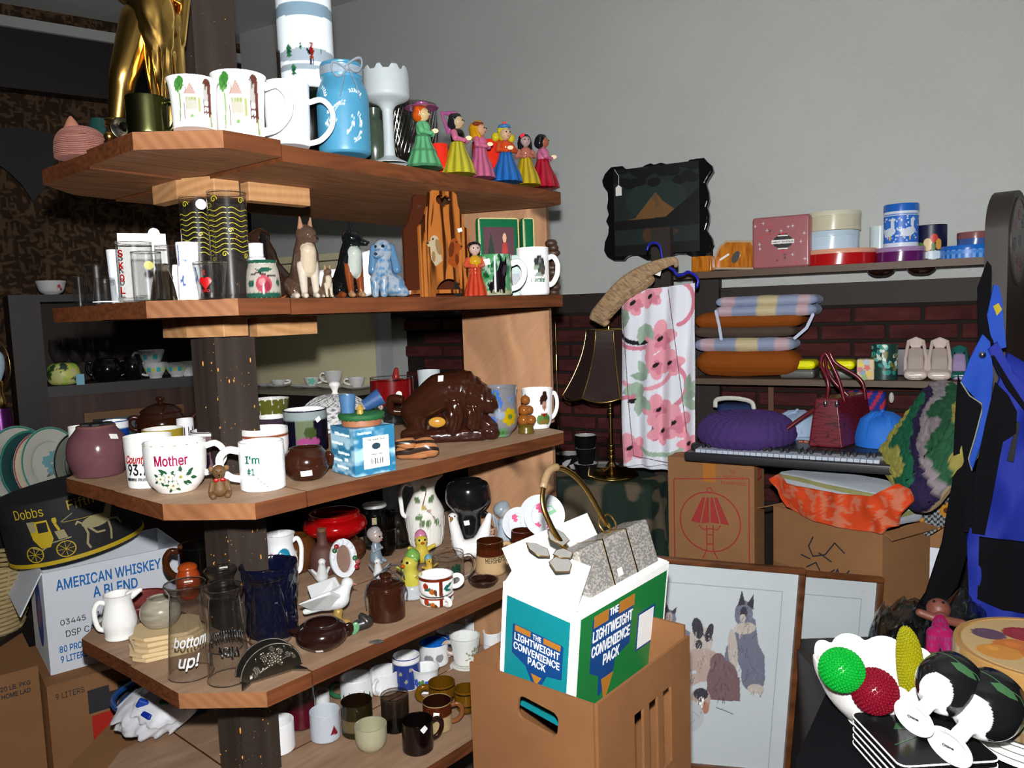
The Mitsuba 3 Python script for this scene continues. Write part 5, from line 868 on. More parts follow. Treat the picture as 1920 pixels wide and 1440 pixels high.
bird(Spot(4,712,70,1042,py=1100),'white china dove with grey wings, behind the brown crock with the wire bail',DV,-100,.22,wspread=.6,wingc=C(165,165,165))
sp=Spot(4,676,40,1150,py=1190);mv=np.linalg.inv(PLACE['dove_figurine_001'])@sp.M;m=blob([(((-.006,0,.010),.011),((.014,.004,.014),.012)),(((.014,0,.016),.010),((.004,.004,.026),.007))]);m.vertices[:,2]=np.maximum(m.vertices[:,2],0);part('dove_figurine_001','rock',m.apply_transform(mv),col((.02,.02,.018),.3),True,'black rock')
part('dove_figurine_001','leaf',[ell((-.010,-.012,.010),(.009,.003,.013),1,rot((0,1,0),20)).apply_transform(mv),ell((-.016,-.010,.006),(.008,.003,.009),1).apply_transform(mv)],col(C(130,205,150),.3),True,'pale green leaves')
sp=Spot(4,606,96,1166,py=1233);W,H=sp.R,sp.H;k,R=pot(sp,'creamer','round very dark brown creamer with a white label near its foot','jug',DKBROWN,[(.50,0),(.6,.05),(.9,.3),(1,.55),(.92,.8),(.72,.95),(.68,1)],hd=4,hout=.007,hz=(.4,.7),t=.004);part(k,'spout',blob([(((-W*.8,0,H*.72),.009),((-W*1.12,0,H*.80),.004))]),DKBROWN,True);sticker(k,R,-10,H*.14,.013,.007,2)
sp=Spot(4,727,72,1098,py=1169);W,H=sp.R,sp.H;k,R=pot(sp,'bail_crock','brown lidded crock with a grey wire bail','crock',BROWN,[(.90,0),(.94,.03),(.94,.80),(1.0,.84),(1.0,.98),(.97,1)],t=.004)
part(k,'lid',lathe(curve([(.98*W,H*.99),(.96*W,H+.004),(.5*W,H+.009),(.3*W,H+.010),(.26*W,H+.016),(.33*W,H+.021),(.2*W,H+.026),(0,H+.027)],40),36),BROWN,40);WIRE=mat('grey_wire',(.10,.11,.12),.4,metal=.6)
part(k,'wire_bail',[tube(curve([(-W*1.04,-.01,H*.35),(-W*1.05,-.008,H*.9),(-W*.6,-.012,H+.022),(0,-.008,H+.034),(W*.4,0,H+.026),(W*1.04,0,H*.85),(W*1.03,0,H*.5)],50),.0013,6),tube(curve([(-W*.5,.01,H+.015),(W*.1,-.01,H+.040),(W*.7,0,H+.038),(W*.98,.004,H+.012)],24),.0013,6)],WIRE,True)
pa=on_z(706,1205,LEV[4]);k=thing('flint_chip','grey flint arrowhead lying on the front edge of the fourth shelf','stone',mat4(pa,yaw(pa)));part(k,'chip',slab(Polygon([(-.014,.003),(.002,.008),(.013,.001),(.004,-.004),(.003,-.009),(-.002,-.004)]),.003),col((.07,.065,.065),.7),False)
# jars, boy, pitcher
sp=Spot(4,706,46,950,py=1032);W,H=sp.R,sp.H;tumbler(sp,'glass_jar','clear glass jar with a pale lid behind the china boy',HAZE,[(.95,0),(1,.1),(1,.7),(.85,.85),(.9,1)],cat='jar');part('glass_jar','lid',lathe([(0,H),(.95*W,H),(1.0*W,H+.002),(.95*W,H+.008),(0,H+.008)],30),col((.42,.45,.44),.4),30);part('glass_jar','paper_tag',cube(.012,.0008,.018,(-.002,-W*1.03,H*.72)),col(C(225,215,160),.6),False)
tumbler(Spot(4,748,46,956,py=1030),'glass_jar','smoky glass carafe beside the rose pitcher',SMOKE,[(.9,0),(1,.2),(.9,.5),(.55,.72),(.6,1)],cat='jar')
tumbler(Spot(4,724,44,990,py=1046),'glass_jar','brown glass jar behind the china boy, low',AMBER,ROUND,cat='jar')
child(Spot(4,706,42,986,py=1062),'grey-blue china boy with folded arms, seated',C(150,170,185,1.5),C(195,190,190,1.5),-35,skin=C(215,195,185,1.5),group=None,name='boy_figurine')
sp=Spot(4,800,72,892,py=1034);W,H=sp.R,sp.H;LG,BRN=C(130,160,110,1.5),C(150,100,70,1.5)
g=[(stroke([(W*.9,H*.30),(W*.3,H*.52),(-W*.1,H*.62),(W*.1,H*.8)],W*.05),BRN)]+[(leaf(x*W,z*H,W*.5,W*.3,a),LG)for x,z,a in((-.1,.5,200),(.2,.45,260),(.5,.45,-60),(-.2,.66,150),(.2,.66,40),(.1,.8,120),(-.05,.44,240))]+[(disc(-W*.05,H*.6,W*.12),C(235,215,120,1.5)),(disc(W*.25,H*.56,W*.08),C(230,190,170,1.5))]
k,R=pot(sp,'rose_pitcher','tall white pitcher with a leafy spray, ribbed below','pitcher',WHITE,[(.62,0),(.85,.05),(.95,.25),(1,.45),(.92,.56),(.62,.72),(.56,.82),(.72,.93),(.80,1)],hd=188,hout=.028,hz=(.44,.9),paint=((.78,.77,.72),g,(.7,.7,.66)),hr=.0045);part(k,'spout',blob([(((W*.4,0,H*.92),.009),((W*.95,0,H*1.0),.004))]),WHITE,True)
part(k,'rib',[tube([(R(z*H)*1.005*math.cos(t),R(z*H)*1.005*math.sin(t),z*H)for z in np.linspace(.04,.42,8)],.0009,5)for t in np.linspace(0,2*PI,15)[:-1]],col((.72,.71,.67),.15),True,kind='stuff');part(k,'collar',lathe([(R(.5*H)*1.0,.495*H),(R(.5*H)*1.03,.5*H),(R(.5*H)*1.0,.505*H)],36),WHITE,True)
sp=Spot(4,882,96,954,py=1064);H=sp.H;k=thing('goose_planter','white china goose planter with the black jug set on its back','planter',sp.M);q=lambda x,y,z:(x*H,y*H,z*H)
part(k,'body',blob([((q(-.08,0,.20),.20*H),(q(.20,0,.24),.19*H)),((q(.22,0,.3),.17*H),(q(.40,0,.85),.05*H)),((q(-.20,-.02,.3),.13*H),(q(-.30,-.06,.80),.09*H)),((q(-.30,-.06,.86),.095*H),)]),col((.76,.76,.76),.2),True);part(k,'beak',blob([((q(-.32,-.14,.86),.035*H),(q(-.34,-.22,.83),.015*H))]),col(C(230,160,80),.3),True);eyes(k,q(-.31,-.14,.90),(0,-1,0),(0,0,1),.05*H,.016*H)
sp=Spot(0,868,84,900,P=sp.P+[0,.02,.40*H]);W,H=sp.R,sp.H;k,R=pot(sp,'black_jug','round glossy black jug with an ear-shaped handle, on the white goose','jug',BLACK,[(.35,0),(.5,.1),(.52,.3),(.6,.42),(.98,.62),(1,.78),(.9,.93),(.62,.98),(.62,1)],hd=-12,hout=.014,hz=(.14,.42),n=40);sticker(k,R,-12,H*.30,.014,.012,10)
def chick(sp,label,body,hat,face=-80,base=None,hatb=None):
 H=sp.H;k=thing('chick_figurine',label,'figurine',sp.M,'china chicks');f=dirv(face);s=np.array([-f[1],f[0],0]);up=np.array([0,0,1.]);p=lambda a,b,z:f*a*H+s*b*H+up*z*H
 part(k,'body',blob([((p(0,0,.30),.22*H),(p(.02,0,.48),.17*H)),((p(.03,0,.72),.17*H),),((p(.02,0,.5),.14*H),(p(.03,0,.7),.14*H))]),col(body,.15),True)
 for i in(-1,1):part(k,'wing',blob([((p(.0,.17*i,.46),.06*H),(p(.06,.34*i,.56),.05*H))]),col(body,.15),True)
 part(k,'beak',ell(p(.22,0,.70),np.array([.05,.05,.035])*H),col(C(240,110,35),.2),True);eyes(k,p(.165,0,.77),f,up,.075*H,.03*H)
 part(k,'bonnet',blob([((p(-.05,0,.84),.16*H),(p(-.04,0,.92),.10*H)),((p(-.02,.13,.8),.05*H),(p(-.02,-.13,.8),.05*H))]),col(hat,.2),True)
 if base is not None:part(k,'skirt',lathe(curve([(.0,.0),(.24,.0),(.26,.1),(.22,.28),(.0,.3)],20)*H,30),col(base,.2),40)
 if hatb is not None:part(k,'plinth',lathe([(0,-.0),(.22*H,0),(.21*H,.07*H),(0,.07*H)],4),col(hatb,.2),False)
 return k
chick(Spot(4,792,50,994,py=1070),'yellow china chick in a pink bonnet',C(245,220,85,1.5),C(240,150,190,1.5))
chick(Spot(4,806,44,1040,py=1092),'yellow china chick with blue wings beside the holly glass mug',C(245,205,80,1.45),C(130,190,215,1.45),-60,C(150,200,215,1.45))
chick(Spot(4,774,58,1030,py=1129),'china duckling in a green bonnet and yellow coat on an orange foot',C(235,225,90,1.4),C(140,200,90,1.4),-140,C(225,230,235,1.4),C(245,125,35,1.4))
sp=Spot(4,842,60,1036,py=1104);W,H=sp.R,sp.H;k,R=tumbler(sp,'glass_mug','clear glass mug printed with dark holly and white birds',CLEAR,STRAIGHT,cat='mug');part(k,'handle',handle(W,.15*H,.85*H,.022,0,.004),'rim_glass',True)
for x,z,c,r in((-.5,.5,C(30,70,50),.35),(-.1,.55,C(110,30,60),.3),(.3,.5,C(30,75,55),.4),(-.35,.42,(.7,.7,.7),.14),(.0,.4,(.7,.7,.7),.16),(.6,.6,C(35,80,60),.3)):deco(k,R,slab(petals(x*W,0,r*W,5,x),.0003),col(c,.4),0,z*H,'holly_print')
RDB,TEA,OR=C(150,55,30),C(40,140,130),C(235,130,45)
sp=Spot(4,820,64,1112,py=1142);s0=sp
for j in range(2):
 W,H=sp.R,sp.H;g=[(sbox(W*.15,0,W*.36,H*.86),RDB),(sbox(-.2,H*.86,.2,H),RDB),(leaf(W*.4,H*.45,W*.7,W*.22,20),TEA),(leaf(W*.4,H*.45,W*.6,W*.2,-20),TEA),(leaf(-W*.2,H*.5,W*.6,W*.2,190),TEA),(disc(-W*.65,H*.62,W*.18),C(215,70,40)),(disc(-W*.25,H*.35,W*.17),OR),(leaf(-W*.1,H*.5,W*.5,W*.2,280),C(130,80,40))]
 pot(sp,'soup_cup',('lower of two stacked white cups with a painted brown cross and fruit','upper of two stacked white cups with a painted brown cross and fruit')[j],'cup',WHITE,[(.7,0),(.85,.05),(.98,.3),(1,.9),(.99,1)],'stacked fruit cups',hd=(-8 if j else-60),hout=.017,hz=(.3,.9),paint=((.80,.79,.76),g,(.82,.82,.80)))
 sp=Spot(0,820,66,1076,P=s0.P+[0,0,s0.H+.001])
for px,w,top,py,d,c,lab in((853,38,984,1030,-70,C(230,215,200,1.6),'china baby with a grey peaked cap, left of the small children'),(876,32,986,1046,-50,C(235,225,215,1.6),'china baby in white with hands together'),(921,28,984,1030,-60,C(200,160,140,1.6),'small china child with brown hair behind the lettered mug')):
 child(Spot(4,px,w,top,py=py),lab,C(225,220,215,1.6),(C(200,185,165,1.6)if px<900 else C(110,65,45,1.6)),d,skin=C(225,175,150,1.6),cap=(C(195,190,180,1.6)if px==853 else None))
child(Spot(4,945,36,938,py=1022),'pale grey kneeling china angel with folded hands',C(185,200,215,1.7),C(165,180,190,1.7),10,skin=C(190,185,185,1.7),wings=True,group=None,name='angel_figurine')
TANG=C(225,190,140,1.5);HB=C(85,35,15,1.5)
for px,w,top,py,lab in((921,60,1013,1083,'brown and tan stoneware mug with dark lettering, nearest the saucer'),(981,50,994,1052,'brown and tan stoneware mug half hidden by the gold handle')):
 sp=Spot(4,px,w,top,py=py);W,H=sp.R,sp.H;k,R=pot(sp,'stoneware_mug',lab,'mug',BROWN,[(.8,0),(.97,.05),(1,.2),(.88,.6),(.84,.95),(.82,1)],'stoneware mugs',hd=12,hout=.018,paint=(TANG,[(sbox(-.2,H*.58,.2,H),HB),(sbox(-.2,H*.8,.2,H),HB*.6)],HB*.6),hm=col(TANG,.2));deco(k,R,text("HERSHEY'S",.011,w=.052),col(C(75,75,45),.4),24,H*.42)
pot(Spot(4,907,56,1086,py=1107),'saucer','small dark brown saucer dish by the stoneware mug','saucer',DKBROWN,[(.6,0),(.8,.2),(1,.9),(1,1)],t=.004)
pot(Spot(4,1014,40,1004,py=1036),'brown_cup','small brown lidded pot behind the gold handle','pot',BROWN,BEAN)
# flowered plates leaning at the far end
for px,py,w,dz,lab in((1024,1050,78,0,'white plate with pink flowers leaning at the far end, in front'),(1014,1046,76,.035,'white plate behind the flowered plate at the far end'),(975,1040,62,.0,'grey-white flowered plate behind the china angel')):
 b=on_z(px,py,LEV[4]);b=b+[*(b[:2]/np.linalg.norm(b[:2])*(.02+dz)),0];R0=w*depth(b)/F/2;k=thing('flower_plate',lab,'plate',mat4(b,yaw(b)+.25),'flowered plates')
 til=rot((1,0,0),76);zc=at_dist(px,968 if px>1000 else 984,b)[2]-LEV[4];c=np.array([0,.01,zc]);part(k,'easel',[cube(.004,.05,.004,(x,.0,.002))for x in(-.018,.018)]+[tube([(x,.022,0),(x,.012+.012,zc)],.002,6)for x in(-.018,.018)]+[tube([(x,-.008,.0),(x,.006,zc-R0*.93)],.002,6)for x in(-.018,.018)],MATBLACK,True);plate(k,'dish',c,R0,WHITE_B,til)
 for x,y,r in((-.2,.45,.2),(-.15,.25,.14),(.25,-.5,.2),(-.35,-.45,.16)):part(k,'flower_print',(lambda m:m.apply_translation(c))(trimesh.Trimesh(slab(petals(x*R0,y*R0,r*R0),.0004,.056*R0+.0005).vertices@til.T,slab(petals(x*R0,y*R0,r*R0),.0004,.05*R0).faces,process=False)),col(C(235,90,140,1.8),.4),False)
 lf2=slab(shapely.union_all([leaf(.1*R0,.0,.6*R0,.2*R0,20),stroke([(.0,.45*R0),(.4*R0,.4*R0),(.6*R0,.1*R0)],.05*R0)]),.0004,.056*R0+.0005);lf2.vertices=lf2.vertices@til.T+c;part(k,'leaf_print',lf2,col(C(150,210,165,1.8),.4),False)
# ---------------------------------------------------------------- bottom shelf
GM='mugs on the bottom shelf'
def mug5(px,w,top,py,lab,base=(.74,.76,.78),shapes=None,hd=None,norm=STRAIGHT,ins=(.78,.8,.8),name='mug',cat='mug',**kw):
 sp=Spot(5,px,w,top,py=py);return(*pot(sp,name,lab,cat,WHITE,norm,GM,hd=hd,paint=(np.asarray(base),shapes(sp.R,sp.H)if shapes else[],np.asarray(ins)),**kw),sp)
mug5(670,60,1268,1322,'white mug printed with green fir trees on the bottom shelf',shapes=lambda W,H:[x for i in range(5)for x in[(Polygon([(W*(-.9+.45*i)-.006,H*.1),(W*(-.9+.45*i)+.006,H*.1),(W*(-.9+.45*i),H*(.5+.12*(i%2)))]),C(30,85,60,1.7))]],hd=188,hm=col(C(45,110,75,1.7),.2))
mug5(722,56,1256,1306,'plain white mug with its handle towards the lens, bottom shelf',hd=-115)
mug5(764,52,1228,1298,'navy blue patterned mug with a white rim',C(40,60,135,1.8),lambda W,H:[(sbox(-.2,H*.86,.2,H),(.8,.8,.8)),(sbox(-.2,0,.2,H*.05),(.8,.8,.8))]+[(disc(W*(-.8+.37*i),H*(.2+.12*((i*3)%5)),W*.12),C(170,165,130,1.8))for i in range(6)],hd=None)
mug5(800,52,1250,1304,'white mug with blue flowers and a wide mouth',shapes=lambda W,H:[(petals(W*(-.8+.5*i),H*.45,W*.32,5),(C(60,100,215,1.7),C(90,150,90,1.7))[i%2])for i in range(5)],norm=FLARE,hd=None)
mug5(815,54,1204,1254,'white mug with a bright blue inside and grey sketches',shapes=lambda W,H:[(oval(-W*.4,H*.4,W*.35,H*.25),C(150,150,155,1.8)),(oval(W*.4,H*.45,W*.3,H*.2),C(150,150,155,1.8))],ins=C(25,110,205,1.8),hd=15)
sp=Spot(5,876,120,1252,py=1272);pot(sp,'saucer','pale saucer with an olive border under the white teacup','saucer',WHITE,[(.4,0),(.5,.2),(.9,.75),(1,1)],GM,paint=((.72,.73,.68),[],(.74,.75,.70)),t=.003)
sp=Spot(0,872,58,1192,P=sp.P+[-.002,0,.006]);W,H=sp.R,sp.H;rg=np.random.default_rng(6);pot(sp,'teacup','tall white teacup with an olive sprig on its saucer, bottom shelf','cup',WHITE,[(.62,0),(.74,.06),(.84,.5),(.98,.95),(.98,1)],GM,hd=172,hout=.02,hz=(.3,.75),paint=((.74,.77,.75),[(oval(W*(.7+.25*rg.normal()),H*(.38+.16*rg.normal()),W*.09,H*.03,rg.uniform(0,180)),C(140,145,85,1.8))for _ in range(40)],(.72,.75,.73)),hm=col((.45,.36,.33),.2))
mug5(846,56,1180,1214,'blue mug at the back of the bottom shelf',C(35,70,145,2),hd=None);mug5(886,26,1164,1208,'narrow grey-white mug at the back of the bottom shelf',(.6,.63,.66));mug5(912,34,1150,1200,'tall white mug with dark green leaves, by the carton',(.68,.7,.68),lambda W,H:[(oval(W*.8,H*.5,W*.4,H*.4),C(30,80,50,2))]);mug5(924,36,1184,1222,'white ridged mug by the carton',(.72,.74,.76),lambda W,H:[(sbox(-.2,H*.3,.2,H*.34),(.4,.42,.45))])
AM=C(125,85,15,1.6)
def barrel(W,H):return[(sbox(-.2,H*z0,.2,H*z1),C(30,25,12,1.6))for z0,z1 in((.06,.12),(.38,.44),(.86,.92))]+[(stroke([(W*(-1.5+.12*i),H*.15),(W*(-1.5+.12*i),H*.85)],W*.03),AM*.5)for i in range(26)]
mug5(830,50,1278,1332,'amber barrel mug with its handle at the left',AM,barrel,hd=188,norm=ROUND,ins=AM*.7,hm=col(AM,.15),hout=.024,hr=.006);mug5(875,44,1290,1346,'amber barrel mug against the brown carton',AM,barrel,norm=ROUND,ins=AM*.7,hm=col(AM,.15))
k,R,sp=mug5(822,54,1314,1378,'tan mug with a brown top and price sticker',C(205,180,130,1.5),lambda W,H:[(sbox(-.2,H*.55,.2,H),C(95,40,20,1.5))],hd=-5,ins=C(45,22,12,1.5),hm=col(C(150,90,50,1.5),.2));sticker(k,R,-5,sp.H*.72,.013,.012,-8)
k,R,sp=mug5(785,58,1350,1420,'very dark brown mug at the bottom of the picture, with a sticker',C(30,14,10),hd=20,ins=C(22,12,10),hm=DKBROWN);sticker(k,R,25,sp.H*.9,.013,.012,35)
mug5(672,58,1314,1388,'dark olive and brown banded mug',C(45,38,18,1.5),lambda W,H:[(sbox(-.2,H*.2,.2,H*.55),C(120,105,70,1.5)),(oval(W*.3,H*.38,W*.35,H*.16),C(95,80,20,1.5))],ins=C(35,22,12,1.5),hd=None)
k,R,sp=mug5(612,56,1332,1396,'frosted pale blue glass mug with a red print',(.46,.50,.56),lambda W,H:[(Polygon([(W*.3,H*.3),(W*.6,H*.62),(W*.9,H*.25)]),C(170,40,60))],ins=(.5,.55,.6))
tumbler(Spot(5,743,52,1302,py=1378),'glass_mug','smoky glass mug on the bottom shelf',SMOKE,STRAIGHT,GM,cat='mug');mug5(698,60,1358,1420,'cream bowl at the very bottom of the picture',C(240,235,195),norm=ROUND,name='bowl',cat='bowl',ins=C(235,230,190));mug5(524,60,1352,1420,'white mug at the left of the bottom shelf',(.78,.8,.82));mug5(606,26,1296,1332,'small white cup behind the frosted mug',(.7,.72,.72))
sp=Spot(5,567,52,1282,py=1372);k,R=tumbler(sp,'candle_glass','clear glass with deep red candle wax, bottom shelf',CLEAR,STRAIGHT,cat='candle');part(k,'wax',lathe([(0,.003),(sp.R*.93,.003),(sp.R*.96,sp.H*.5),(0,sp.H*.5)],36),col(C(120,20,45,1.5),.2),30)
# ---------------------------------------------------------------- left of the shelves
def at_Y(px,py,Y):
 d=ray(px,py);return EYE+d*(Y/d[1])
WHK=math.radians(24.9+14);wx,wy=np.array([math.cos(WHK),math.sin(WHK),0]),np.array([-math.sin(WHK),math.cos(WHK),0])
A=at_Y(78,1076,1.86);hW=A[2]-at_dist(82,1271,A)[2];A0=A-[0,0,hW];wW=.33
def frame(P,ex,ey):return mat4(P,R=np.stack([ex,ey,[0,0,1]],1))
GREYB=mat('white_card',(.66,.70,.76),.6,.3);k=carton('whiskey_carton','white whiskey carton with blue lettering, under the oval hat box',frame(A0,wx,wy),wW,.24,hW,'white_card',flaps=(('l',.11,62),),t=.004)
BLUE=col(C(25,110,185,1.9),.5);INK=col((.02,.02,.025),.6)
def fc(m,x,z):return upright(m,(x,-.0004,z))
part(k,'lettering',fc(text('AMERICAN WHISKEY',.026,w=.245,bold=True),.150,hW-.050),BLUE,False);part(k,'lettering',fc(text('A BLEND',.026,w=.105),.160,hW-.087),BLUE,False)
part(k,'lettering',fc(text('80 PROOF',.016,w=.070),.058,.052),BLUE,False);part(k,'lettering',fc(text('9 LITERS',.016,w=.060),.054,.026),BLUE,False)
part(k,'lettering',fc(text('03445  11/17/4',.014,w=.140,bold=False),.100,hW-.140),INK,False);part(k,'lettering',fc(text('DSP CA-63',.016,w=.100,bold=False),.090,hW-.172),INK,False)
me=slab(oval(0,0,.05,.09),.0005);part(k,'emblem',onface(me,(-.0004,.10,hW*.52),(0,-1,0),(0,0,1)),col(C(40,80,160,2),.5),False);part(k,'emblem',onface(slab(affinity.rotate(oval(0,0,.018,.05),-20),.0008),(-.0004,.10,hW*.52),(0,-1,0),(0,0,1)),col(C(150,80,110,2),.5),False)
# hat box
P=at_Y(152,1068,1.93);Rh=np.array([.165,.135]);P=P+wy*.12+wx*.02;tl=trimesh.transformations.rotation_matrix(math.radians(-8),wy)[:3,:3]
k=thing('hat_box','oval black hat box with yellow lettering and a coach and horse','hat box',mat4([P[0],P[1],A[2]+.020],R=tl@np.stack([wx,wy,[0,0,1]],1)));HH=at_dist(150,905,P)[2]-A[2]-.02
BKB=mat('hatbox_black',(.017,.017,.019),.6,.3);YELB=col(C(205,175,35,1.9),.5);CRM=col(C(165,155,115,1.9),.5)
def ovl(prof_,seg=72):m=lathe(prof_,seg);m.vertices*=[Rh[0],Rh[1],1];return m
part(k,'body',ovl([(0,0),(.97,0),(.97,HH-.04),(0,HH-.04)]),BKB,35);part(k,'yellow_band',ovl([(.972,.0),(.98,.001),(.98,.010),(.972,.011)]),YELB,35)
part(k,'lid',ovl([(.98,HH-.046),(1.0,HH-.046),(1.0,HH-.002),(.985,HH),(0,HH)]),BKB,35)
def oval_wrap(m,a0,z,sc=1.0):
 m=m.subdivide_to_size(.012,6)if np.ptp(m.vertices[:,0])>.012 else m.copy();x,y,d=m.vertices.T;a=a0+x/.150;m.vertices=np.stack([(Rh[0]*sc+d)*np.sin(a),-(Rh[1]*sc+d)*np.cos(a),z+y],1);return m
part(k,'lettering',oval_wrap(text('Dobbs',.024,w=.066,bold=False),-.68,HH-.036),YELB,False);part(k,'lettering',oval_wrap(text('Fifth Avenue',.024,w=.165,bold=False),.42,HH-.036),YELB,False)
def ow(g,m,nm,d=.0006):part(k,nm,oval_wrap(slab(g,d),-.05,.012,.972),m,False)
ow(Polygon([(-.105,.105),(-.06,.105),(-.055,.055),(-.065,.035),(-.085,.035),(-.10,.06)]),YELB,'coach_print');ow(Polygon([(-.106,.107),(-.088,.107),(-.088,.08),(-.102,.08)]),CRM,'coach_print',.0009);ow(sbox(-.084,.075,-.062,.100),BKB,'coach_print',.0009);ow(oval(-.09,.115,.012,.006),YELB,'coach_print')
for x in(-.105,-.035):ow(disc(x,.022,.021).difference(disc(x,.022,.0185)),YELB,'wheel_print');[ow(stroke([(x,.022),(x+.019*math.cos(t),.022+.019*math.sin(t))],.0012),YELB,'spoke_print')for t in np.arange(8)*PI/4]
ow(shapely.union_all([stroke([(-.105,.04),(-.085,.03),(-.06,.045),(-.02,.048)],.003),Polygon([(-.05,.072),(-.03,.072),(-.025,.05),(-.045,.05)])]),CRM,'coach_print');ow(shapely.union_all([oval(-.045,.10,.005,.009),oval(-.045,.114,.004,.005),stroke([(-.045,.09),(-.04,.075)],.006)]),YELB,'coachman_print')
ow(stroke([(-.032,.092),(.035,.130)],.0018),CRM,'whip_print');ow(stroke([(-.03,.090),(.05,.084)],.0012),YELB,'rein_print')
hs=shapely.union_all([oval(.040,.070,.033,.016),Polygon([(.055,.075),(.075,.115),(.082,.118),(.090,.104),(.084,.100),(.072,.064)]),Polygon([(.076,.116),(.079,.124),(.083,.117)]),stroke([(.012,.068),(.016,.045),(.010,.02),(.014,.008)],.005),stroke([(.02,.06),(.035,.04),(.052,.038)],.005),stroke([(.066,.062),(.068,.035),(.064,.012)],.005),stroke([(.068,.064),(.090,.058),(.097,.042)],.005),stroke([(.008,.074),(.0,.082),(-.004,.076)],.004)]);ow(hs,CRM,'horse_print')
# brown cartons below
B0=at_Y(88,1300,1.80);zB=A0[2]-.003
k=carton('liquor_carton','brown carton marked 9 LITERS with big black and red letters',frame([B0[0],B0[1],zB-.30],wx,wy),.36,.30,.30,'kraft',open_top=False)
part(k,'lettering',fc(text('9 LITERS',.014,w=.062,bold=False),.048,.265),INK,False);part(k,'lettering',fc(slab(shapely.union_all([sbox(0,0,.048,.06),sbox(.048,.02,.068,.042),sbox(.068,0,.115,.06)]),.0006),.085,.205),INK,False);part(k,'lettering',fc(slab(shapely.union_all([sbox(0,-.10,.045,0),sbox(0,-.015,.10,0),sbox(.03,-.055,.10,-.035),sbox(.085,-.10,.12,0)]),.0006),.09,.198),col(C(190,40,25,1.8),.5),False)
B1=at_Y(84,1290,1.86);uu=-wx*.30
k=carton('packing_carton','plain brown carton at the left edge marked with pack weight',frame([*(B1-wx*.335)[:2],zB-.30],wx,wy),.325,.3,.33,'kraft',open_top=False)
part(k,'lettering',fc(text('2',.03),.222,.272),INK,False);part(k,'lettering',fc(text('20 LB. PKG',.011,w=.062),.275,.293),INK,False);part(k,'lettering',fc(text('HOME LAD',.011,w=.060),.275,.274),INK,False)
k=thing('support_stack','dark brown crate under the cartons at the left','crate',frame([*(A0-wx*.34)[:2],0],wx,wy));part(k,'crate',cube(.68,.5,zB-.302,(.34,.26,(zB-.302)/2)),'dark_wood',False)
# wicker basket
b=at_Y(-18,1182,2.05);k=thing('wicker_basket','pale wicker basket at the left edge of the picture','basket',mat4(b));hB=.19;WK=mat('wicker',(.42,.33,.16),.6,.3)
for i in range(15):z=.008+i*hB/15;r=.075+.05*i/15;part(k,'strand',tube([(r*math.cos(t)*(1+.02*math.sin(t*12+PI*i)),r*math.sin(t)*(1+.02*math.sin(t*12+PI*i)),z)for t in np.linspace(0,2*PI,48)],.0065,5),WK,True)
part(k,'stake',[tube([(.072*math.cos(t),.072*math.sin(t),0),(.125*math.cos(t),.125*math.sin(t),hB)],.004,5)for t in np.arange(12)*PI/6],WK,True,kind='stuff');part(k,'bottom',lathe([(0,0),(.075,0),(.075,.006),(0,.006)],24),WK,False)
part(thing('crate_stand','dark crate under the wicker basket','crate',mat4([b[0],b[1],0])),'crate',cube(.15,.15,b[2]-.001,(0,.0,b[2]/2)),'dark_wood',False)
# plates standing on edge
TEAL=col(C(60,130,115,2.3),.2);PLW=col(C(190,190,180,2.3),.15);tb=at_Y(80,948,2.42)
for i,(px,py,w,hgt,m,ed,lab)in enumerate(((38,946,175,150,PLW,TEAL,'pale plate with a teal rim, leftmost of the plates on edge'),(60,948,150,138,col(C(40,75,75,2.3),.15),TEAL,'dark teal plate among the plates on edge'),(82,945,140,132,col(C(200,190,170,2.3),.15),col(C(150,80,90,2.3),.2),'cream plate with a maroon line among the plates on edge'),(98,935,140,138,PLW,TEAL,'white plate with a green rim and blue flowers, foremost of the plates on edge'),(150,925,130,125,'hazy_plate',STEEL,'patterned grey glass plate right of the plates on edge'))):
 if m=='hazy_plate':mat('hazy_plate',C(120,125,115,2.3),.15)
 c=at_Y(px,py,2.42+.02*i);R0=hgt*depth(c)/F/2;fdir=np.array([.97,-.243,0]);ydir=np.cross([0,0,1.],fdir);Rm=np.stack([ydir,np.cross(fdir,ydir),fdir],1)@rot((1,0,0),-10)
 c[2]=tb[2];k=thing('standing_plate',lab,'plate',mat4(c),'plates standing on edge');ctr=np.array([0,0,R0*1.0]);plate(k,'dish',ctr,R0,m,Rm,ed)
 if i in(3,0):
  for x,y in((-.1,.1),(.15,.2),(0,-.15)):mm=slab(petals(x*R0,y*R0,.16*R0,6),.0006,.052*R0);mm.vertices=mm.vertices@Rm.T+ctr;part(k,'flower_print',mm,col(C(110,160,170,2.3),.3),False)
  mm=slab(shapely.union_all([stroke([(0,.0),(.1*R0,-.3*R0),(.25*R0,-.45*R0)],.03*R0),leaf(.05*R0,-.2*R0,.3*R0,.08*R0,200)]),.0006,.052*R0);mm.vertices=mm.vertices@Rm.T+ctr;part(k,'stem_print',mm,col(C(110,100,80,2.3),.3),False)
 if i==4:
  for q in(.35,.5,.62,.8):mm=lathe([(q*R0,.058*R0),((q+.03)*R0,.06*R0+(.08*R0 if q>.7 else 0))],48);mm.vertices=mm.vertices@Rm.T+ctr;part(k,'ring_print',mm,col(C(60,60,55,2.3),.3),True)
k=thing('side_stand','dark stand under the plates on edge','stand',mat4([tb[0]+.02,tb[1]+.03,0]));part(k,'block',cube(.24,.24,tb[2]-.001,(0,0,(tb[2]-.001)/2)),'dark_wood',False)
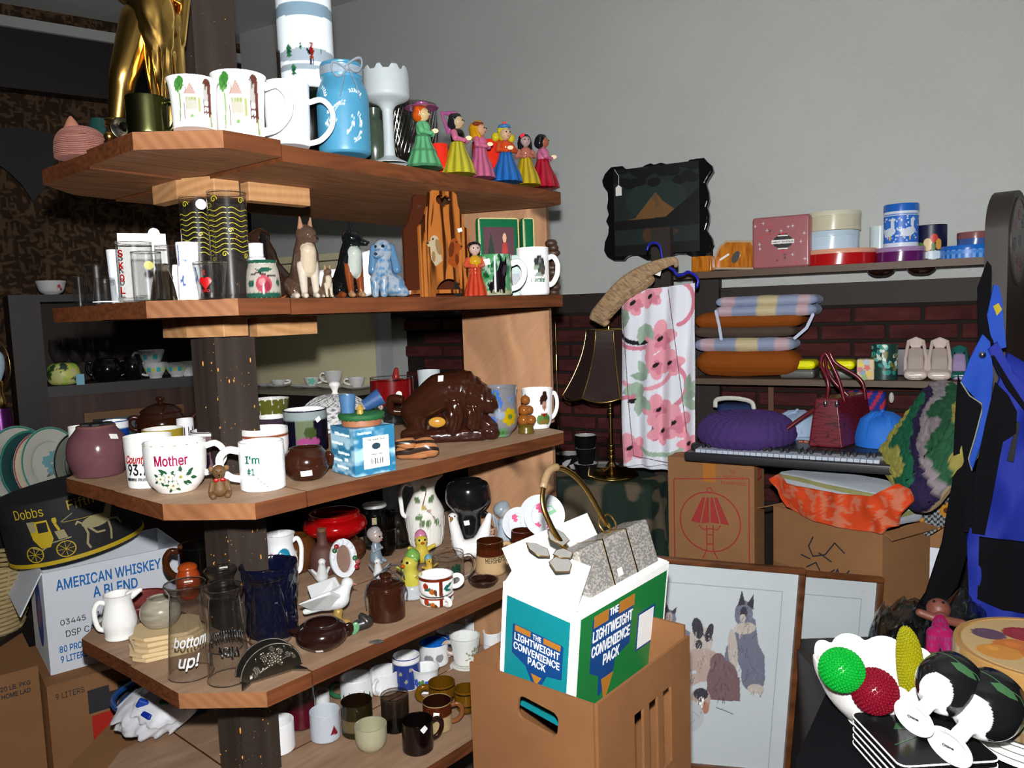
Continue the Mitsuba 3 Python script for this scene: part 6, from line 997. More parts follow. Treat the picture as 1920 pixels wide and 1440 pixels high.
# small lamp at the left edge
b=at_Y(2,800,2.75);b[2]=tb[2];k=thing('sequin_lamp','small lamp with a purple sequined stem, brass socket and bare bulb','lamp',mat4(b));s=depth(b)/F;zt=lambda py:at_dist(5,py,b)[2]-b[2]
part(k,'stem',lathe(curve([(.045,0),(.05,.05),(.04,zt(800)),(.032,zt(765))],20),28),mat('sequins',(.10,.015,.12),.3,metal=.6),True);part(k,'socket',lathe(curve([(.022,zt(765)),(.024,zt(755)),(.018,zt(740)),(.019,zt(715))],16),24),BRASS,35);part(k,'bulb',lathe(curve([(.014,zt(714)),(.028,zt(690)),(.026,zt(665)),(0,zt(652))],18),24),col(C(150,170,200,2.7),.2),True)
part(k,'wire_harp',tube(curve([(-.018,0,zt(735)),(.045,0,zt(710)),(.045,0,zt(660)),(0,0,zt(630))],30),.0018,6),BRASS,True)
# in the dark cabinet
def inside(px,py,off=.12):P=on_left(px,py,CD+off);return np.array([P[0],P[1],CS])
for px,top,off,lab in((116,636,.18,'leftmost of four clear wine glasses in the dark cabinet'),(148,632,.12,'second wine glass from the left in the dark cabinet, nearest the front'),(172,640,.20,'third wine glass from the left in the dark cabinet'),(200,638,.2,'rightmost wine glass, behind the black sugar bowl')):
 sp=Spot(0,px,34,top,P=inside(px,716,off));W,H=sp.R,sp.H;k=thing('wine_glass',lab,'glass',sp.M,'wine glasses in the cabinet');part(k,'bowl',lathe(curve([(.1*W,.42*H),(.7*W,.52*H),(1.0*W,.75*H),(.9*W,H)],24),32),CLEAR,True);part(k,'stem',lathe(curve([(.9*W,.0),(.85*W,.015*H),(.12*W,.05*H),(.08*W,.25*H),(.1*W,.42*H)],24),24),'rim_glass',True)
for i,(px,w,top,lab)in enumerate(((203,52,672,'black glazed sugar bowl with two handles in the dark cabinet'),(250,38,668,'black glazed jar beside the turquoise-banded cups'))):
 sp=Spot(0,px,w,top,P=inside(px,712,.08));pot(sp,'black_bowl',lab,'bowl',BLACK,BEAN,hd=(0 if i==0 else None));
 if i==0:part('black_bowl','handle',handle(sp.R,.3*sp.H,.85*sp.H,.02,180),BLACK,True)
TQ=C(60,150,165,3)
for j,(px,py,w,top,hd,lab)in enumerate(((292,706,44,680,185,'lower of two stacked white cups banded in turquoise and gold, dark cabinet'),(332,706,42,680,0,'single white turquoise-banded cup right of the stacked pair'))):
 sp=Spot(0,px,w,top,P=inside(px,py,.06));W,H=sp.R,sp.H;g=[(sbox(W*(-1.5+.8*i),H*.4,W*(-1.15+.8*i),H*.75),TQ)for i in range(4)]+[(oval(W*(-.95+.8*i),H*.57,W*.2,H*.14),C(190,170,90,3))for i in range(4)]
 pot(sp,'banded_cup',lab,'cup',WHITE,TEACUP,'turquoise-banded cups',hd=hd,hout=.02,paint=(C(225,228,225,3),g,C(200,205,200,3)),hm=col(C(225,228,225,3),.2))
 if j==0:s1=sp
sp=Spot(0,284,46,656,P=s1.P+[-.012,0,s1.H*.78]);W,H=sp.R,sp.H;g=[(sbox(W*(-1.5+.8*i),H*.4,W*(-1.15+.8*i),H*.75),TQ)for i in range(4)]
pot(sp,'banded_cup','upper of two stacked white cups banded in turquoise, dark cabinet','cup',WHITE,TEACUP,'turquoise-banded cups',hd=182,hout=.022,paint=(C(225,228,225,3),g,C(200,205,200,3)),hm=col(C(225,228,225,3),.2))
pot(Spot(0,356,30,678,P=inside(356,704,.06)),'bowl','small pale blue-white bowl at the post end of the dark cabinet shelf','bowl',col(C(190,200,215,3),.2),TAPER)
sp=Spot(0,121,56,680,P=inside(121,722,.03));H=sp.H;k=thing('floral_pouch','round green dish patterned with yellow flowers, with a paper ticket','dish',sp.M);rg=np.random.default_rng(2)
m=lathe(curve([(0,0),(.8,.08),(1,.5),(.75,.92),(0,1)],30)*[sp.R,H],80);v=m.vertices;a=np.arctan2(v[:,0],-v[:,1])*sp.R;part(k,'body',m,'satin_print',color=art(a,v[:,2],C(140,170,70,3),[(petals(rg.uniform(-1.3,1.3)*sp.R,rg.uniform(.1,.9)*H,.3*sp.R,5,rg.uniform(0,6)),(C(220,205,110,3),C(40,60,40,3),C(200,190,80,3))[i%3])for i in range(26)]));part(k,'ticket',upright(slab(sbox(0,0,.03,.045),.001),(sp.R*.7,-sp.R*.8,.0)),col(C(100,150,190,3),.6),False)
P=on_left(97,552,CD+.1);P=np.array([P[0],P[1],CT]);sp=Spot(0,97,50,527,P=P);W,H=sp.R,sp.H;pot(sp,'bowl','small white bowl with red blossoms on top of the dark cabinet','bowl',WHITE,[(.45,0),(.5,.06),(.8,.3),(1,.9),(1,1)],paint=(C(225,215,215,2.8),[(petals(W*.55,H*.6,W*.16,5),C(170,60,70,2.8)),(petals(W*.7,H*.4,W*.12,5),C(120,50,60,2.8))],C(230,225,225,2.8)))
e0,e1=on_left(155,765,CD+.01)@LE,on_left(342,765,CD+.01)@LE;k=thing('gold_frame','gilt picture frame with a slate blue picture against the dark cabinet','picture frame',frame(LE*e0+LN*(CD+.004)+[0,0,CS-.36],LE,LN));wf,hf=e1-e0,.24
part(k,'moulding',upright(slab(sbox(0,0,wf,hf).difference(sbox(.03,.03,wf-.03,hf-.03)),.02)),mat('gilt',(.20,.085,.02),.4),False);part(k,'picture',cube(wf-.04,.004,hf-.04,(wf/2,-.008,hf/2)),col(C(60,75,85,3),.7),False);part(k,'dark_strip',cube(.05,.003,hf-.06,(.055,-.0125,hf/2)),MATBLACK,False)
# flat black slab cut to a pointed outline, set on the chipboard wall
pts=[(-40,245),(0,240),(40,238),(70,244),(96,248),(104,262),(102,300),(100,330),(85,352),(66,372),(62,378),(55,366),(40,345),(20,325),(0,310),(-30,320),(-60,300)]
q=[on_left(x,y,LD-.03)for x,y in pts];pl=Polygon([(p_@LE,p_[2])for p_ in q]).buffer(.01).buffer(-.01);m=slab(pl,.028);m.vertices=m.vertices[:,:1]*LE+m.vertices[:,1:2]*[0,0,1]+LN*(LD-.001)-m.vertices[:,2:3]*LN;k=thing('shield_plaque','flat black pointed shape on the chipboard wall','flat_shape');part(k,'board',m,MATBLACK,False)
# plastic pile under the lowest corner
b=at_Y(300,1372,1.66);k=thing('plastic_bag','crumpled white plastic bag with blue and green scraps under the shelves','bag',mat4(b));m=ell((0,0,0),(.085,.06,.045),4);m.vertices+=(meshkit.fbm(m.vertices*40,3,2)[:,None]-.5)*.05;m.vertices[:,2]-=m.vertices[:,2].min();part(k,'bag',m,col((.6,.62,.66),.4),True)
for i,(x,y,z,c)in enumerate(((-.01,-.04,.085,C(30,80,200,1.6)),(.03,-.03,.08,C(20,130,90,1.6)),(.0,-.05,.065,C(20,60,180,1.6)),(.06,-.02,.06,C(30,140,100,1.6)))):m=rbox(.03,.012,.02,.003);m.vertices=m.vertices@rot((.3,1,.5),40+70*i).T+[x,y,z];part(k,'scrap',m,col(c,.4),30)
k=thing('blue_hose','coil of blue plastic hose under the shelf corner','hose',mat4(at_Y(318,1352,1.78)));part(k,'coil',tube([((.07+.002*t)*math.cos(t),(.07+.002*t)*math.sin(t),.006+.0045*t/1.4)for t in np.linspace(0,26,200)],.007,8),col(C(25,80,150,1.8),.4),True)
bz=min(PLACE['plastic_bag'][2,3],PLACE['blue_hose'][2,3])-.012;k=thing('low_carton','low brown carton under the plastic bag','box',mat4([*(at_Y(310,1372,1.72))[:2],0]));part(k,'carton',cube(.34,.34,bz,(0,0,bz/2)),'kraft',False)
# cups on the cream ledge
for px,w,top,lab,g in((499,20,724,'small white cup by the post on the cream ledge',0),(524,28,713,'grey-white cup second from the post on the cream ledge',0),(566,24,722,'white cup with red print on the cream ledge',1),(586,28,708,'white cup with green print on the cream ledge',2),(627,34,696,'white footed cup, tallest on the cream ledge',0),(670,32,708,'wide pale cup right of the white knob on the cream ledge',0)):
 P=on_wall(px,742,2.74);P[2]=LEDGE;sp=Spot(0,px,w,top,P=P);W,H=sp.R,sp.H;pc_=C(150,165,175,3.4);k2=thing('ledge_saucer','pale saucer under the '+lab.replace(' on the cream ledge',''),'saucer',sp.M,'teacups on the cream ledge');part(k2,'dish',lathe(curve([(0,.001),(.8*W,.002),(1.6*W,.012),(1.55*W,.015),(.7*W,.006),(0,.006)],30),36),col(pc_*.8,.2),40)
 sp.M=sp.M@trimesh.transformations.translation_matrix((0,0,.0075));sp.H-=.0075;pot(sp,'ledge_cup',lab,'cup',col(pc_,.2),TEACUP,'teacups on the cream ledge',hd=(180 if px>600 else 0),hout=.018,hz=(.35,.9),paint=(pc_,[(petals(0,H*.55,W*.5,5),(pc_,C(190,90,60,3.2),C(80,150,130,3.2))[g])],pc_),hm=col(pc_,.2))
def C(r,g,b,d=1.3,k=6.0):return np.clip(lin((r,g,b))*d*d/k,0.0015,0.86)
# ---------------------------------------------------------------- the brick wall's side of the room
def wallpts(pix,D):return[(lambda q:(q@WE,q[2]))(on_wall(x,y,D))for x,y in pix]
def wallslab(poly,D,th):m=slab(poly,th);v=m.vertices;m.vertices=v[:,:1]*WE+v[:,1:2]*[0,0,1]+(D-v[:,2:3])*WN;return m
def wframe(e,D,z):return mat4(WE*e+WN*D+[0,0,z],R=np.stack([WE,WN,[0,0,1]],1))
def upon(px,D,z):q=on_wall(px,600,D);return np.array([q[0],q[1],z])
# lacquered landscape
pix=[(130,240),(150,190),(195,140),(240,135),(280,130),(300,150),(350,165),(400,155),(450,125),(490,110),(520,120),(570,105),(620,120),(690,135),(750,125),(780,85),(840,75),(890,70),(910,95),(950,130),(960,170),(930,215),(905,260),(925,330),(930,390),(915,440),(930,500),(925,560),(910,610),(950,670),(960,720),(940,760),(880,800),(800,800),(760,785),(690,785),(640,800),(560,830),(470,830),(400,795),(350,790),(310,810),(290,835),(220,835),(170,805),(145,760),(150,700),(175,640),(180,580),(160,540),(180,490),(165,440),(175,380),(170,320),(140,280)]
PD=2.84;pl=Polygon(wallpts([(1100+x/4,280+y/4)for x,y in pix],PD)).buffer(.004).buffer(-.004);k=thing('lacquered_picture','black lacquered wooden picture with wavy edges, a mountain painted over water','picture')
part(k,'board',[wallslab(pl,PD,.018),wallslab(pl.buffer(-.008),PD-.018,.006)],BLACK,False)
wq=np.array(wallpts([(1150,320),(1312,470)],PD-.025));x0,x1,z1,z0=wq[0][0],wq[1][0],wq[0][1],wq[1][1];w,h=x1-x0,z1-z0;me=sheet(w,h,150,130);v=me.vertices;sk,mt=C(20,30,30,2.9),C(95,66,34,2.9)
g=[(oval(.0,h*.62,w*.36,h*.22),C(26,38,36,2.9)),(Polygon([(-w*.40,h*.40),(-w*.25,h*.42),(-w*.06,h*.64),(.0,h*.70),(w*.08,h*.60),(w*.18,h*.52),(w*.32,h*.42)]),mt),(Polygon([(-w*.06,h*.64),(0,h*.7),(w*.05,h*.56),(-w*.02,h*.5),(w*.0,h*.6)]),C(80,60,40,2.9)),(Polygon([(w*.1,h*.4),(w*.5,h*.7),(w*.5,h*.3),(w*.1,h*.36)]),(.002,.002,.002)),(sbox(-w/2,h*.30,w/2,h*.41),(.002,.002,.002)),(oval(-w*.1,h*.22,w*.06,h*.08),C(60,38,20,2.9)),(oval(w*.1,h*.24,w*.16,h*.05),C(50,38,26,2.9)),(sbox(-w/2,0,w/2,h*.12),(.002,.002,.002))]
rg=np.random.default_rng(9);g+=[(oval(rg.uniform(-.5,.5)*w,h*rg.uniform(.8,1),w*.08,h*.05),(.002,.003,.003))for _ in range(26)]
me.vertices=v[:,:1]*WE+(v[:,2:3]+z0)*[0,0,1]+WE*(x0+w/2)+WN*(PD-.0245);part(k,'painting',me,'satin_print',color=art(v[:,0],v[:,2],sk,g));
q=on_wall(1160,358,PD-.03);part(k,'price_tag',[wallslab(Polygon([(q@WE+dx,q[2]+dz)for dx,dz in((-.012,-.018),(.012,-.018),(.012,.012),(0,.022),(-.012,.012))]),PD-.03,.001)],STICKER,False);part(k,'tag_string',tube([on_wall(1152,318,PD-.028),on_wall(1160,330,PD-.03),on_wall(1160,350,PD-.03)],.001,5),STICKER,True)
# upper wall shelf
def boxed(name,lab,cat,px0,px1,D,z,ptop,dep,m,r=.006,**kw):
 a,b=on_wall(px0,600,D)@WE,on_wall(px1,600,D)@WE;h=on_wall((px0+px1)/2,ptop,D)[2]-z;k=thing(name,lab,cat,wframe(a,D,z+.0004),**kw);part(k,'case',rbox(b-a,dep,h,r,((b-a)/2,dep/2,h/2)),m,30);return k,b-a,h
OR_=mat('orange_lacquer',mikit.proc(lambda p,n,uv:mix((.30,.075,.004),(.62,.22,.02),noise(p.x*260+p.y*90,p.z*25))),.2);k,w,h=boxed('orange_block','small orange lacquered block at the left end of the upper wall shelf','block',1297,1335,2.72,ZU,480,.05,OR_)
P=[(1338,505),(1340,488),(1352,462),(1364,452),(1390,452),(1412,452),(1422,470),(1422,505)];k=thing('orange_clock','orange lacquered wooden clock slice with a silver oval, leaning by the pink tin','clock');pl=Polygon(wallpts(P,2.80));part(k,'board',wallslab(pl,2.80,.02),OR_,False);part(k,'edge',wallslab(pl.buffer(.001).difference(pl.buffer(-.006)),2.78,.002),col((.42,.30,.18),.4),False)
part(k,'silver_oval',wallslab(affinity.rotate(oval(*wallpts([(1380,482)],2.78)[0],.012,.022),-25),2.78,.003),STEEL,False);part(k,'pale_bar',wallslab(stroke(wallpts([(1351,487),(1366,477)],2.78),.007),2.78,.002),STICKER,False)
TP=mat('pink_tin',C(150,88,92,2.6),.25,metal=.0);k,w,h=boxed('motor_tin','rose-pink metal tin with scattered stars and a black and white bar emblem','tin',1411,1518,2.715,ZU,405,.15,TP,.008)
cx,cz=w*.54,h*.50
def ft(g,m,nm,d=.0006):part(k,nm,upright(slab(g,d),(0,-.0005,0)),m,False)
ft(affinity.translate(Polygon([(-.014,.026),(.014,.026),(.016,.02),(.028,.012),(.028,-.012),(.014,-.020),(0,-.028),(-.014,-.020),(-.028,-.012),(-.028,.012),(-.016,.02)]),cx,cz),col((.01,.01,.01),.3),'emblem');ft(sbox(cx-.036,cz-.006,cx+.036,cz+.007),STICKER,'emblem_bar',.001);part(k,'lettering',upright(text('HARLEY-DAVIDSON',.0055,w=.066),(cx,-.0016,cz-.0028)),col((.01,.01,.01),.3),False)
for dz in(.018,-.024):ft(sbox(cx-.016,cz+dz,cx+.016,cz+dz+.004),STICKER,'emblem_bar',.0009);ft(affinity.translate(Polygon([(-.008,0),(.008,0),(0,.008 if dz>0 else-.008)]),cx,cz+(.024 if dz>0 else-.026)),col(C(200,40,50,2.6),.3),'emblem')
rg=np.random.default_rng(3);st=[Polygon([((r*math.cos(t))+x,r*math.sin(t)+z)for t,r in zip(np.arange(8)*PI/4,[.0075,.0018]*4)])for x,z in zip(rg.uniform(.01,w-.01,26),rg.uniform(.01,h-.01,26))if abs(x-cx)>.04 or abs(z-cz)>.034]
for i,g_ in enumerate(st):ft(g_,(col((.55,.55,.55),.3),col(C(190,50,60,2.6),.3),col(C(70,40,50,2.6),.3))[(0,0,1,0,2)[i%5]],'star_print')
def roundtin(px,w,top,bot,D,z,name,lab,body,lid,lidh,**kw):
 P=upon(px,D,z);s=depth(P)/F;R=w*s/2;h=(bot-top)*s;tin(P,R,h,name,lab,body,lid,lidh,**kw);return P,R,h
P,R,h=roundtin(1573,130,474,503,2.82,ZU,'round_tin','wide red round tin with a pale lid, at the bottom of the stack of three',C(165,20,22,2.6),C(205,150,125,2.6),.28)
P1,R1,h1=roundtin(1559,95,440,474,2.82,ZU+h+.001,'round_tin','pale blue round tin, middle of the stack of three',C(180,200,215,2.6),C(175,195,208,2.6),.3)
roundtin(1562,96,406,441,2.82,ZU+h+h1+.002,'round_tin','cream round tin, top of the stack of three',C(190,185,160,2.6),C(195,192,172,2.6),.25)
roundtin(1648,36,422,492,2.865,ZU,'tall_tin','tall white tin with a small green tree, behind the goose tin',C(190,205,205,2.6),None,0)
P,R,h=roundtin(1687,84,470,497,2.79,ZU,'round_tin','purple round tin under the blue goose tin',C(85,25,85,2.6),C(150,120,160,2.6),.3)
W=60*depth(P)/F/2;hg=79*depth(P)/F;BLg=C(40,105,200,2.5);WHg=C(205,215,230,2.5);g=[(sbox(-.2,0,.2,hg*.1),WHg),(sbox(-.2,hg*.72,.2,hg),WHg),(sbox(-W*1.2,hg*.74,W*1.2,hg*.77),C(90,130,190,2.5))]
rg=np.random.default_rng(7);g+=[(disc(rg.uniform(-1.5,1.5)*W,rg.uniform(.12,.7)*hg,W*.05),WHg)for _ in range(60)]
for x,sx in((-.75,1),(.45,1)):g+=[(affinity.translate(affinity.scale(gg,W*.62*sx,W*.62,origin=(0,0)),x*W,hg*.14),cc)for gg,cc in((oval(0,.85,.75,.42,15),WHg),(Polygon([(.25,1.0),(.6,1.1),(.55,1.9),(.75,2.05),(.45,2.3),(.2,2.1)]),WHg),(Polygon([(-.6,.75),(-1.15,1.1),(-.4,1.2)]),WHg),(sbox(.05,.05,.2,.5),C(230,190,60,2.5)))]
tin(P+[0,0,h+.0005],W,hg,'goose_tin','blue lidded tin printed with white geese, on the purple tin',BLg,BLg*.85,.17,paint=(BLg,g))
P=upon(1743,2.83,ZU);W=54*depth(P)/F/2;hg=66*depth(P)/F;g=[(sbox(-.2,0,.2,hg*.12),C(50,45,35,2.5)),(oval(W*.2,hg*.16,W*.7,hg*.12),C(190,205,215,2.5)),(oval(-W*.2,hg*.45,W*.3,hg*.18),C(215,190,140,2.5)),(oval(W*.2,hg*.62,W*.25,hg*.12),C(190,60,40,2.5)),(oval(W*.5,hg*.45,W*.2,hg*.15),C(200,150,60,2.5)),(oval(-W*.7,hg*.4,W*.3,hg*.12),C(80,120,50,2.5)),(oval(W*.15,hg*.38,W*.15,hg*.12),C(90,120,60,2.5))]
tin(P,W,hg,'navy_tin','dark navy tin with small painted figures, right of the goose tin',(.01,.01,.03),None,0,paint=(C(18,20,55,2.5),g))
P=upon(1812,2.80,ZU);R=92*depth(P)/F/2;h=24*depth(P)/F;B1_,B2_=C(30,105,200,2.4),C(110,165,225,2.4);g=[(sbox(R*(-1.6+.25*i),0,R*(-1.48+.25*i),h),B2_)for i in range(13)]+[(sbox(-.2,h*.35,.2,h*.6),C(70,135,215,2.4))]
tin(P,R,h,'checked_tin','low blue checked round tin near the right end of the shelf',B1_,B1_,.3,paint=(B1_,g));roundtin(1826,62,440,464,2.80,ZU+h+.0008,'round_tin','small blue and red tin on the blue checked tin',C(60,90,150,2.4),C(130,80,80,2.4),.5)
# lower wall shelf: cushions
def pillow(name,lab,px0,px1,top,bot,D,dep,base,bands=(),group=None,rgh='matte_print'):
 P=on_wall((px0+px1)/2,bot,D);a,b=on_wall(px0,600,D)@WE,on_wall(px1,600,D)@WE;h=on_wall((px0+px1)/2,top,D)[2]-P[2];w=b-a
 m=rbox(w,dep,h,h*.48,(0,dep/2,h/2),16).subdivide_to_size(.018);v=m.vertices;e=np.maximum(np.abs(v[:,0])/(w/2),np.abs(v[:,1]-dep/2)/(dep/2));v[:,2]=h/2+(v[:,2]-h/2)*(1-.35*e**4)+(meshkit.noise(v*22,3)-.5)*.006;m.vertices=v;c=art(v[:,0],v[:,1],base,[(sbox(a0*w,-1,a1*w,1),cc)for a0,a1,cc in bands])
 k=thing(name,lab,'cushion',mat4(WE*((a+b)/2)+WN*D+[0,0,P[2]+.0005],R=np.stack([WE,WN,[0,0,1]],1)),group);part(k,'pad',m,rgh,color=c);return k,h,P[2]
GYB,PKp,YEp=C(140,152,178,2.5),C(190,165,172,2.5),C(195,182,145,2.5);PB=lambda o:[(o-.44,o-.30,PKp),(o-.08,o+.12,YEp),(o+.30,o+.42,PKp)];ORC=C(150,78,22,2.2)
pillow('seat_cushion','folded thick rust orange cushion at the bottom of the cushion pile',1298,1498,656,708,2.71,.14,ORC,(),'cushions on the wall shelf');pillow('seat_cushion','plaid blue seat pad between the two orange cushions',1298,1490,634,661,2.715,.14,GYB,PB(.02),'cushions on the wall shelf')
k,h,z=pillow('paper_bundle','brown paper bundle between plaid pad and upper orange cushion',1299,1490,611,634,2.72,.13,C(85,70,62,2.3),(),None)
pillow('seat_cushion','rust orange cushion second in the pile from the top pads',1299,1502,584,618,2.715,.14,ORC,(),'cushions on the wall shelf');pillow('seat_cushion','plaid blue seat pad, second from the top of the pile',1337,1530,571,596,2.71,.16,GYB,PB(0),'cushions on the wall shelf')
k,h,z=pillow('seat_cushion','plaid blue seat pad at the very top of the pile',1340,1532,554,575,2.71,.16,GYB*1.05,PB(.01),'cushions on the wall shelf')
for pts in([(1342,584),(1348,610),(1352,636)],[(1524,590),(1512,615),(1490,634)]):part('seat_cushion_003','tie',wallslab(stroke(wallpts(pts,2.70),.010),2.704,.002).apply_transform(np.linalg.inv(PLACE['seat_cushion_003'])),col(C(170,178,200,2.7),.8),False)
for px,lab in((1494,'grey butter dish with a bright yellow lid, left of the pair'),(1568,'grey butter dish with a bright yellow lid, right of the pair')):
 a,b=on_wall(px-34,700,2.74)@WE,on_wall(px+34,700,2.74)@WE;k=thing('lidded_dish',lab,'dish',wframe((a+b)/2,2.74,ZL+.0005),'yellow-lidded dishes');w=b-a;part(k,'tub',rbox(w*.96,.10,.030,.008,(0,.05,.015)),mat('grey_plastic',(.10,.10,.09),.3),30);m=rbox(w,.104,.030,.012,(0,.05,.045));part(k,'lid',m,col(C(225,215,20,2.75),.2),True)
k,w,h=boxed('patterned_box','small cream box patterned with flowers, between yellow dishes and green can','box',1607,1640,2.72,ZL,674,.05,col(C(185,165,130,2.7),.5),.003)
for i,(x,z,c)in enumerate(((.25,.75,C(200,180,70,2.7)),(.6,.6,C(190,90,80,2.7)),(.35,.35,C(110,140,160,2.7)),(.7,.3,C(200,170,60,2.7)),(.55,.85,C(150,170,190,2.7)),(.2,.5,C(180,100,110,2.7)),(.45,.12,C(120,150,90,2.7)))):part(k,'flower_print',upright(slab(petals(x*w,z*h,.010,5,i),.0005),(0,-.0004,0)),col(c,.5),False)
P=upon(1659,2.76,ZL);W=46*depth(P)/F/2;hg=66*depth(P)/F;rg=np.random.default_rng(4);tin(P,W,hg,'green_can','dark teal and white leaf-patterned can beside the small cream box',(0,0,0),None,0,paint=(C(25,55,50,2.6),[(oval(rg.uniform(-1.5,1.5)*W,rg.uniform(.15,1)*hg,W*.22,hg*.05,rg.uniform(0,180)),C(*[(190,205,190),(40,130,120),(110,105,50),(90,170,165)][i%4],2.6))for i in range(46)]))
k,w,h=boxed('dark_box','long dark blue box behind the can and the cream shoes','box',1640,1760,2.865,ZL,653,.03,col((.012,.012,.025),.4))
def shoe(px,D,lab,c,sc=1.0,inner=None):
 P=upon(px,D,ZL);s=depth(P)/F;k=thing('pump_shoe',lab,'shoe',mat4(P+[0,0,.0006],yaw(P)),'shoes on the wall shelf');q=lambda x,y,z:(x*s*sc,y*s*sc*.68,z*s*sc)
 rows=((-2,4,2,8),(3,14,0,15),(12,21,0,19),(30,23,0,23),(48,21,8,40),(75,19,30,62),(100,17,45,76),(112,9,50,80))
 m=blob([((q(-w*.45,y,(zb+min(zt,zb+12))/2),min(6,w*.4)*s*sc),(q(w*.45,y,(zb+min(zt,zb+12))/2),min(6,w*.4)*s*sc),(q(-w2*.45,y2,(zb2+min(zt2,zb2+12))/2),min(6,w2*.4)*s*sc),(q(w2*.45,y2,(zb2+min(zt2,zb2+12))/2),min(6,w2*.4)*s*sc))for(y,w,zb,zt),(y2,w2,zb2,zt2)in zip(rows[:-1],rows[1:])],.25,4);m.vertices[:,2]=np.maximum(m.vertices[:,2],.0);part(k,'sole',m,col(np.asarray(c)*.75 if inner is None else inner,.4),True)
 part(k,'upper',[blob([((q(-12,6,10),8*s*sc),(q(12,6,10),8*s*sc),(q(-13,24,13),8*s*sc),(q(13,24,13),8*s*sc))],.25,3)]+[blob([((q(17*i,30,14),4*s*sc),(q(18*i,60,38),3.2*s*sc),(q(17*i,42,16),3*s*sc)),((q(18*i,60,38),3.2*s*sc),(q(13*i,105,70),3*s*sc),(q(16*i,90,48),3*s*sc)),((q(13*i,105,70),3.2*s*sc),(q(0,114,76),3*s*sc),(q(0,113,52),3*s*sc))],.3,2)for i in(-1,1)],col(c,.25),True)
 part(k,'heel',tube([q(0,108,50),q(0,108,0.5)],np.array([9,5])*s*sc,10),col(c,.3),True);return k,s
CRS=C(195,180,172,2.6)
for px,lab in((1718,'cream court shoe, left of the pair'),(1763,'cream court shoe, right of the pair, with a round green sticker')):
 k,s=shoe(px,2.72,lab,CRS)
 if px>1740:part(k,'green_sticker',ell((10*s,52*s,26*s),(5*s,5*s,3.5*s),1),col((.01,.06,.02),.5),True)
shoe(1800,2.75,'teal shoe with a lilac insole beside the cream pair',C(30,90,85,2.5),.8,C(160,140,180,2.5))
# ---- hanger, raffia, tablecloth
HD=2.42;hp=lambda L,D=HD:[on_wall(x,y,D)for x,y in L];HB_=col(C(25,30,150,2.5),.3)
k=thing('clothes_hanger','dark blue plastic clothes hanger hooked over the shelf upright','hanger');part(k,'hook',tube(curve(hp([(1213,470),(1217,459),(1228,455),(1237,462),(1241,480),(1242,500)]),26),.004,8,up=WN),HB_,True)
part(k,'shoulder_bar',tube(curve(hp([(1166,546),(1200,522),(1242,500),(1262,506),(1270,516),(1282,514),(1290,510),(1303,516),(1309,526),(1306,540)]),40),.0048,8,up=WN),HB_,True);part(k,'white_tag',wallslab(Polygon(wallpts([(1228,501),(1241,503),(1238,518),(1225,514)],HD-.012)),HD-.012,.001),STICKER,False)
RA=mat('raffia',mikit.proc(lambda p,n,uv:mix((.20,.12,.06),(.46,.32,.19),noise(p.x*200+p.z*260,p.z*90-p.x*60,p.y*60))),.8,.2);k=thing('raffia_bundle','tan raffia bundle bent over the blue hanger, its ends hanging left','bundle')
for i in range(9):a=i/8;part(k,'strand',tube(curve([on_wall(1268,500-8*a,HD-.03),on_wall(1262-6*a,486+8*a,HD-.04),on_wall(1215,499+16*a,HD-.05),on_wall(1165,528+26*a,HD-.05),on_wall(1120+12*a,580+16*a,HD-.04),on_wall(1112+26*a,598+10*a,HD-.03)],30),np.linspace(.007,.014,len(curve([(0,0,0)]*6,30))),8),RA,True)
m=blob([((on_wall(1215,525,HD-.035),.02),(on_wall(1168,552,HD-.035),.024)),((on_wall(1168,552,HD-.035),.024),(on_wall(1138,592,HD-.03),.016))]).subdivide_to_size(.008);m.vertices+=(meshkit.noise(m.vertices*150,4)[:,None]-.5)*.010;part(k,'tuft',m,RA,True)
CD_=2.40;a,b=on_wall(1165,600,CD_)@WE,on_wall(1303,600,CD_)@WE;zt,zb=on_wall(1230,540,CD_)[2],on_wall(1230,872,CD_)[2];w,h=b-a,zt-zb
pkc,pk2,lfc,wht,blk=C(232,160,175,2.3),C(212,130,150,2.3),C(160,185,165,2.3),C(226,230,240,2.35),C(30,25,30,2.45)
def U(x,y):return((x-1234)/138*w,(870-y)/332*h)
def ring(x,y,r,t,c):return(stroke([(U(x,y)[0]+r*w*math.cos(q),U(x,y)[1]+r*w*math.sin(q))for q in np.linspace(*t,24)],.014),c)
g=[ring(1200,590,.40,(2,5.5),pk2),ring(1202,590,.33,(3,5),blk),ring(1210,660,.45,(4,6),pkc),ring(1260,570,.30,(-1.2,1.6),pk2),ring(1240,720,.32,(-1,1.4),pk2),ring(1182,790,.32,(-.4,1.6),blk),ring(1182,790,.38,(-.6,1.9),pk2),ring(1240,780,.5,(3.6,5.6),lfc),ring(1276,800,.3,(1.8,3.4),pk2)]
for x,y,r in((1190,560,.22),(1222,552,.2),(1238,632,.30),(1230,680,.24),(1258,678,.22),(1232,765,.26),(1262,790,.30),(1240,805,.24),(1178,835,.26),(1290,830,.2)):g+=[(petals(*U(x,y),r*w*.8,5,x),pkc),(petals(U(x,y)[0]+.01,U(x,y)[1]-.008,r*w*.4,5,x+1),pk2),(oval(*U(x,y),.010,.006,40),blk)]
for x,y,an in((1212,600,250),(1205,715,200),(1215,705,120),(1200,735,260),(1285,735,30),(1275,745,330),(1182,575,200)):g+=[(leaf(*U(x,y),.3*w,.16*w,an),lfc),(leaf(*U(x,y),.26*w,.12*w,an+45),lfc*.85)]
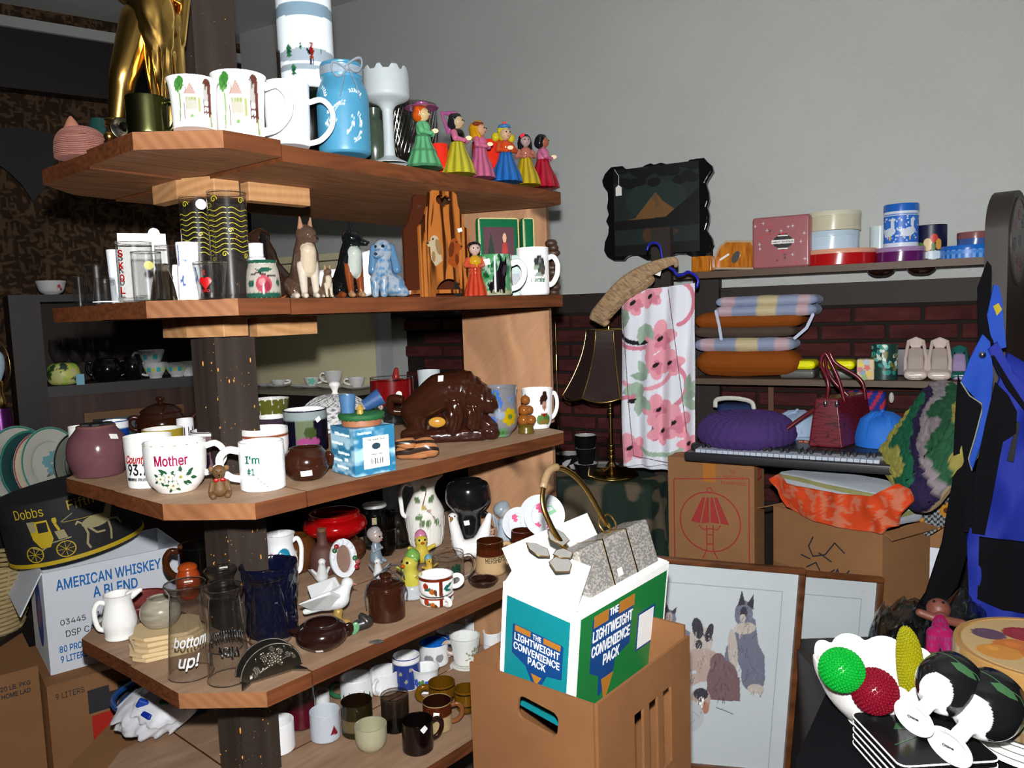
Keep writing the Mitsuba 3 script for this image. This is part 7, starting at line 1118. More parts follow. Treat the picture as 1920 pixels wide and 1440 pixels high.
def cloth(w,h,seed,amp=.014,nf=3.2):m=sheet(w,h,110,190);v=m.vertices;v[:,1]=amp*np.sin(v[:,0]/w*2*PI*nf+1.2*np.sin(v[:,2]/h*3+seed))*(1-.45*v[:,2]/h)+(meshkit.noise(v*[12,1,6],seed)-.5)*.012;m.vertices=v;return m
k=thing('tablecloth','white tablecloth with pink poppies and grey-green leaves, folded over the blue hanger','tablecloth',wframe((a+b)/2,CD_,zb))
m=cloth(w,h,1);v0=m.vertices.copy();c=art(v0[:,0],v0[:,2],wht,g);m.vertices[:,2]+=.02*(v0[:,0]/w);mm=thick(m,-.002);part(k,'front_fold',mm,'matte_print',color=np.vstack([c,c]))
m=cloth(w*.96,h*1.035,2,.008);v0=m.vertices.copy();m.vertices+=[-.004,.028,-h*.035];c=art(v0[:,0],v0[:,2],wht*.95,[(sbox(-1,.03,1,.034),pk2),(petals(-w*.42,.09,.05,5),pkc)]);part(k,'back_fold',thick(m,-.002),'matte_print',color=np.vstack([c,c]))
part(k,'hem_line',[tube([(x,-.020,z)for x,z in((-w*.46,h*.95),(-w*.38,h*.3),(-w*.33,.03),(w*.35,.008))],.0012,5),tube([(w*.18,-.02,h*.99),(w*.36,-.02,h*.35),(w*.40,-.02,h*.2)],.0012,5)],col(C(110,90,100,2.4),.8),True)
# ---- brass lamp, draped table, black china
LP=on_wall(1147,893,2.58);TT=LP[2];k=thing('draped_table','small table draped with dark green patterned velvet','table',wframe(LP@WE-.03,2.66,0))
def velvet(p,n,uv):f=noise(p.x*14+3*noise(p.x*6,p.z*8),p.z*20,p.y*14);return mix((.020,.034,.026),(.12,.095,.065),smoothstep(.5,.62,f))
mat('velvet',mikit.proc(velvet),.9,.1);m=rbox(.42,.36,.36,.03,(0,0,TT-.18),12).subdivide_to_size(.02);v=m.vertices;d=np.clip((TT-v[:,2]-.02)/.3,0,1);v[:,:2]*=(1+.10*d*np.sin(np.arctan2(v[:,1],v[:,0])*14)+.06*d)[:,None];v[:,2]+=(meshkit.noise(v*14,5)-.5)*.012*(v[:,2]>TT-.01);v[:,2]=np.minimum(v[:,2],TT-.0005);part(k,'drape',m,'velvet',True)
for x in(-.15,.15):part(k,'leg',[cube(.03,.03,TT-.34,(x,y,(TT-.34)/2))for y in(-.12,.12)],'dark_wood',False)
hL=lambda y:at_dist(1150,y,LP)[2]-TT;k=thing('brass_lamp','brass table lamp with a bell shade of smoky panels beside the tablecloth','lamp',mat4(LP,yaw(LP)));s=depth(LP)/F
part(k,'base',lathe(curve([(48*s,0),(50*s,.008),(36*s,.022),(14*s,.034),(7*s,.05)],26),40),BRASS,40);z0,z1=.05,hL(600);pr=[(3.6*s,z)for z in np.linspace(z0,z1,40)];bd=[hL(y)for y in(745,765,775,835,845,855,868)]
part(k,'pole',lathe(pr,20),BRASS,True);[part(k,'bead',ell((0,0,z),(6.5*s,6.5*s,5*s),2),BRASS,True)for z in bd];part(k,'finial',lathe(curve([(3*s,z1),(7*s,z1+.006),(3*s,z1+.014),(5*s,z1+.02),(0,z1+.03)],20),20),BRASS,True)
zt_,zb_=hL(618),hL(738);N6=8;PAN=mat('shade_panel',(.030,.016,.014),.3)
def rad(t):return(42+46*t**1.7)*s
ts=np.linspace(0,1,12)
for i in range(N6):
 a0,a1=2*PI*i/N6+.2,2*PI*(i+1)/N6+.2;vv=[];
 for t in ts:
  for u_ in(0,.5,1):aa=a0+(a1-a0)*u_;r=rad(t)*(math.cos(PI/N6)/math.cos(aa-(a0+a1)/2));vv.append((r*math.sin(aa),-r*math.cos(aa),zt_+(zb_-zt_)*t-(.012*math.sin(PI*u_)if t>.95 else 0)))
 f=[(j*3+q_,j*3+q_+1,j*3+q_+4,j*3+q_+3)for j in range(len(ts)-1)for q_ in(0,1)];m=trimesh.Trimesh(np.array(vv),np.vstack([np.array(f)[:,[0,1,2]],np.array(f)[:,[0,2,3]]]),process=False);part(k,'shade_panel',thick(m,.002),PAN,False)
 part(k,'shade_rib',tube([(rad(t)/1*math.sin(a0)*1.01,-rad(t)*math.cos(a0)*1.01,zt_+(zb_-zt_)*t)for t in ts],.003,6),BRASS,True);part(k,'shade_edge',tube(curve([(rad(1)*math.sin(a0+(a1-a0)*u_)*1.0,-rad(1)*math.cos(a0+(a1-a0)*u_),zb_-.012*math.sin(PI*u_))for u_ in(0,.25,.5,.75,1)],12),.003,6),BRASS,True);part(k,'shade_top_edge',tube([(rad(0)*math.sin(a),-rad(0)*math.cos(a),zt_)for a in(a0,a1)],.003,6),BRASS,True)
P=upon(1041,2.80,0);k=thing('brass_stand','thin brass stand pole just beyond the shelf end','pole',mat4(P));zz=at_dist(1041,600,P)[2];part(k,'pole',lathe([(.10,0),(.10,.012),(.02,.03),(.005,.05),(.005,zz),(0,zz)],20),mat('dull_brass',(.12,.085,.03),.35,metal=1.0),30);part(k,'collar',lathe([(.009,zz-.20),(.009,zz-.14),(.005,zz-.13)],16),BRASS,30)
BW='black and white china on the draped table'
b0_=upon(1092,2.54,TT);s=depth(b0_)/F;zc=TT
for i,(w,hh3,lab)in enumerate(((46,26,'lowest black cup of the stack on the velvet table'),(38,28,'middle black cup of the stack on the velvet table'),(42,24,'top black cup, white inside, of the stack on the velvet table'))):
 sp=Spot(0,1092,w,800,P=np.array([b0_[0],b0_[1],zc]));sp.R=w*s/2;sp.H=hh3*s;pot(sp,'black_cup',lab,'cup',BLACK,TAPER,BW,paint=((.006,.006,.007),[],(.4,.4,.38)));zc+=hh3*s+.001
for i in range(4):
 P=upon(1124,2.60,TT+.010*i);k=thing('white_plate',('bottom','second','third','top')[i]+' white plate of the pile behind the black cups','plate',mat4(P),BW);plate(k,'dish',np.array([0,0,.0005]),.06,col(C(170,175,170,2.4),.15),None,col((.01,.01,.01),.2),.10)
P=upon(1104,2.70,TT);sp=Spot(0,1100,64,822,P=P);tumbler(sp,'glass_bowl','clear glass bowl behind the black cups',CLEAR,ROUND,cat='bowl',foot=False);P=upon(1060,2.62,TT);sp=Spot(0,1062,50,850,P=P);pot(sp,'leaf_dish','black dish with white leaves by the shelf end','dish',BLACK,ROUND,BW,paint=((.006,.006,.007),[(leaf(-.03,.02,.05,.02,40),(.4,.42,.4)),(leaf(.0,.03,.04,.02,-30),(.4,.42,.4))],(.3,.3,.3)))
# ---------------------------------------------------------------- boxes and keyboard
KD=2.25
a=on_wall(1252,860,2.31)@WE;b=on_wall(1414,860,2.31)@WE;zt=on_wall(1330,864,2.31)[2];w=b-a;zb=.25;h=zt-zb
k=carton('lamp_carton','brown carton printed in red with a table lamp, under the keyboard',wframe(a,2.31,zb),w,.14,h,'kraft',open_top=False);RDI=mat('red_ink',C(150,40,35,2.35),.6)
def lc(g,d=.0005,nm='lamp_print'):part(k,nm,upright(slab(g,d),(0,-.0003,0)),RDI,False)
ox,oz=w/2,h;u=w/162;X=lambda px,py:((px-1252)*u,h-(py-862-(px-1252)*.08)*u)
rr_=[X(1266,905),X(1402,905),X(1402,1060),X(1266,1060)];pr_=Polygon(rr_);lc(pr_.buffer(.006).difference(pr_.buffer(.0025)));c_=X(1332,985);cr=Point(*c_).buffer(58*u);lc(cr.difference(cr.buffer(-2.4*u)).intersection(pr_))
lt=X(1332,935);sh=lambda*q:Polygon([X(*p_)for p_ in q]);shade=sh((1318,938),(1346,938),(1368,990),(1350,988),(1334,986),(1316,988),(1296,984));lc(shade.difference(shapely.union_all([stroke([X(1332,938),X(1332,990)],3*u),stroke([X(1325,938),X(1314,990)],2.5*u),stroke([X(1339,938),X(1352,990)],2.5*u)])),.0007);lc(Point(*X(1332,925)).buffer(6*u).difference(Point(*X(1332,925)).buffer(4*u)))
lc(shapely.union_all([stroke([X(1326,992),X(1326,1040),X(1318,1055)],2*u),stroke([X(1338,992),X(1338,1040),X(1346,1055)],2*u),stroke([X(1312,992),X(1320,1000),X(1332,998)],2*u),stroke([X(1352,992),X(1346,1000),X(1332,998)],2*u),stroke([X(1326,1010),X(1338,1010)],2*u),stroke([X(1326,1028),X(1338,1028)],2*u)]))
for t_,px,py,hh4,ww in(('UL',1376,892,.010,.018),('PARTS USE',1376,903,.009,.062),('IN APPROVED',1376,914,.009,.074)):q_=X(px,py);part(k,'lettering',upright(text(t_,hh4,w=ww,bold=False),(q_[0],-.0003,q_[1])),RDI,False)
part(k,'packing_tape',upright(slab(sbox(X(1320,0)[0],h-.065,X(1344,0)[0],h),.0004),(0,-.0003,0)),col(C(165,105,45,2.4),.3),False);part(k,'numeral',onface(text('21',.035),(w+.0004,.07,h-.06),(0,1,0),(0,0,1)),RDI,False)
KZ=zt+.006;ka,kb=on_wall(1282,850,KD)@WE,on_wall(1688,880,KD)@WE;kw=kb-ka;kd,kh=.24,.045;ky=.008
kM=wframe(ka,KD,KZ)@trimesh.transformations.rotation_matrix(-.012,(0,0,1));k=thing('keyboard','black electronic keyboard lying across the cartons','keyboard',kM);KB=mat('keyboard_black',(.012,.013,.016),.35);part(k,'body',[rbox(kw,.20,kh,.010,(kw/2,.16,kh/2)),rbox(kw,.10,.028,.006,(kw/2,.05,.014))],KB,30)
n=31;kx0,kx1=kw*.055,kw*.915;st_=(kx1-kx0)/n;wk=mikit.ply(rbox(st_*.93,.075,.012,.0012,n=6),col(C(190,200,215,2.2),.3),smooth=False);bkp=mikit.ply(rbox(st_*.5,.048,.014,.0015,n=6),KB,smooth=False)
for i in range(n):
 kk=numbered('keyboard__white_key');M_=kM@trimesh.transformations.translation_matrix((kx0+st_*(i+.5),.046,.031));scene[kk]={**wk,'to_world':T(M_.tolist())}
 if i%7 not in(2,6)and i<n-1:kk=numbered('keyboard__black_key');M_=kM@trimesh.transformations.translation_matrix((kx0+st_*(i+1),.060,.042));scene[kk]={**bkp,'to_world':T(M_.tolist())}
for x,y,c in((.44,.13,C(200,60,40,2.2)),(.46,.14,C(200,60,40,2.2)),(.48,.14,C(60,110,190,2.2)),(.52,.12,C(200,110,50,2.2)),(.545,.12,C(200,110,50,2.2)),(.57,.12,C(200,110,50,2.2))):part(k,'button',rbox(.012,.010,.004,.001,(x*kw,y+.06,kh+.002)),col(c,.4),30)
part(k,'speaker_grille',lathe([(0,kh+.001),(.05,kh+.001),(.052,kh),],28).apply_translation((kw*.83,.18,0)),col((.004,.004,.005),.7),30)
# things lying on the keyboard
PT=KZ+kh
P=upon(1398,2.40,PT);s=depth(P)/F;k=thing('purple_hat','round purple knitted hat lying on the left of the keyboard','hat',mat4(P+[0,0,-.012],yaw(P)));R=86*s;m=lathe(curve([(0,.0),(.78*R,.004),(R,.030),(.98*R,.055),(.80*R,.085),(.4*R,.098),(0,.094)],60),120);v=m.vertices;a_=np.arctan2(v[:,1],v[:,0]);r_=np.hypot(v[:,0],v[:,1])/R;v+=np.array(m.vertex_normals)*((np.abs(np.sin(a_*17+r_*9))*np.abs(np.sin(a_*17-r_*9+v[:,2]*90)))[:,None]*.006*(r_>.25)[:,None]);m.vertices=v;part(k,'crown',m,col(C(72,45,115,2.1),.9),True);part(k,'top_knot',ell((0,0,.096),(.16*R,.16*R,.006)),col(C(60,38,95,2.35),.9),True)
P=upon(1376,2.60,PT);k=thing('lunch_case','navy case with a cream carrying handle behind the purple hat','case',wframe(P@WE,2.60,PT));s=depth(P)/F;zq=at_dist(1376,758,P)[2]-PT;part(k,'case',rbox(70*s,.08,zq,.02,(0,.03,zq/2)),col(C(20,40,75,2.6),.4),True);part(k,'handle',tube(curve([(-36*s,.0,zq-.012),(-32*s,.0,zq+.014),(0,.0,zq+.020),(30*s,.0,zq+.010),(36*s,.0,zq-.016)],24),.006,8,1.4),col(C(185,185,175,2.6),.5),True)
def cap(px,w,top,D,lab,c,ang,z=None):
 P=upon(px,D,PT if z is None else z);s=depth(P)/F;H=at_dist(px,top,P)[2]-P[2];R=w*s/2;k=thing('peaked_cap',lab,'cap',mat4(P+[0,0,.001],yaw(P)+math.radians(ang)));m=lathe(curve([(R,0),(1.0*R,.3*H),(.8*R,.75*H),(.4*R,.97*H),(0,H)],30),40);v=m.vertices;v[:,2]*=(1-.12*(np.sin(np.arctan2(v[:,1],v[:,0])*2+1)>.5));m.vertices=v;part(k,'crown',thick(m,.002),col(c,.7),True);part(k,'visor',blob([(((-R*.7,-R*.7,.006),.005),((R*.7,-R*.7,.006),.005),((0,-R*1.55,.004),.005))]),col(np.asarray(c)*.85,.7),True);part(k,'crown__button',ell((0,0,H),.006,1),col(c,.7),True);part(k,'crown__seam',[tube([(R*r0*math.cos(t),R*r0*math.sin(t),zz)for r0,zz in((1.01,.02),(1.0,.3*H),(.81,.76*H),(.41,.98*H),(0,H*1.005))],.001,4)for t in np.arange(6)*PI/3],col(np.asarray(c)*.7,.8),True)
cap(1495,84,770,2.52,'pale blue peaked cap between the purple hat and the red handbag',C(140,160,185,2.5),40);cap(1656,92,772,2.44,'bright blue peaked cap with eyelets, right of the red handbag',C(25,105,200,2.35),55)
MR=col(C(95,18,30,2.2),.25);P=upon(1566,2.36,PT);s=depth(P)/F;k=thing('handbag','dark red crocodile handbag standing on the keyboard, with two long handles','handbag',mat4(P+[0,0,.0005],yaw(P)-.15));hb=at_dist(1566,752,P)[2]-PT
def croc(p,n,uv):f,g2,w_=mikit.voronoi((p.x+p.y)*60,p.z*110);return mi.Color3f(.125,.011,.020)*(.35+.65*smoothstep(.02,.2,g2-f))
mat('croc_leather',mikit.proc(croc),.22,.5);body=manifold3d.Manifold.batch_hull([manifold3d.Manifold.sphere(.006,12).translate([x*s,y,z])for x,y,z in((-42,0,.006),(12,-.0,.006),(-42,.22*1,.006),(50,.20,.006),(-32,.01,hb),(2,.01,hb),(38,.17,hb),(12,.19,hb))]);part(k,'bag',tm(body),'croc_leather',35)
for(x0,x1,yy,top)in((-30,4,.02,665),(10,34,.10,668)):
 zt5=at_dist(1560,top,P)[2]-PT;part(k,'handle',tube(curve([(x0*s+14*s,yy,hb-.01),(-14*s,yy,hb+.05),(-28*s,yy+.01,zt5-.03),(-22*s,yy+.02,zt5),(-10*s,yy+.02,zt5-.03),(x1*s,yy+.02,hb+.05),(x1*s+10*s,yy+.02,hb-.01)],48),.0055,8),MR,True)
part(k,'strap',tube(curve([(-28*s,.05,hb-.02),(-60*s,.02,hb*.6),(-100*s,-.01,.030),(-112*s,-.03,.012)],26),.006,8,1.6),MR,True);part(k,'buckle',[ell((q_*s,-.004,hb-.008),(.006,.005,.010),1)for q_ in(-16,4)],STEEL,True)
P=upon(1622,2.80,PT);k=thing('striped_pouch','blue and red cloth pouch against the wall behind the blue cap','pouch',wframe(P@WE,2.80,PT));s=depth(P)/F;zq=at_dist(1622,734,P)[2]-PT;m=rbox(72*s,.05,zq,.012,(0,.02,zq/2));m=m.subdivide_to_size(.01);v=m.vertices;part(k,'pouch',m,'matte_print',color=art(v[:,0],v[:,2],C(30,45,120,2.8),[(stroke([(-.07+.03*i,zq*.5),(-.04+.03*i,zq*1.0)],.009),C(170,40,45,2.8))for i in range(5)]));part(k,'toggle',ell((46*s,-.01,zq*.85),(.008,.006,.018)),col((.45,.45,.42),.5),True)
k=thing('plank_rest','dark board behind the keyboard carrying the caps and the pouch','board',wframe(ka+.02,2.47,0));part(k,'board',cube(kw,.38,.02,(kw/2,.19,PT-.0105)),'dark_wood',False)
for x in(.02,kw-.02):part(k,'end_panel',cube(.02,.30,PT-.285,(x,.22,.264+(PT-.285)/2)),'dark_wood',False)
# ---- cartons and linen below the keyboard
FR=at_Y(1655,1000,1.93);FL=on_z(1450,948,FR[2]);ex=(FR-FL)/np.linalg.norm(FR-FL);ey=np.array([-ex[1],ex[0],0]);w=np.linalg.norm(FR-FL);h=FR[2]-.42
k=carton('scribbled_carton','brown carton with black handwriting on its front, orange cloth hanging over it',mat4(FL-[0,0,h],R=np.stack([ex,ey,[0,0,1]],1)),w,.20,h,'kraft',flaps=(('l',.07,20),('r',.03,30)))
S=lambda*q:slab(shapely.union_all([stroke(l,.0038)for l in q]),.0004);part(k,'handwriting',upright(S([(.17,h-.06),(.155,h-.09),(.17,h-.115),(.21,h-.10),(.24,h-.06),(.27,h-.08)],[(.19,h-.10),(.23,h-.115)],[(.13,h-.12),(.16,h-.125)],[(.15,h-.15),(.18,h-.13),(.20,h-.16)],[(.22,h-.15),(.24,h-.135)],[(.235,h-.16),(.25,h-.13),(.26,h-.16),(.285,h-.125)],[(.28,h-.17),(.33,h-.16)]),(-.03,-.0004,0)),INK,False);part(k,'packing_tape',upright(slab(sbox(0,h-.20,w,h-.165),.0004),(0,-.0003,0)),col(C(150,110,75,1.9),.4),False)
def bpl(pix):return[((lambda q:((q-FL)@ex,q[2]))(EYE+ray(x,y)*(((FL-EYE)@ey)/(ray(x,y)@ey))))for x,y in pix]
def bslab(poly,th,y0=0.0):m=slab(poly,th).subdivide_to_size(.014,12);v=m.vertices;m.vertices=FL*[1,1,0]+v[:,:1]*ex+v[:,1:2]*[0,0,1]-(v[:,2:3]+y0)*ey+(meshkit.noise(v*[30,22,0],3)[:,None]-.5)*-.016*ey;return m
pl=Polygon(bpl([(1452,896),(1464,888),(1480,905),(1560,922),(1640,930),(1690,905),(1712,916),(1718,938),(1698,962),(1690,985),(1674,986),(1666,998),(1600,990),(1530,972),(1482,948),(1466,918)]));m=bslab(pl,.010,.012);v=m.vertices;u_,z_=(v-FL)@ex,v[:,2];f=meshkit.fbm(np.stack([u_*34,z_*34,0*z_],1),3,5);OC=C(238,82,36,1.9);k=thing('orange_cloth','orange floral cloth hanging over the scribbled carton','cloth');part(k,'drape',m,'matte_print',color=np.where(((f>.47)&(f<.60))[:,None],C(228,132,98,1.9),OC))
LN2=np.stack([ex,ey,[0,0,1]],1)
for i,(x0,x1,z0,hh,lab)in enumerate(((.02,.36,.006,.045,'lower folded white linen with an olive green border, on the orange cloth'),(.0,.36,.055,.045,'upper folded white linen with an olive green border, under the keyboard'))):
 m=rbox(x1-x0,.16,hh,.018,(0,0,hh/2),12).subdivide_to_size(.014);v=m.vertices;zz=v[:,2]/hh;c=np.where(((zz>.62)&(zz<.86))[:,None],C(165,165,110,1.95),C(205,215,225,1.95));v[:,2]+=(meshkit.noise(v*[16,16,30],4+i)-.5)*.010;v[:,1]+=(meshkit.noise(v*[20,9,40],8)-.5)*.010;m.vertices=v
 k=thing('folded_linen',lab,'linen',mat4(FL+ex*((x0+x1)/2)+ey*.085+[0,0,z0],R=LN2),'folded linens');part(k,'fold',m,'matte_print',color=c)
# cushion with a tufted face
Rm=rot((0,0,1),-98)@rot((0,1,0),8)@rot((1,0,0),-30)@rot((0,1,0),4);c0=at_Y(1748,832,1.98);m=rbox(.34,.12,.30,.055,(0,0,0),14).subdivide_to_size(.012);v=m.vertices;e=np.maximum(np.abs(v[:,0])/.17,np.abs(v[:,2])/.15);v[:,1]*=1-.55*e**3;n_=meshkit.noise(v*120,2)-.5;fr_=v[:,1]<.01;v[:,1]+=np.where(fr_,n_*.014,.004*np.sin(v[:,0]*90));m.vertices=v
b1=meshkit.noise(v*[14,0,14],7);b2=v[:,0]*.8+v[:,2]+(b1-.5)*.12;cc=np.where((b2<-.07)[:,None],C(175,170,85,1.95),np.where((b2<-.01)[:,None],C(30,105,75,1.95),np.where((b2<.04)[:,None],C(42,32,70,1.95),np.where((b2<.09)[:,None],C(150,140,145,1.95),np.where((b2<.15)[:,None],C(40,90,60,1.95),C(165,155,80,1.95))))));cc=np.where((fr_&(b1>.0))[:,None],cc*(.8+.5*(n_+.5))[:,None],C(190,165,125,1.95));k=thing('tufted_cushion','cushion with a shaggy yellow, green and purple face and a cream satin back','cushion',mat4(c0,R=Rm));part(k,'cover',m,'matte_print',color=cc)
def soft(poly,D,th,amp,seed,size=.022):m=slab(poly,th).subdivide_to_size(size,14);v=m.vertices;m.vertices=v[:,:1]*WE+v[:,1:2]*[0,0,1]+(D-v[:,2:3]-amp*(meshkit.fbm(np.stack([v[:,0]*16,v[:,1]*6,0*v[:,0]],1),2,seed)[:,None]-.5))*WN;return m
wp=lambda pix,D:Polygon(wallpts(pix,D))
pl=wp([(1722,870),(1760,840),(1800,828),(1808,900),(1800,960),(1775,985),(1738,1002),(1718,985),(1716,940)],2.30);m=soft(pl,2.30,.012,.03,6,.0045);v=m.vertices;u_,z_=v@WE,v[:,2];c=np.where((((np.floor(u_/.007)+np.floor(z_/.007))%2)>0)[:,None],C(165,170,175,1.95),C(45,48,55,1.95));rg=np.random.default_rng(11);x0,y0,x1,y1=pl.bounds
for i in range(15):x,y=rg.uniform(x0,x1),rg.uniform(y0,y1);d=np.hypot(u_-x,z_-y);a_=np.arctan2(z_-y,u_-x);c=np.where((d<.018+.003*np.sin(a_*9))[:,None],C(205,145,40,1.95),c);c=np.where((d<.008)[:,None],C(95,45,25,1.95),c)
k=thing('sunflower_cloth','black and white checked cloth printed with sunflowers, below the tufted cushion','cloth');part(k,'drape',m,'matte_print',color=c)
for px,D,zt_,zb_,w_,m_,nm,lab in((1690,2.36,964,1020,.16,'kraft','brown_carton','brown carton behind the scribbled carton, under the sunflower cloth'),(1680,2.38,1021,1500,.13,'white_card','white_carton','white carton with a green outline below the brown carton')):
 a=on_wall(px,1000,D)@WE;t_,b_=on_wall(px,zt_,D)[2],max(on_wall(px,zb_,D)[2],.35);k=carton(nm,lab,wframe(a,D,b_),w_,.14,t_-b_,m_,open_top=False)
 if m_!='kraft':part(k,'green_outline',upright(slab(sbox(.02,t_-b_-.14,.075,t_-b_-.06).difference(sbox(.0215,t_-b_-.1385,.0735,t_-b_-.0615)),.0005),(0,-.0003,0)),col((.05,.16,.08),.6),False)
fl_=.345;k=thing('low_bench','dark low bench under the cartons along the brick wall','bench',wframe(.0,2.1,0));part(k,'top',cube(1.22,.78,.03,(.41,.40,.235)),'dark_wood',False);[part(k,'leg',cube(.06,.06,.219,(x,y,.1095)),'dark_wood',False)for x in(-.1,.94)for y in(.06,.72)]
k=thing('carton_block','dark crate under the scribbled carton','crate',mat4(FL*[1,1,0],R=LN2));part(k,'crate',cube(w,.18,.168,(w/2,.10,.335)),'dark_wood',False)
# ---- coat stand, coats
q0=at_Y(1868,455,1.92);nf=np.array([.72,-.69,0]);tf=np.array([.69,.72,0]);hh=lambda y:at_dist(1868,y,q0)[2]-q0[2];ar=Polygon([(-.0,hh(1000)),(0,hh(430))]+[(.11-.11*math.cos(t),hh(430)+(hh(352)-hh(430))*math.sin(t))for t in np.linspace(.1,PI-.1,16)]+[(.22,hh(430)),(.22,hh(1000))]);m=slab(ar,.05);v=m.vertices;m.vertices=v[:,:1]*tf+v[:,1:2]*[0,0,1]+(v[:,2:3]-.025)*nf
k=thing('hall_stand','dark brown round-topped hall stand with an oval flowered inset, the coats hung on it','coat stand',mat4(q0));part(k,'board',m,col((.022,.017,.014),.5),30);iv=lambda g,d,z=0:(lambda m:trimesh.Trimesh(m.vertices[:,:1]*tf+m.vertices[:,1:2]*[0,0,1]+(m.vertices[:,2:3]+.0252+z)*nf,m.faces,process=False))(slab(g,d));zc=hh(450);part(k,'inset',iv(oval(.11,zc,.085,.105),.001),col(C(105,100,92,1.9),.4),False);part(k,'inset_rim',iv(oval(.11,zc,.09,.11).difference(oval(.11,zc,.083,.103)),.003),col((.03,.024,.02),.4),False)
for i,(x,z)in enumerate(((.07,.04),(.12,.0),(.09,-.05),(.15,.05),(.13,-.06),(.06,-.01),(.11,.07))):part(k,'flower_print',iv(petals(x,zc+z,.017,5,i),.0012+.0002*i),col(C(*((110,60,75),(50,50,70))[i%2],1.9),.4),False)
part(k,'post',cube(.05,.05,q0[2]+hh(1000),(.04,.10,-(q0[2]-hh(1000))/2+.0)),'dark_wood',False)if False else part(k,'post',(lambda m:m)(cube(.06,.06,q0[2]+hh(1000)-.02,(.05,.10,(hh(1000)-q0[2]+.02)/2))),'dark_wood',False);part(k,'foot',cube(.3,.3,.02,(.05,.10,-q0[2]+.0105)),'dark_wood',False)
JD=2.10;JB,JB2,JK=C(10,45,180,1.75),C(8,85,215,1.75),None;mat('black_fabric',(.0045,.0045,.006),.9,.06)
k=thing('winter_jacket','bright blue winter jacket with black side panels, pocket and zip, on the hall stand','jacket')
def piece(nm,pix,D,th,c,seed=1,amp=.03,lab=None):part(k,nm,soft(wp(pix,D),D,th,amp,seed),'black_fabric' if c is None else col(c,.8),True,lab)
piece('body',[(1888,660),(1940,690),(2010,760),(2050,1240),(1900,1215),(1832,1192),(1816,1110),(1812,1000),(1836,900),(1850,800),(1868,720)],JD,.05,JB,3,.09)
piece('front_flap',[(1842,626),(1856,640),(1862,700),(1856,770),(1840,830),(1822,882),(1815,862),(1828,820),(1842,762),(1802,716),(1820,668)],JD-.055,.015,JB2,5,lab='bright blue front edge with pale piping');piece('side_panel',[(1802,718),(1842,764),(1828,822),(1816,864),(1822,884),(1838,880),(1840,1000),(1808,995),(1810,880),(1796,780)],JD-.05,.012,JK,7)
piece('black_panel',[(1866,716),(1890,740),(1906,770),(1904,810),(1880,826),(1866,900),(1846,1000),(1822,996),(1826,900),(1846,800)],JD-.065,.012,JK,8);piece('pocket',[(1836,1005),(1930,1018),(1960,1100),(1940,1150),(1880,1140),(1832,1118)],JD-.06,.015,JK,9,.02)
piece('lapel',[(1852,655),(1870,640),(1895,690),(1940,740),(1960,800),(1905,745),(1872,700)],JD-.085,.02,JB,10,.02);piece('zip',[(1858,668),(1864,666),(1892,712),(1925,762),(1920,768),(1884,722)],JD-.108,.006,None,11,.02);piece('collar',[(1862,534),(1872,536),(1878,560),(1882,610),(1886,650),(1868,655),(1856,625),(1850,590)],JD-.045,.02,JB2,12,.02);piece('patch',[(1862,574),(1872,568),(1879,580),(1869,592)],JD-.068,.004,C(220,195,30,1.75),12,.02)
piece('hood',[(1832,540),(1850,490),(1858,500),(1856,600),(1862,640),(1846,660),(1834,640)],JD-.03,.03,None,13,.03);part(k,'piping',tube([on_wall(x,y,JD-.078)for x,y in((1801,716),(1818,742),(1841,757),(1841,770),(1828,820),(1816,860),(1822,882))],.0016,5),col(C(170,180,160,1.7),.6),True);part(k,'zip__pull',ell(on_wall(1842,665,JD-.10),.007,1),STEEL,True);piece('drawstring',[(1906,790),(1912,793),(1900,866),(1888,862)],JD-.07,.006,(.005,.005,.006),14,.02)
k=thing('black_coat','long black coat beside the blue jacket, its hem trailing towards the doll','coat');piece('cloth',[(1796,700),(1815,760),(1822,900),(1818,1010),(1795,1090),(1755,1150),(1705,1190),(1655,1205),(1640,1200),(1690,1170),(1735,1110),(1765,1020),(1785,900),(1790,790)],JD+.04,.04,None,15,.05)
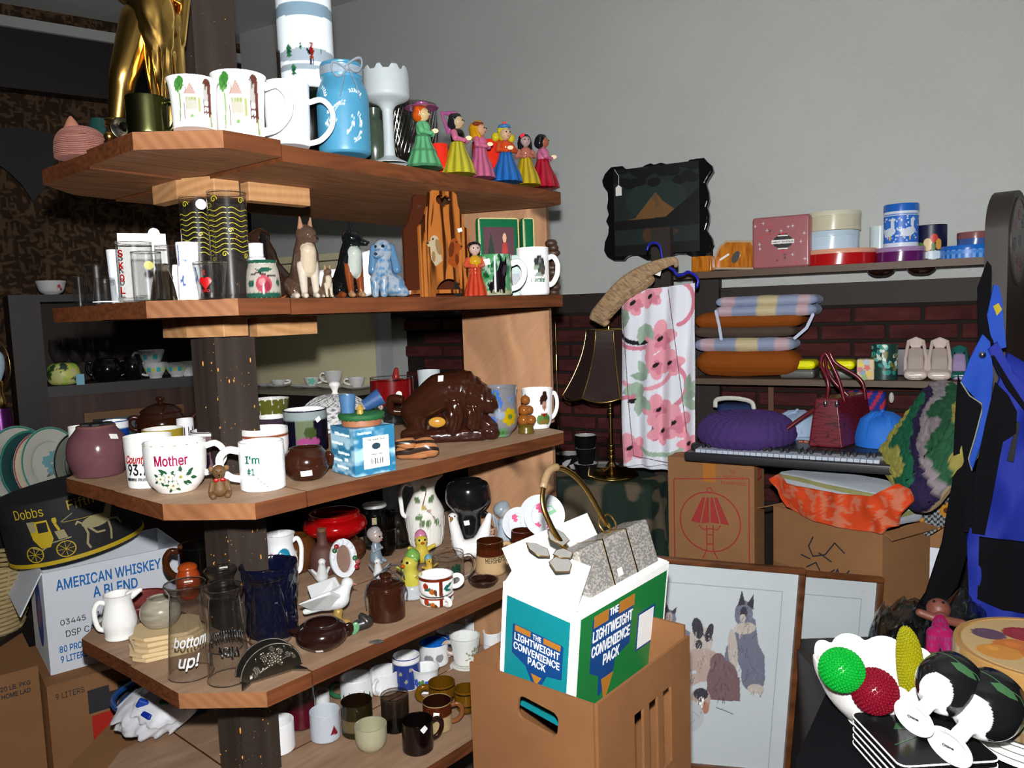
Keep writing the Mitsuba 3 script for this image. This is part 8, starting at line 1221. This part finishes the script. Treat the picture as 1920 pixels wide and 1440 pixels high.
# ---- framed prints of dogs
FRM=mat('frame_wood',mikit.proc(lambda p,n,uv:mi.Color3f(.085,.028,.008)*(.5+.9*noise(p.x*30,p.y*30,p.z*60))),.3)
def dogprint(seed,w,h,which):
 me=sheet(w,h,230,260);u,v=me.vertices[:,0],me.vertices[:,2];GR,BR_,PL,TN,RD=C(118,122,140,1.95),C(125,100,104,1.95),C(198,188,180,1.95),C(188,168,158,1.95),C(185,130,110,1.95);DK=C(62,60,72,1.95);X=lambda x,y:((x-1368)/253*w,h-(y-1062)/345*h);r=w/253;O=lambda x,y,a,b,c,t=0:(oval(*X(x,y),a*r,b*r,t),c);Pg=lambda c,*q:(Polygon([X(*p_)for p_ in q]),c)
 if which==0:g=[Pg(GR,(1398,1170),(1402,1140),(1428,1148),(1436,1190),(1448,1210),(1452,1250),(1448,1275),(1425,1262),(1400,1215),(1388,1255),(1378,1250),(1384,1200)),O(1408,1140,15,22,GR),Pg(DK,(1397,1128),(1402,1100),(1410,1124)),Pg(DK,(1412,1124),(1422,1105),(1424,1132)),O(1408,1138,6,10,DK),O(1407,1148,5,7,PL),O(1412,1165,18,10,PL,10),O(1395,1205,8,36,PL,8),O(1430,1245,18,26,GR),O(1438,1268,14,8,PL),O(1300,1188,28,17,GR,-15),O(1284,1160,13,16,GR),Pg(DK,(1276,1150),(1279,1133),(1286,1148)),Pg(DK,(1287,1148),(1297,1138),(1295,1152)),O(1285,1158,6,9,TN),O(1296,1212,4,20,PL),O(1316,1205,5,18,GR),O(1340,1195,20,26,PL),O(1334,1172,9,18,DK,15),O(1354,1178,6,16,DK,-10),O(1338,1200,6,8,DK),O(1328,1228,44,18,TN,15),O(1350,1235,14,28,TN),O(1332,1262,22,9,TN,25),O(1382,1258,26,34,BR_),O(1372,1230,13,18,BR_),Pg(BR_,(1358,1262),(1410,1250),(1414,1292),(1356,1294)),O(1300,1270,28,22,RD,-20),O(1292,1246,7,24,C(200,165,150,1.7),8),O(1348,1295,17,20,TN),O(1348,1285,12,10,DK),O(1350,1300,6,10,(.7,.68,.66)),O(1358,1308,6,10,RD),O(1330,1325,26,28,C(215,220,225,1.75)),O(1312,1308,7,22,RD),Pg(GR,(1276,1310),(1302,1318),(1302,1380),(1270,1380)),O(1288,1345,9,26,DK),(stroke([X(1375,1306),X(1390,1310),X(1404,1315)],1.2*r),DK)]
 else:g=[O(1290,1185,44,26,C(190,120,100,1.75),-10),O(1316,1200,16,14,C(190,120,100,1.75)),Pg(C(185,120,105,1.75),(1300,1196),(1310,1196),(1304,1240),(1298,1240)),Pg(C(185,120,105,1.75),(1318,1200),(1328,1196),(1336,1238),(1330,1240)),O(1300,1290,46,40,GR,-20),O(1310,1300,20,16,DK),O(1320,1320,12,18,PL)]
 rg=np.random.default_rng(seed);g=g+[(stroke([(u0,v0),(u0+rg.normal()*4*r,v0-9*r)],.9*r),c_)for gg,cc in g if gg.area>250*r*r for u0,v0,c_ in((*np.array(gg.representative_point().coords[0])+rg.normal(size=2)*math.sqrt(gg.area)*.28,np.asarray(cc)*rg.choice([.55,1.3]))for _ in range(14))if gg.contains(Point(u0,v0))]
 c=art(u,v,C(203,212,216,1.98),g);ln=(np.abs(np.abs(u)-w*.40)<.0006)&(v<h*.90)|(np.abs(v-h*.90)<.0006)&(np.abs(u)<w*.40);c[ln]=C(175,185,190,1.72);return me,c
for i,(px,py,Y,w,h,lab)in enumerate(((1510,1066,1.80,.385,.50,'framed print of a group of dogs, the nearer of two, an alsatian at its top'),(1656,1082,1.90,.385,.50,'framed print behind the other, a tan dog showing at its left'))):
 c0=at_Y(px,py,Y);Rf=rot((0,0,1),-2)@rot((0,1,0),6.2)@rot((1,0,0),-5);k=thing('dog_print',lab,'picture',mat4(c0,R=Rf),'framed dog prints');b_=.014
 for nm,x0,x1,z0,z1 in(('frame_rail',-w,0,-b_,0),('frame_rail',-w,0,-h,-h+b_),('frame_stile',-w,-w+b_,-h+b_,-b_),('frame_stile',-b_,0,-h+b_,-b_)):part(k,nm,rbox(x1-x0,.022,z1-z0,.003,((x0+x1)/2,0,(z0+z1)/2)),FRM,30)
 me,c=dogprint(i,w-2*b_+.004,h-2*b_+.004,i);me.apply_translation((-w/2,.002,-h+b_-.002));part(k,'print',me,'satin_print',color=c);part(k,'backing',cube(w-.006,.004,h-.006,(-w/2,.008,-h/2)),'kraft',False)
 if i:part(k,'price_sticker',cube(.012,.0006,.008,(-.045,.0012,-.04)),col((.4,.4,.4),.6),False)
# ---- the table at the right front: bowl of beaded fruit, dishes, tin, doll
KT=at_Y(1640,1376,1.17)[2];k=thing('black_table','table covered in black plastic at the lower right, crowded with dishes','table');tpl=Polygon([(.385,.90),(.40,1.10),(.565,1.36),(1.05,1.36),(1.05,.90)]).buffer(-.02).buffer(.02);part(k,'cover',slab(tpl,.03,KT-.03),'black_fabric',False);[part(k,'leg',cube(.04,.04,KT-.031,(x,y,(KT-.031)/2)),'dark_wood',False)for x,y in((.46,.95),(.64,1.3),(1.0,.95),(1.0,1.3))]
sp=Spot(KT,1640,132,1235,py=1384);W,H=106*sp.s,sp.H;k=thing('scalloped_bowl','white scalloped milk glass bowl holding beaded fruit','bowl',sp.M);pr=curve([(0,.0),(.42,.0),(.45,.03),(.78,.35),(.97,.72),(1,.98),(.96,1.0),(.92,.74),(.72,.38),(.4,.1),(0,.08)],70)*[W,H];m=lathe(pr,96);v=m.vertices;a_=np.arctan2(v[:,1],v[:,0]);t=np.clip(v[:,2]/H-.55,0,1)/.45;sc=np.abs(np.cos(a_*4.5));v[:,2]-=H*.13*t*(1-sc**.6);v[:,:2]*=(1+.05*t*sc)[:,None];m.vertices=v;part(k,'bowl',m,WHITE,True)
def beaded(nm,px,py,Y,rx,rz,c,lab,pn,seed,axis=None,n=420):
 P=at_Y(px,py,Y);s=depth(P)/F;k=thing(nm,lab,'ornament',mat4(P),'beaded fruit');rg=np.random.default_rng(seed);i=np.arange(n)+.5;ph=np.arccos(1-2*i/n);th=PI*(1+5**.5)*i;d=np.stack([np.cos(th)*np.sin(ph),np.sin(th)*np.sin(ph),np.cos(ph)],1);R_=np.array([rx,rx,rz])*s;bend=(lambda q:q+np.stack([.25*rx*s*(1-(q[:,2]/(rz*s))**2)*(axis is not None),0*q[:,0],0*q[:,0]],1));M_=np.eye(3)if axis is None else rot((0,1,0),axis)
 core=ell((0,0,0),R_*.97,3);core.vertices=bend(core.vertices)@M_.T;part(k,'core',core,col(c,.25),True);b0_=trimesh.creation.icosphere(1);b0_.apply_scale(.0026);q=bend(d*R_)@M_.T;part(k,'beads',[trimesh.Trimesh(b0_.vertices+x,b0_.faces,process=False)for x in q],mat('beads_'+nm,c*1.15,.12,metal=.3),True,kind='stuff');part(k,'pins',[ell(x*1.05,.0010,0)for x in q[::2]],mat('pins_'+nm,pn,.2,metal=.8),True,kind='stuff')
beaded('beaded_apple',1578,1256,1.13,39,38,C(20,215,70,1.55),'green beaded apple in the white bowl',(.5,.35,.1),1);beaded('beaded_plum',1640,1296,1.12,40,40,C(190,30,60,1.35),'crimson beaded fruit in the white bowl',(.7,.5,.5),2);beaded('beaded_banana',1700,1240,1.20,21,66,C(200,195,25,1.6),'yellow beaded banana standing in the white bowl',(.5,.5,.1),3,-3);beaded('beaded_strawberry',1788,1247,1.17,17,13,C(225,40,110,1.2),'pink and green beaded strawberry beside the fruit tin',(.1,.4,.2),4,n=160)
GL,BG=col(C(110,175,115,1.1),.2),C(12,12,12)
for i in range(5):
 P=at_Y(1662,1400,1.02);P[2]=KT+.006+.0105*i;g=sbox(-.058,-.058,.058,.058).buffer(.012);k=thing('black_dish',('lowest','second','middle','fourth','topmost')[i]+' black square dish with a white rim, left of the white cups','dish',mat4(P+[.075,.05,0],yaw(P)+.5),'stack of black dishes');part(k,'dish',slab(g,.006),BLACK,False);part(k,'rim',slab(g.buffer(.0012).difference(g),.0022,.004),STICKER,False)
 if i==4:part(k,'leaf_print',[slab(leaf(-.03,.02,.05,.02,20),.0006,.006),slab(stroke([(-.05,-.02),(.0,.0),(.05,-.03)],.0015),.0006,.006)],GL,False)
def goblet(px,py,Y,ax,lab,sc):
 P=at_Y(px,py,Y);ax=np.asarray(ax,float)/np.linalg.norm(ax);x_=np.cross(ax,[0,0,1.]);x_/=np.linalg.norm(x_);k=thing('leaf_goblet',lab,'goblet',mat4(P,R=np.stack([x_,np.cross(ax,x_),ax],1)),'black and white goblets');p=curve([(0,.003),(.020,.002),(.030,0),(.032,.003),(.026,.008),(.013,.016),(.0115,.03),(.013,.048),(.030,.06),(.046,.085),(.047,.115),(.040,.135)],150)*sc;me=lathe(p,160);v=me.vertices;a_=np.arctan2(v[:,0],-v[:,1]);part(k,'body',me,'glaze_print',color=np.where(((v[:,2]>(.064+.010*np.sin(a_*2+1))*sc))[:,None],[.006,.006,.007],[.8,.8,.8]));R=rf(p[50:]);[part(k,'leaf_print',wrap(slab(leaf(-.02,0,.038,.014,12),.0005),R,t,.100*sc),GL,False)for t in(-2.2,-.8,.7,2.2)];[part(k,'stem_print',wrap(slab(stroke([(-.045,-.006),(-.02,.004),(.03,-.004)],.0012),.0005),R,t,.112*sc),GL,False)for t in(-1.5,.0,1.5,3)];part(k,'lettering',(lambda m:trimesh.Trimesh(m.vertices*[1,-1,-1],m.faces,process=False))(text('China',.004,w=.015)),INK,False)
goblet(1712,1348,1.00,(.86,.52,.30),'white stemmed cup lying over, black wavy bowl with a green leaf, foot towards the lens',.86);goblet(1778,1402,.98,(.86,.50,.36),'second black and white leaf cup lying to the right',.95)
P=at_Y(1952,1330,1.12);R=.118;P[2]=KT+.055;hT=at_Y(1930,1215,1.12)[2]-P[2];FRU=[(C(205,60,35),.3,.25,.32),(C(225,130,45),-.25,-.15,.3),(C(235,160,60),-.45,-.4,.25),(C(190,40,40),.35,-.35,.34),(C(170,50,45),-.2,.35,.26),(C(200,150,60),.1,-.05,.22),(C(110,80,100),-.6,.15,.2),(C(120,130,60),.65,.05,.2),(C(90,60,90),.1,-.65,.2)]
k=tin(P,R,hT,'fruit_tin','round tin with fruit painted on its lid and basketwork sides, at the right edge',(0,0,0),C(215,165,95,1.5),.35,paint=(C(225,200,160,1.15),[(stroke([(x,0),(x+.02*(-1)**i,.06)],.006),C(205,160,100,1.15))for i,x in enumerate(np.arange(-.35,.36,.022))]));m=lathe([(0,hT-.0012),(R*.9,hT-.0012),(0,hT-.0014)],60)if False else slab(disc(0,0,R*.9),.0012,hT-.002).subdivide_to_size(.006,12);v=m.vertices;part(k,'lid_picture',m,'satin_print',color=art(v[:,0],v[:,1],C(225,190,130,1.6),[(oval(x*R,y*R,r*R,r*R*.9),c*1.5)for c,x,y,r in FRU]+[(oval((x-.08)*R,(y+.08)*R,r*R*.3,r*R*.3),np.clip(c*1.8,0,.8))for c,x,y,r in FRU]))
P2=P*[1,1,0]
for i in range(5):k=thing('ribbed_plate',('lowest','second','middle','fourth','topmost')[i]+' white plate of the pile under the fruit tin','plate',mat4([*P2[:2],KT+.0005+.0105*i]),'plates under the fruit tin');plate(k,'dish',np.zeros(3),.105,WHITE,None,None,.11)
# doll and plastic wrapping
DP=at_Y(1762,1240,1.44);s=depth(DP)/F;q=lambda x,y,z:(x*s,y*s,z*s);SKN=C(165,95,75,1.5);k=thing('doll','brown-skinned doll in pink spotted trousers, lying in the plastic wrap','doll',mat4(DP,yaw(DP))@trimesh.transformations.rotation_matrix(math.radians(-58),(1,0,0)))
m=blob([((q(-13,0,14),11*s),(q(-10,0,55),14*s)),((q(14,0,18),11*s),(q(10,0,55),14*s)),((q(-8,4,62),17*s),(q(8,4,64),17*s)),((q(0,6,70),18*s),(q(0,12,100),14*s))]);v=m.vertices;g2=np.hypot((v[:,0]/s/5.5)%1-.5,(v[:,2]/s/5.5)%1-.5)<.25;part(k,'trousers',m,'matte_print',color=np.where(g2[:,None],C(150,100,160,1.5),C(225,25,120,1.5)))
part(k,'body',blob([((q(-13,0,14),8*s),(q(-13,-6,2),9*s)),((q(-13,0,14),7*s),(q(0,10,70),8*s)),((q(14,0,16),8*s),(q(15,-6,4),9*s)),((q(14,0,14),7*s),(q(0,10,70),8*s)),((q(0,10,70),9*s),(q(0,16,112),13*s)),((q(8,10,104),8*s),(q(38,0,92),9*s)),((q(-8,12,106),8*s),(q(-36,6,110),8*s)),((q(-4,20,136),22*s),)]),col(SKN,.5),True);eyes(k,q(-4,0,138),(0,-1,0),(0,0,1),8*s,3*s);part(k,'hair',ell(q(-4,26,142),(23*s,20*s,22*s)),col((.03,.012,.008),.8),True)
for px,py,Y,sx,lab in((1705,1190,1.72,.085,'crumpled clear plastic wrap behind the beaded banana'),(1800,1180,1.66,.07,'crumpled clear plastic wrap round the doll')):P=at_Y(px,py,Y);m=ell((0,0,0),(sx,sx*.8,sx*.9),4);m.vertices+=(meshkit.fbm(m.vertices*34,3,4)[:,None]-.5)*.07;k=thing('plastic_wrap',lab,'plastic',mat4(P));part(k,'film',m,HAZE,True)
k=thing('dark_chest','dark chest behind the black table carrying the doll and plastic wrap','chest',mat4([.86,1.70,0]));zc=DP[2]-.02;part(k,'chest',cube(.42,.26,zc-.1,(0,0,(zc-.1)/2)),'dark_wood',False)
# ---- kraft box with hand holes, the printed carton in it, the evening bag on top
Kf=at_Y(1115,1319,1.06);kr=math.radians(50.7);kx,kyv=np.array([math.cos(kr),math.sin(kr),0]),np.array([-math.sin(kr),math.cos(kr),0]);kz=Kf[2];kb0=.36;wk_,dk_=.285,.235;hK=kz-kb0;KB_=mat4([Kf[0],Kf[1],kb0],R=np.stack([kx,kyv,[0,0,1]],1));mat('kraft_near',mikit.proc(lambda p,n,uv:mi.Color3f(.165,.072,.027)*(.86+.26*fbm(p.x*14,p.y*14,p.z*14))),.8,.2);k=thing('kraft_box','open brown cardboard box with hand holes, holding the green and teal carton','box',KB_)
ff=lambda g,P_,e_:onface(slab(g,.005),P_,e_,(0,0,1));hole=sbox(-.026,-.007,.026,.007).buffer(.012)
part(k,'panel',ff(sbox(0,0,dk_,hK+.0).difference(affinity.translate(affinity.rotate(hole,-8),.135,hK-.048)),(0,dk_,0),(0,-1,0)),'kraft_near',False);sl=sbox(0,0,wk_,hK).difference(shapely.union_all([sbox(x,hK-.19,x+.028,hK-.06)for x in(.10,.145,.19)]));part(k,'panel',ff(sl,(0,0,0),(1,0,0)),'kraft_near',False)
part(k,'panel',ff(sbox(0,0,dk_,hK+.02),(wk_-.005,dk_,0),(0,-1,0)),'kraft_near',False);part(k,'panel',ff(sbox(0,0,wk_,hK+.01),(0,dk_-.005,0),(1,0,0)),'kraft_near',False);part(k,'bottom',cube(wk_-.012,dk_-.012,.005,(wk_/2,dk_/2,.003)),'kraft_near',False)
k=thing('plain_carton','plain brown carton under the box with hand holes','box',mat4([Kf[0],Kf[1],0],R=KB_[:3,:3]));part(k,'carton',cube(wk_,dk_,kb0-.001,(wk_/2,dk_/2,kb0/2)),'kraft_near',False)
from scipy.spatial.transform import Rotation
Rc=Rotation.from_euler('zyx',[.8416,.0719,.1045]).as_matrix();wc,dc,hc=.268,.150,.20;F0=at_Y(1083,1161,1.13)+[.0003,.0029,.0074];MC=mat4(F0-Rc@np.array([0,0,hc]),R=Rc)
k=carton('printed_carton','white carton with teal and green sides lettered THE LIGHTWEIGHT CONVENIENCE PACK',MC,wc,dc,hc,'white_board',flaps=(),t=.003)if mat('white_board',(.72,.72,.71),.5)else 0
GRN_,TEL,BLU,ORG,WHT=col(C(40,160,80,1.5),.35),col(C(25,165,175,1.65),.35),col(C(30,95,175,1.5),.35),col(C(240,160,65,1.5),.35),col((.62,.63,.63),.4)
def side(g,m,nm,d):part(k,nm,upright(slab(g,d),(0,-.0002,0)),m,False)
def end(g,m,nm,d):part(k,nm,onface(slab(g,d),(-.0002,dc/2,0),(0,-1,0),(0,0,1)),m,False)
side(sbox(.010,.0,wc-.006,hc-.014),GRN_,'green_side',.0004);tri=Polygon([(.045,hc-.030),(.155,hc-.030),(.150,hc-.055),(.150,hc-.105),(.110,hc-.115),(.105,hc-.140),(.072,hc-.165),(.07,hc-.13),(.045,hc-.115)]);side(tri.buffer(.004),BLU,'panel_print',.0006)
side(Polygon([(.045,hc-.022),(.045,hc-.042),(.085,hc-.042),(.085,hc-.022)]),ORG,'orange_print',.0008);side(sbox(.115,hc-.042,.160,hc-.022),ORG,'orange_print',.0008);side(Polygon([(.075,hc-.142),(.11,hc-.142),(.088,hc-.19)]),ORG,'orange_print',.0008);side(sbox(.175,hc-.135,.23,hc-.065),BLU,'window_print',.0006);side(sbox(.179,hc-.131,.226,hc-.069),WHT,'window_print',.0008)
for t_,x,z,hh,ww in(('THE',.100,-.036,.012,.024),('LIGHTWEIGHT',.100,-.066,.018,.112),('CONVENIENCE',.097,-.092,.018,.108),('PACK',.100,-.117,.018,.046)):part(k,'lettering',upright(text(t_,hh,w=ww),(x,-.0010,hc+z)),WHT,False)
end(sbox(-dc/2+.010,0,dc/2-.012,hc-.020),TEL,'teal_end',.0004);end(Polygon([(-.047,hc-.066),(.050,hc-.066),(.050,hc-.118),(.022,hc-.124),(.004,hc-.160),(-.018,hc-.124),(-.047,hc-.112)]).buffer(.003),BLU,'panel_print',.0006);end(sbox(-.045,hc-.074,-.012,hc-.064),ORG,'orange_print',.0008);end(sbox(.014,hc-.074,.048,hc-.064),ORG,'orange_print',.0008);end(Polygon([(-.008,hc-.134),(.014,hc-.134),(.003,hc-.152)]),ORG,'orange_print',.0008)
for t_,x,z,hh,ww in(('THE',.001,-.074,.008,.017),('LIGHTWEIGHT',.001,-.089,.0115,.092),('CONVENIENCE',.001,-.105,.0115,.094),('PACK',.003,-.120,.0115,.036)):part(k,'lettering',onface(text(t_,hh,w=ww),(-.0010,dc/2-x,hc+z),(0,-1,0),(0,0,1)),WHT,False)
v_=[(-.002,.004,hc),(-.002,dc-.004,hc),(.040,dc-.018,hc+.062),(.040,.010,hc+.060)];m=trimesh.Trimesh(np.array(v_),[[0,2,1],[0,3,2]],process=False);part(k,'end_flap',thick(m,.003),'white_board',False);m=trimesh.Trimesh(np.array([(0.03,dc,hc),(wc,dc,hc),(wc,dc+.03,hc+.04),(.03,dc+.03,hc+.04)]),[[0,1,2],[0,2,3]],process=False);part(k,'back_flap',thick(m,.003),'white_board',False)
part(k,'side_flap',cube(wc-.01,.05,.003,(wc/2,.026,hc+.002)),'white_board',False);part(k,'inner_tray',cube(wc-.01,dc-.01,.004,(wc/2,dc/2,hc-.006)),'white_board',False)
SB=Rc@rot((1,0,0),-24);o=F0+Rc@np.array([.048,.010,.001]);k=thing('evening_bag','silver brocade box-shaped evening bag with gold bands, arched handle and price tag','handbag',mat4(o,R=SB));lw,lh=.205,.078
def broc(p,n,uv):f=noise(p.x*330+6*noise(p.x*140,p.y*140,p.z*140),p.y*330,p.z*330);return mix((.15,.145,.14),(.27,.25,.22),smoothstep(.45,.6,f))
mat('brocade',mikit.proc(broc),.3,.5);part(k,'case',rbox(lw,.055,lh,.004,(lw/2,.0275,lh/2)),'brocade',30);[part(k,'gold_band',[cube(.003,.0006,lh,(x,-.0004,lh/2)),cube(.003,.056,.0006,(x,.0275,lh+.0004))],BRASS,False)for x in(.068,.136)];part(k,'price_tag',cube(.013,.0008,.012,(.09,-.0006,.018)),STICKER,False)
hp_=[(.008,.03,lh+.004),(-.010,.03,lh+.05),(-.012,.03,lh+.09),(.020,.03,lh+.128),(.060,.03,lh+.125),(.100,.03,lh+.085),(.128,.03,lh+.012)];part(k,'handle',tube(curve(hp_,48),.0032,8,1.5),GOLD,True);part(k,'handle__wrap',tube(curve(hp_,48)[19:30]+[0,0,.001],.0065,8),col(C(235,195,140,1.2),.5),True)
for x in(.122,.140):part(k,'ring',tube([(x+.012*math.cos(t),.03+.004*math.sin(t),lh+.014+.014*math.sin(t))for t in np.linspace(0,2*PI,20)],.0016,6),GOLD,True)
scene['sheer_petal']={'type':'principledthin','base_color':{'type':'rgb','value':[.5,.5,.48]},'roughness':.3,'diff_trans':.8,'spec_trans':.3}
for i,(x,y,z,r,a)in enumerate(((-.045,-.01,lh-.012,.026,20),(-.02,.02,lh+.006,.022,100),(.02,.02,lh+.012,.026,60),(.0,-.006,lh+.002,.018,160))):pt_=leaf(-r,0,2*r,1.3*r,a);m=slab(pt_,.0006);m.vertices=m.vertices@rot((1,0,0),40).T+[x,y,z];part(k,'petal',m,'sheer_petal',False);ed=np.array(pt_.exterior.coords);ed=np.stack([ed[:,0],ed[:,1],0*ed[:,0]],1)@rot((1,0,0),40).T+[x,y,z];part(k,'petal_wire',tube(ed,.0009,5),GOLD,True)
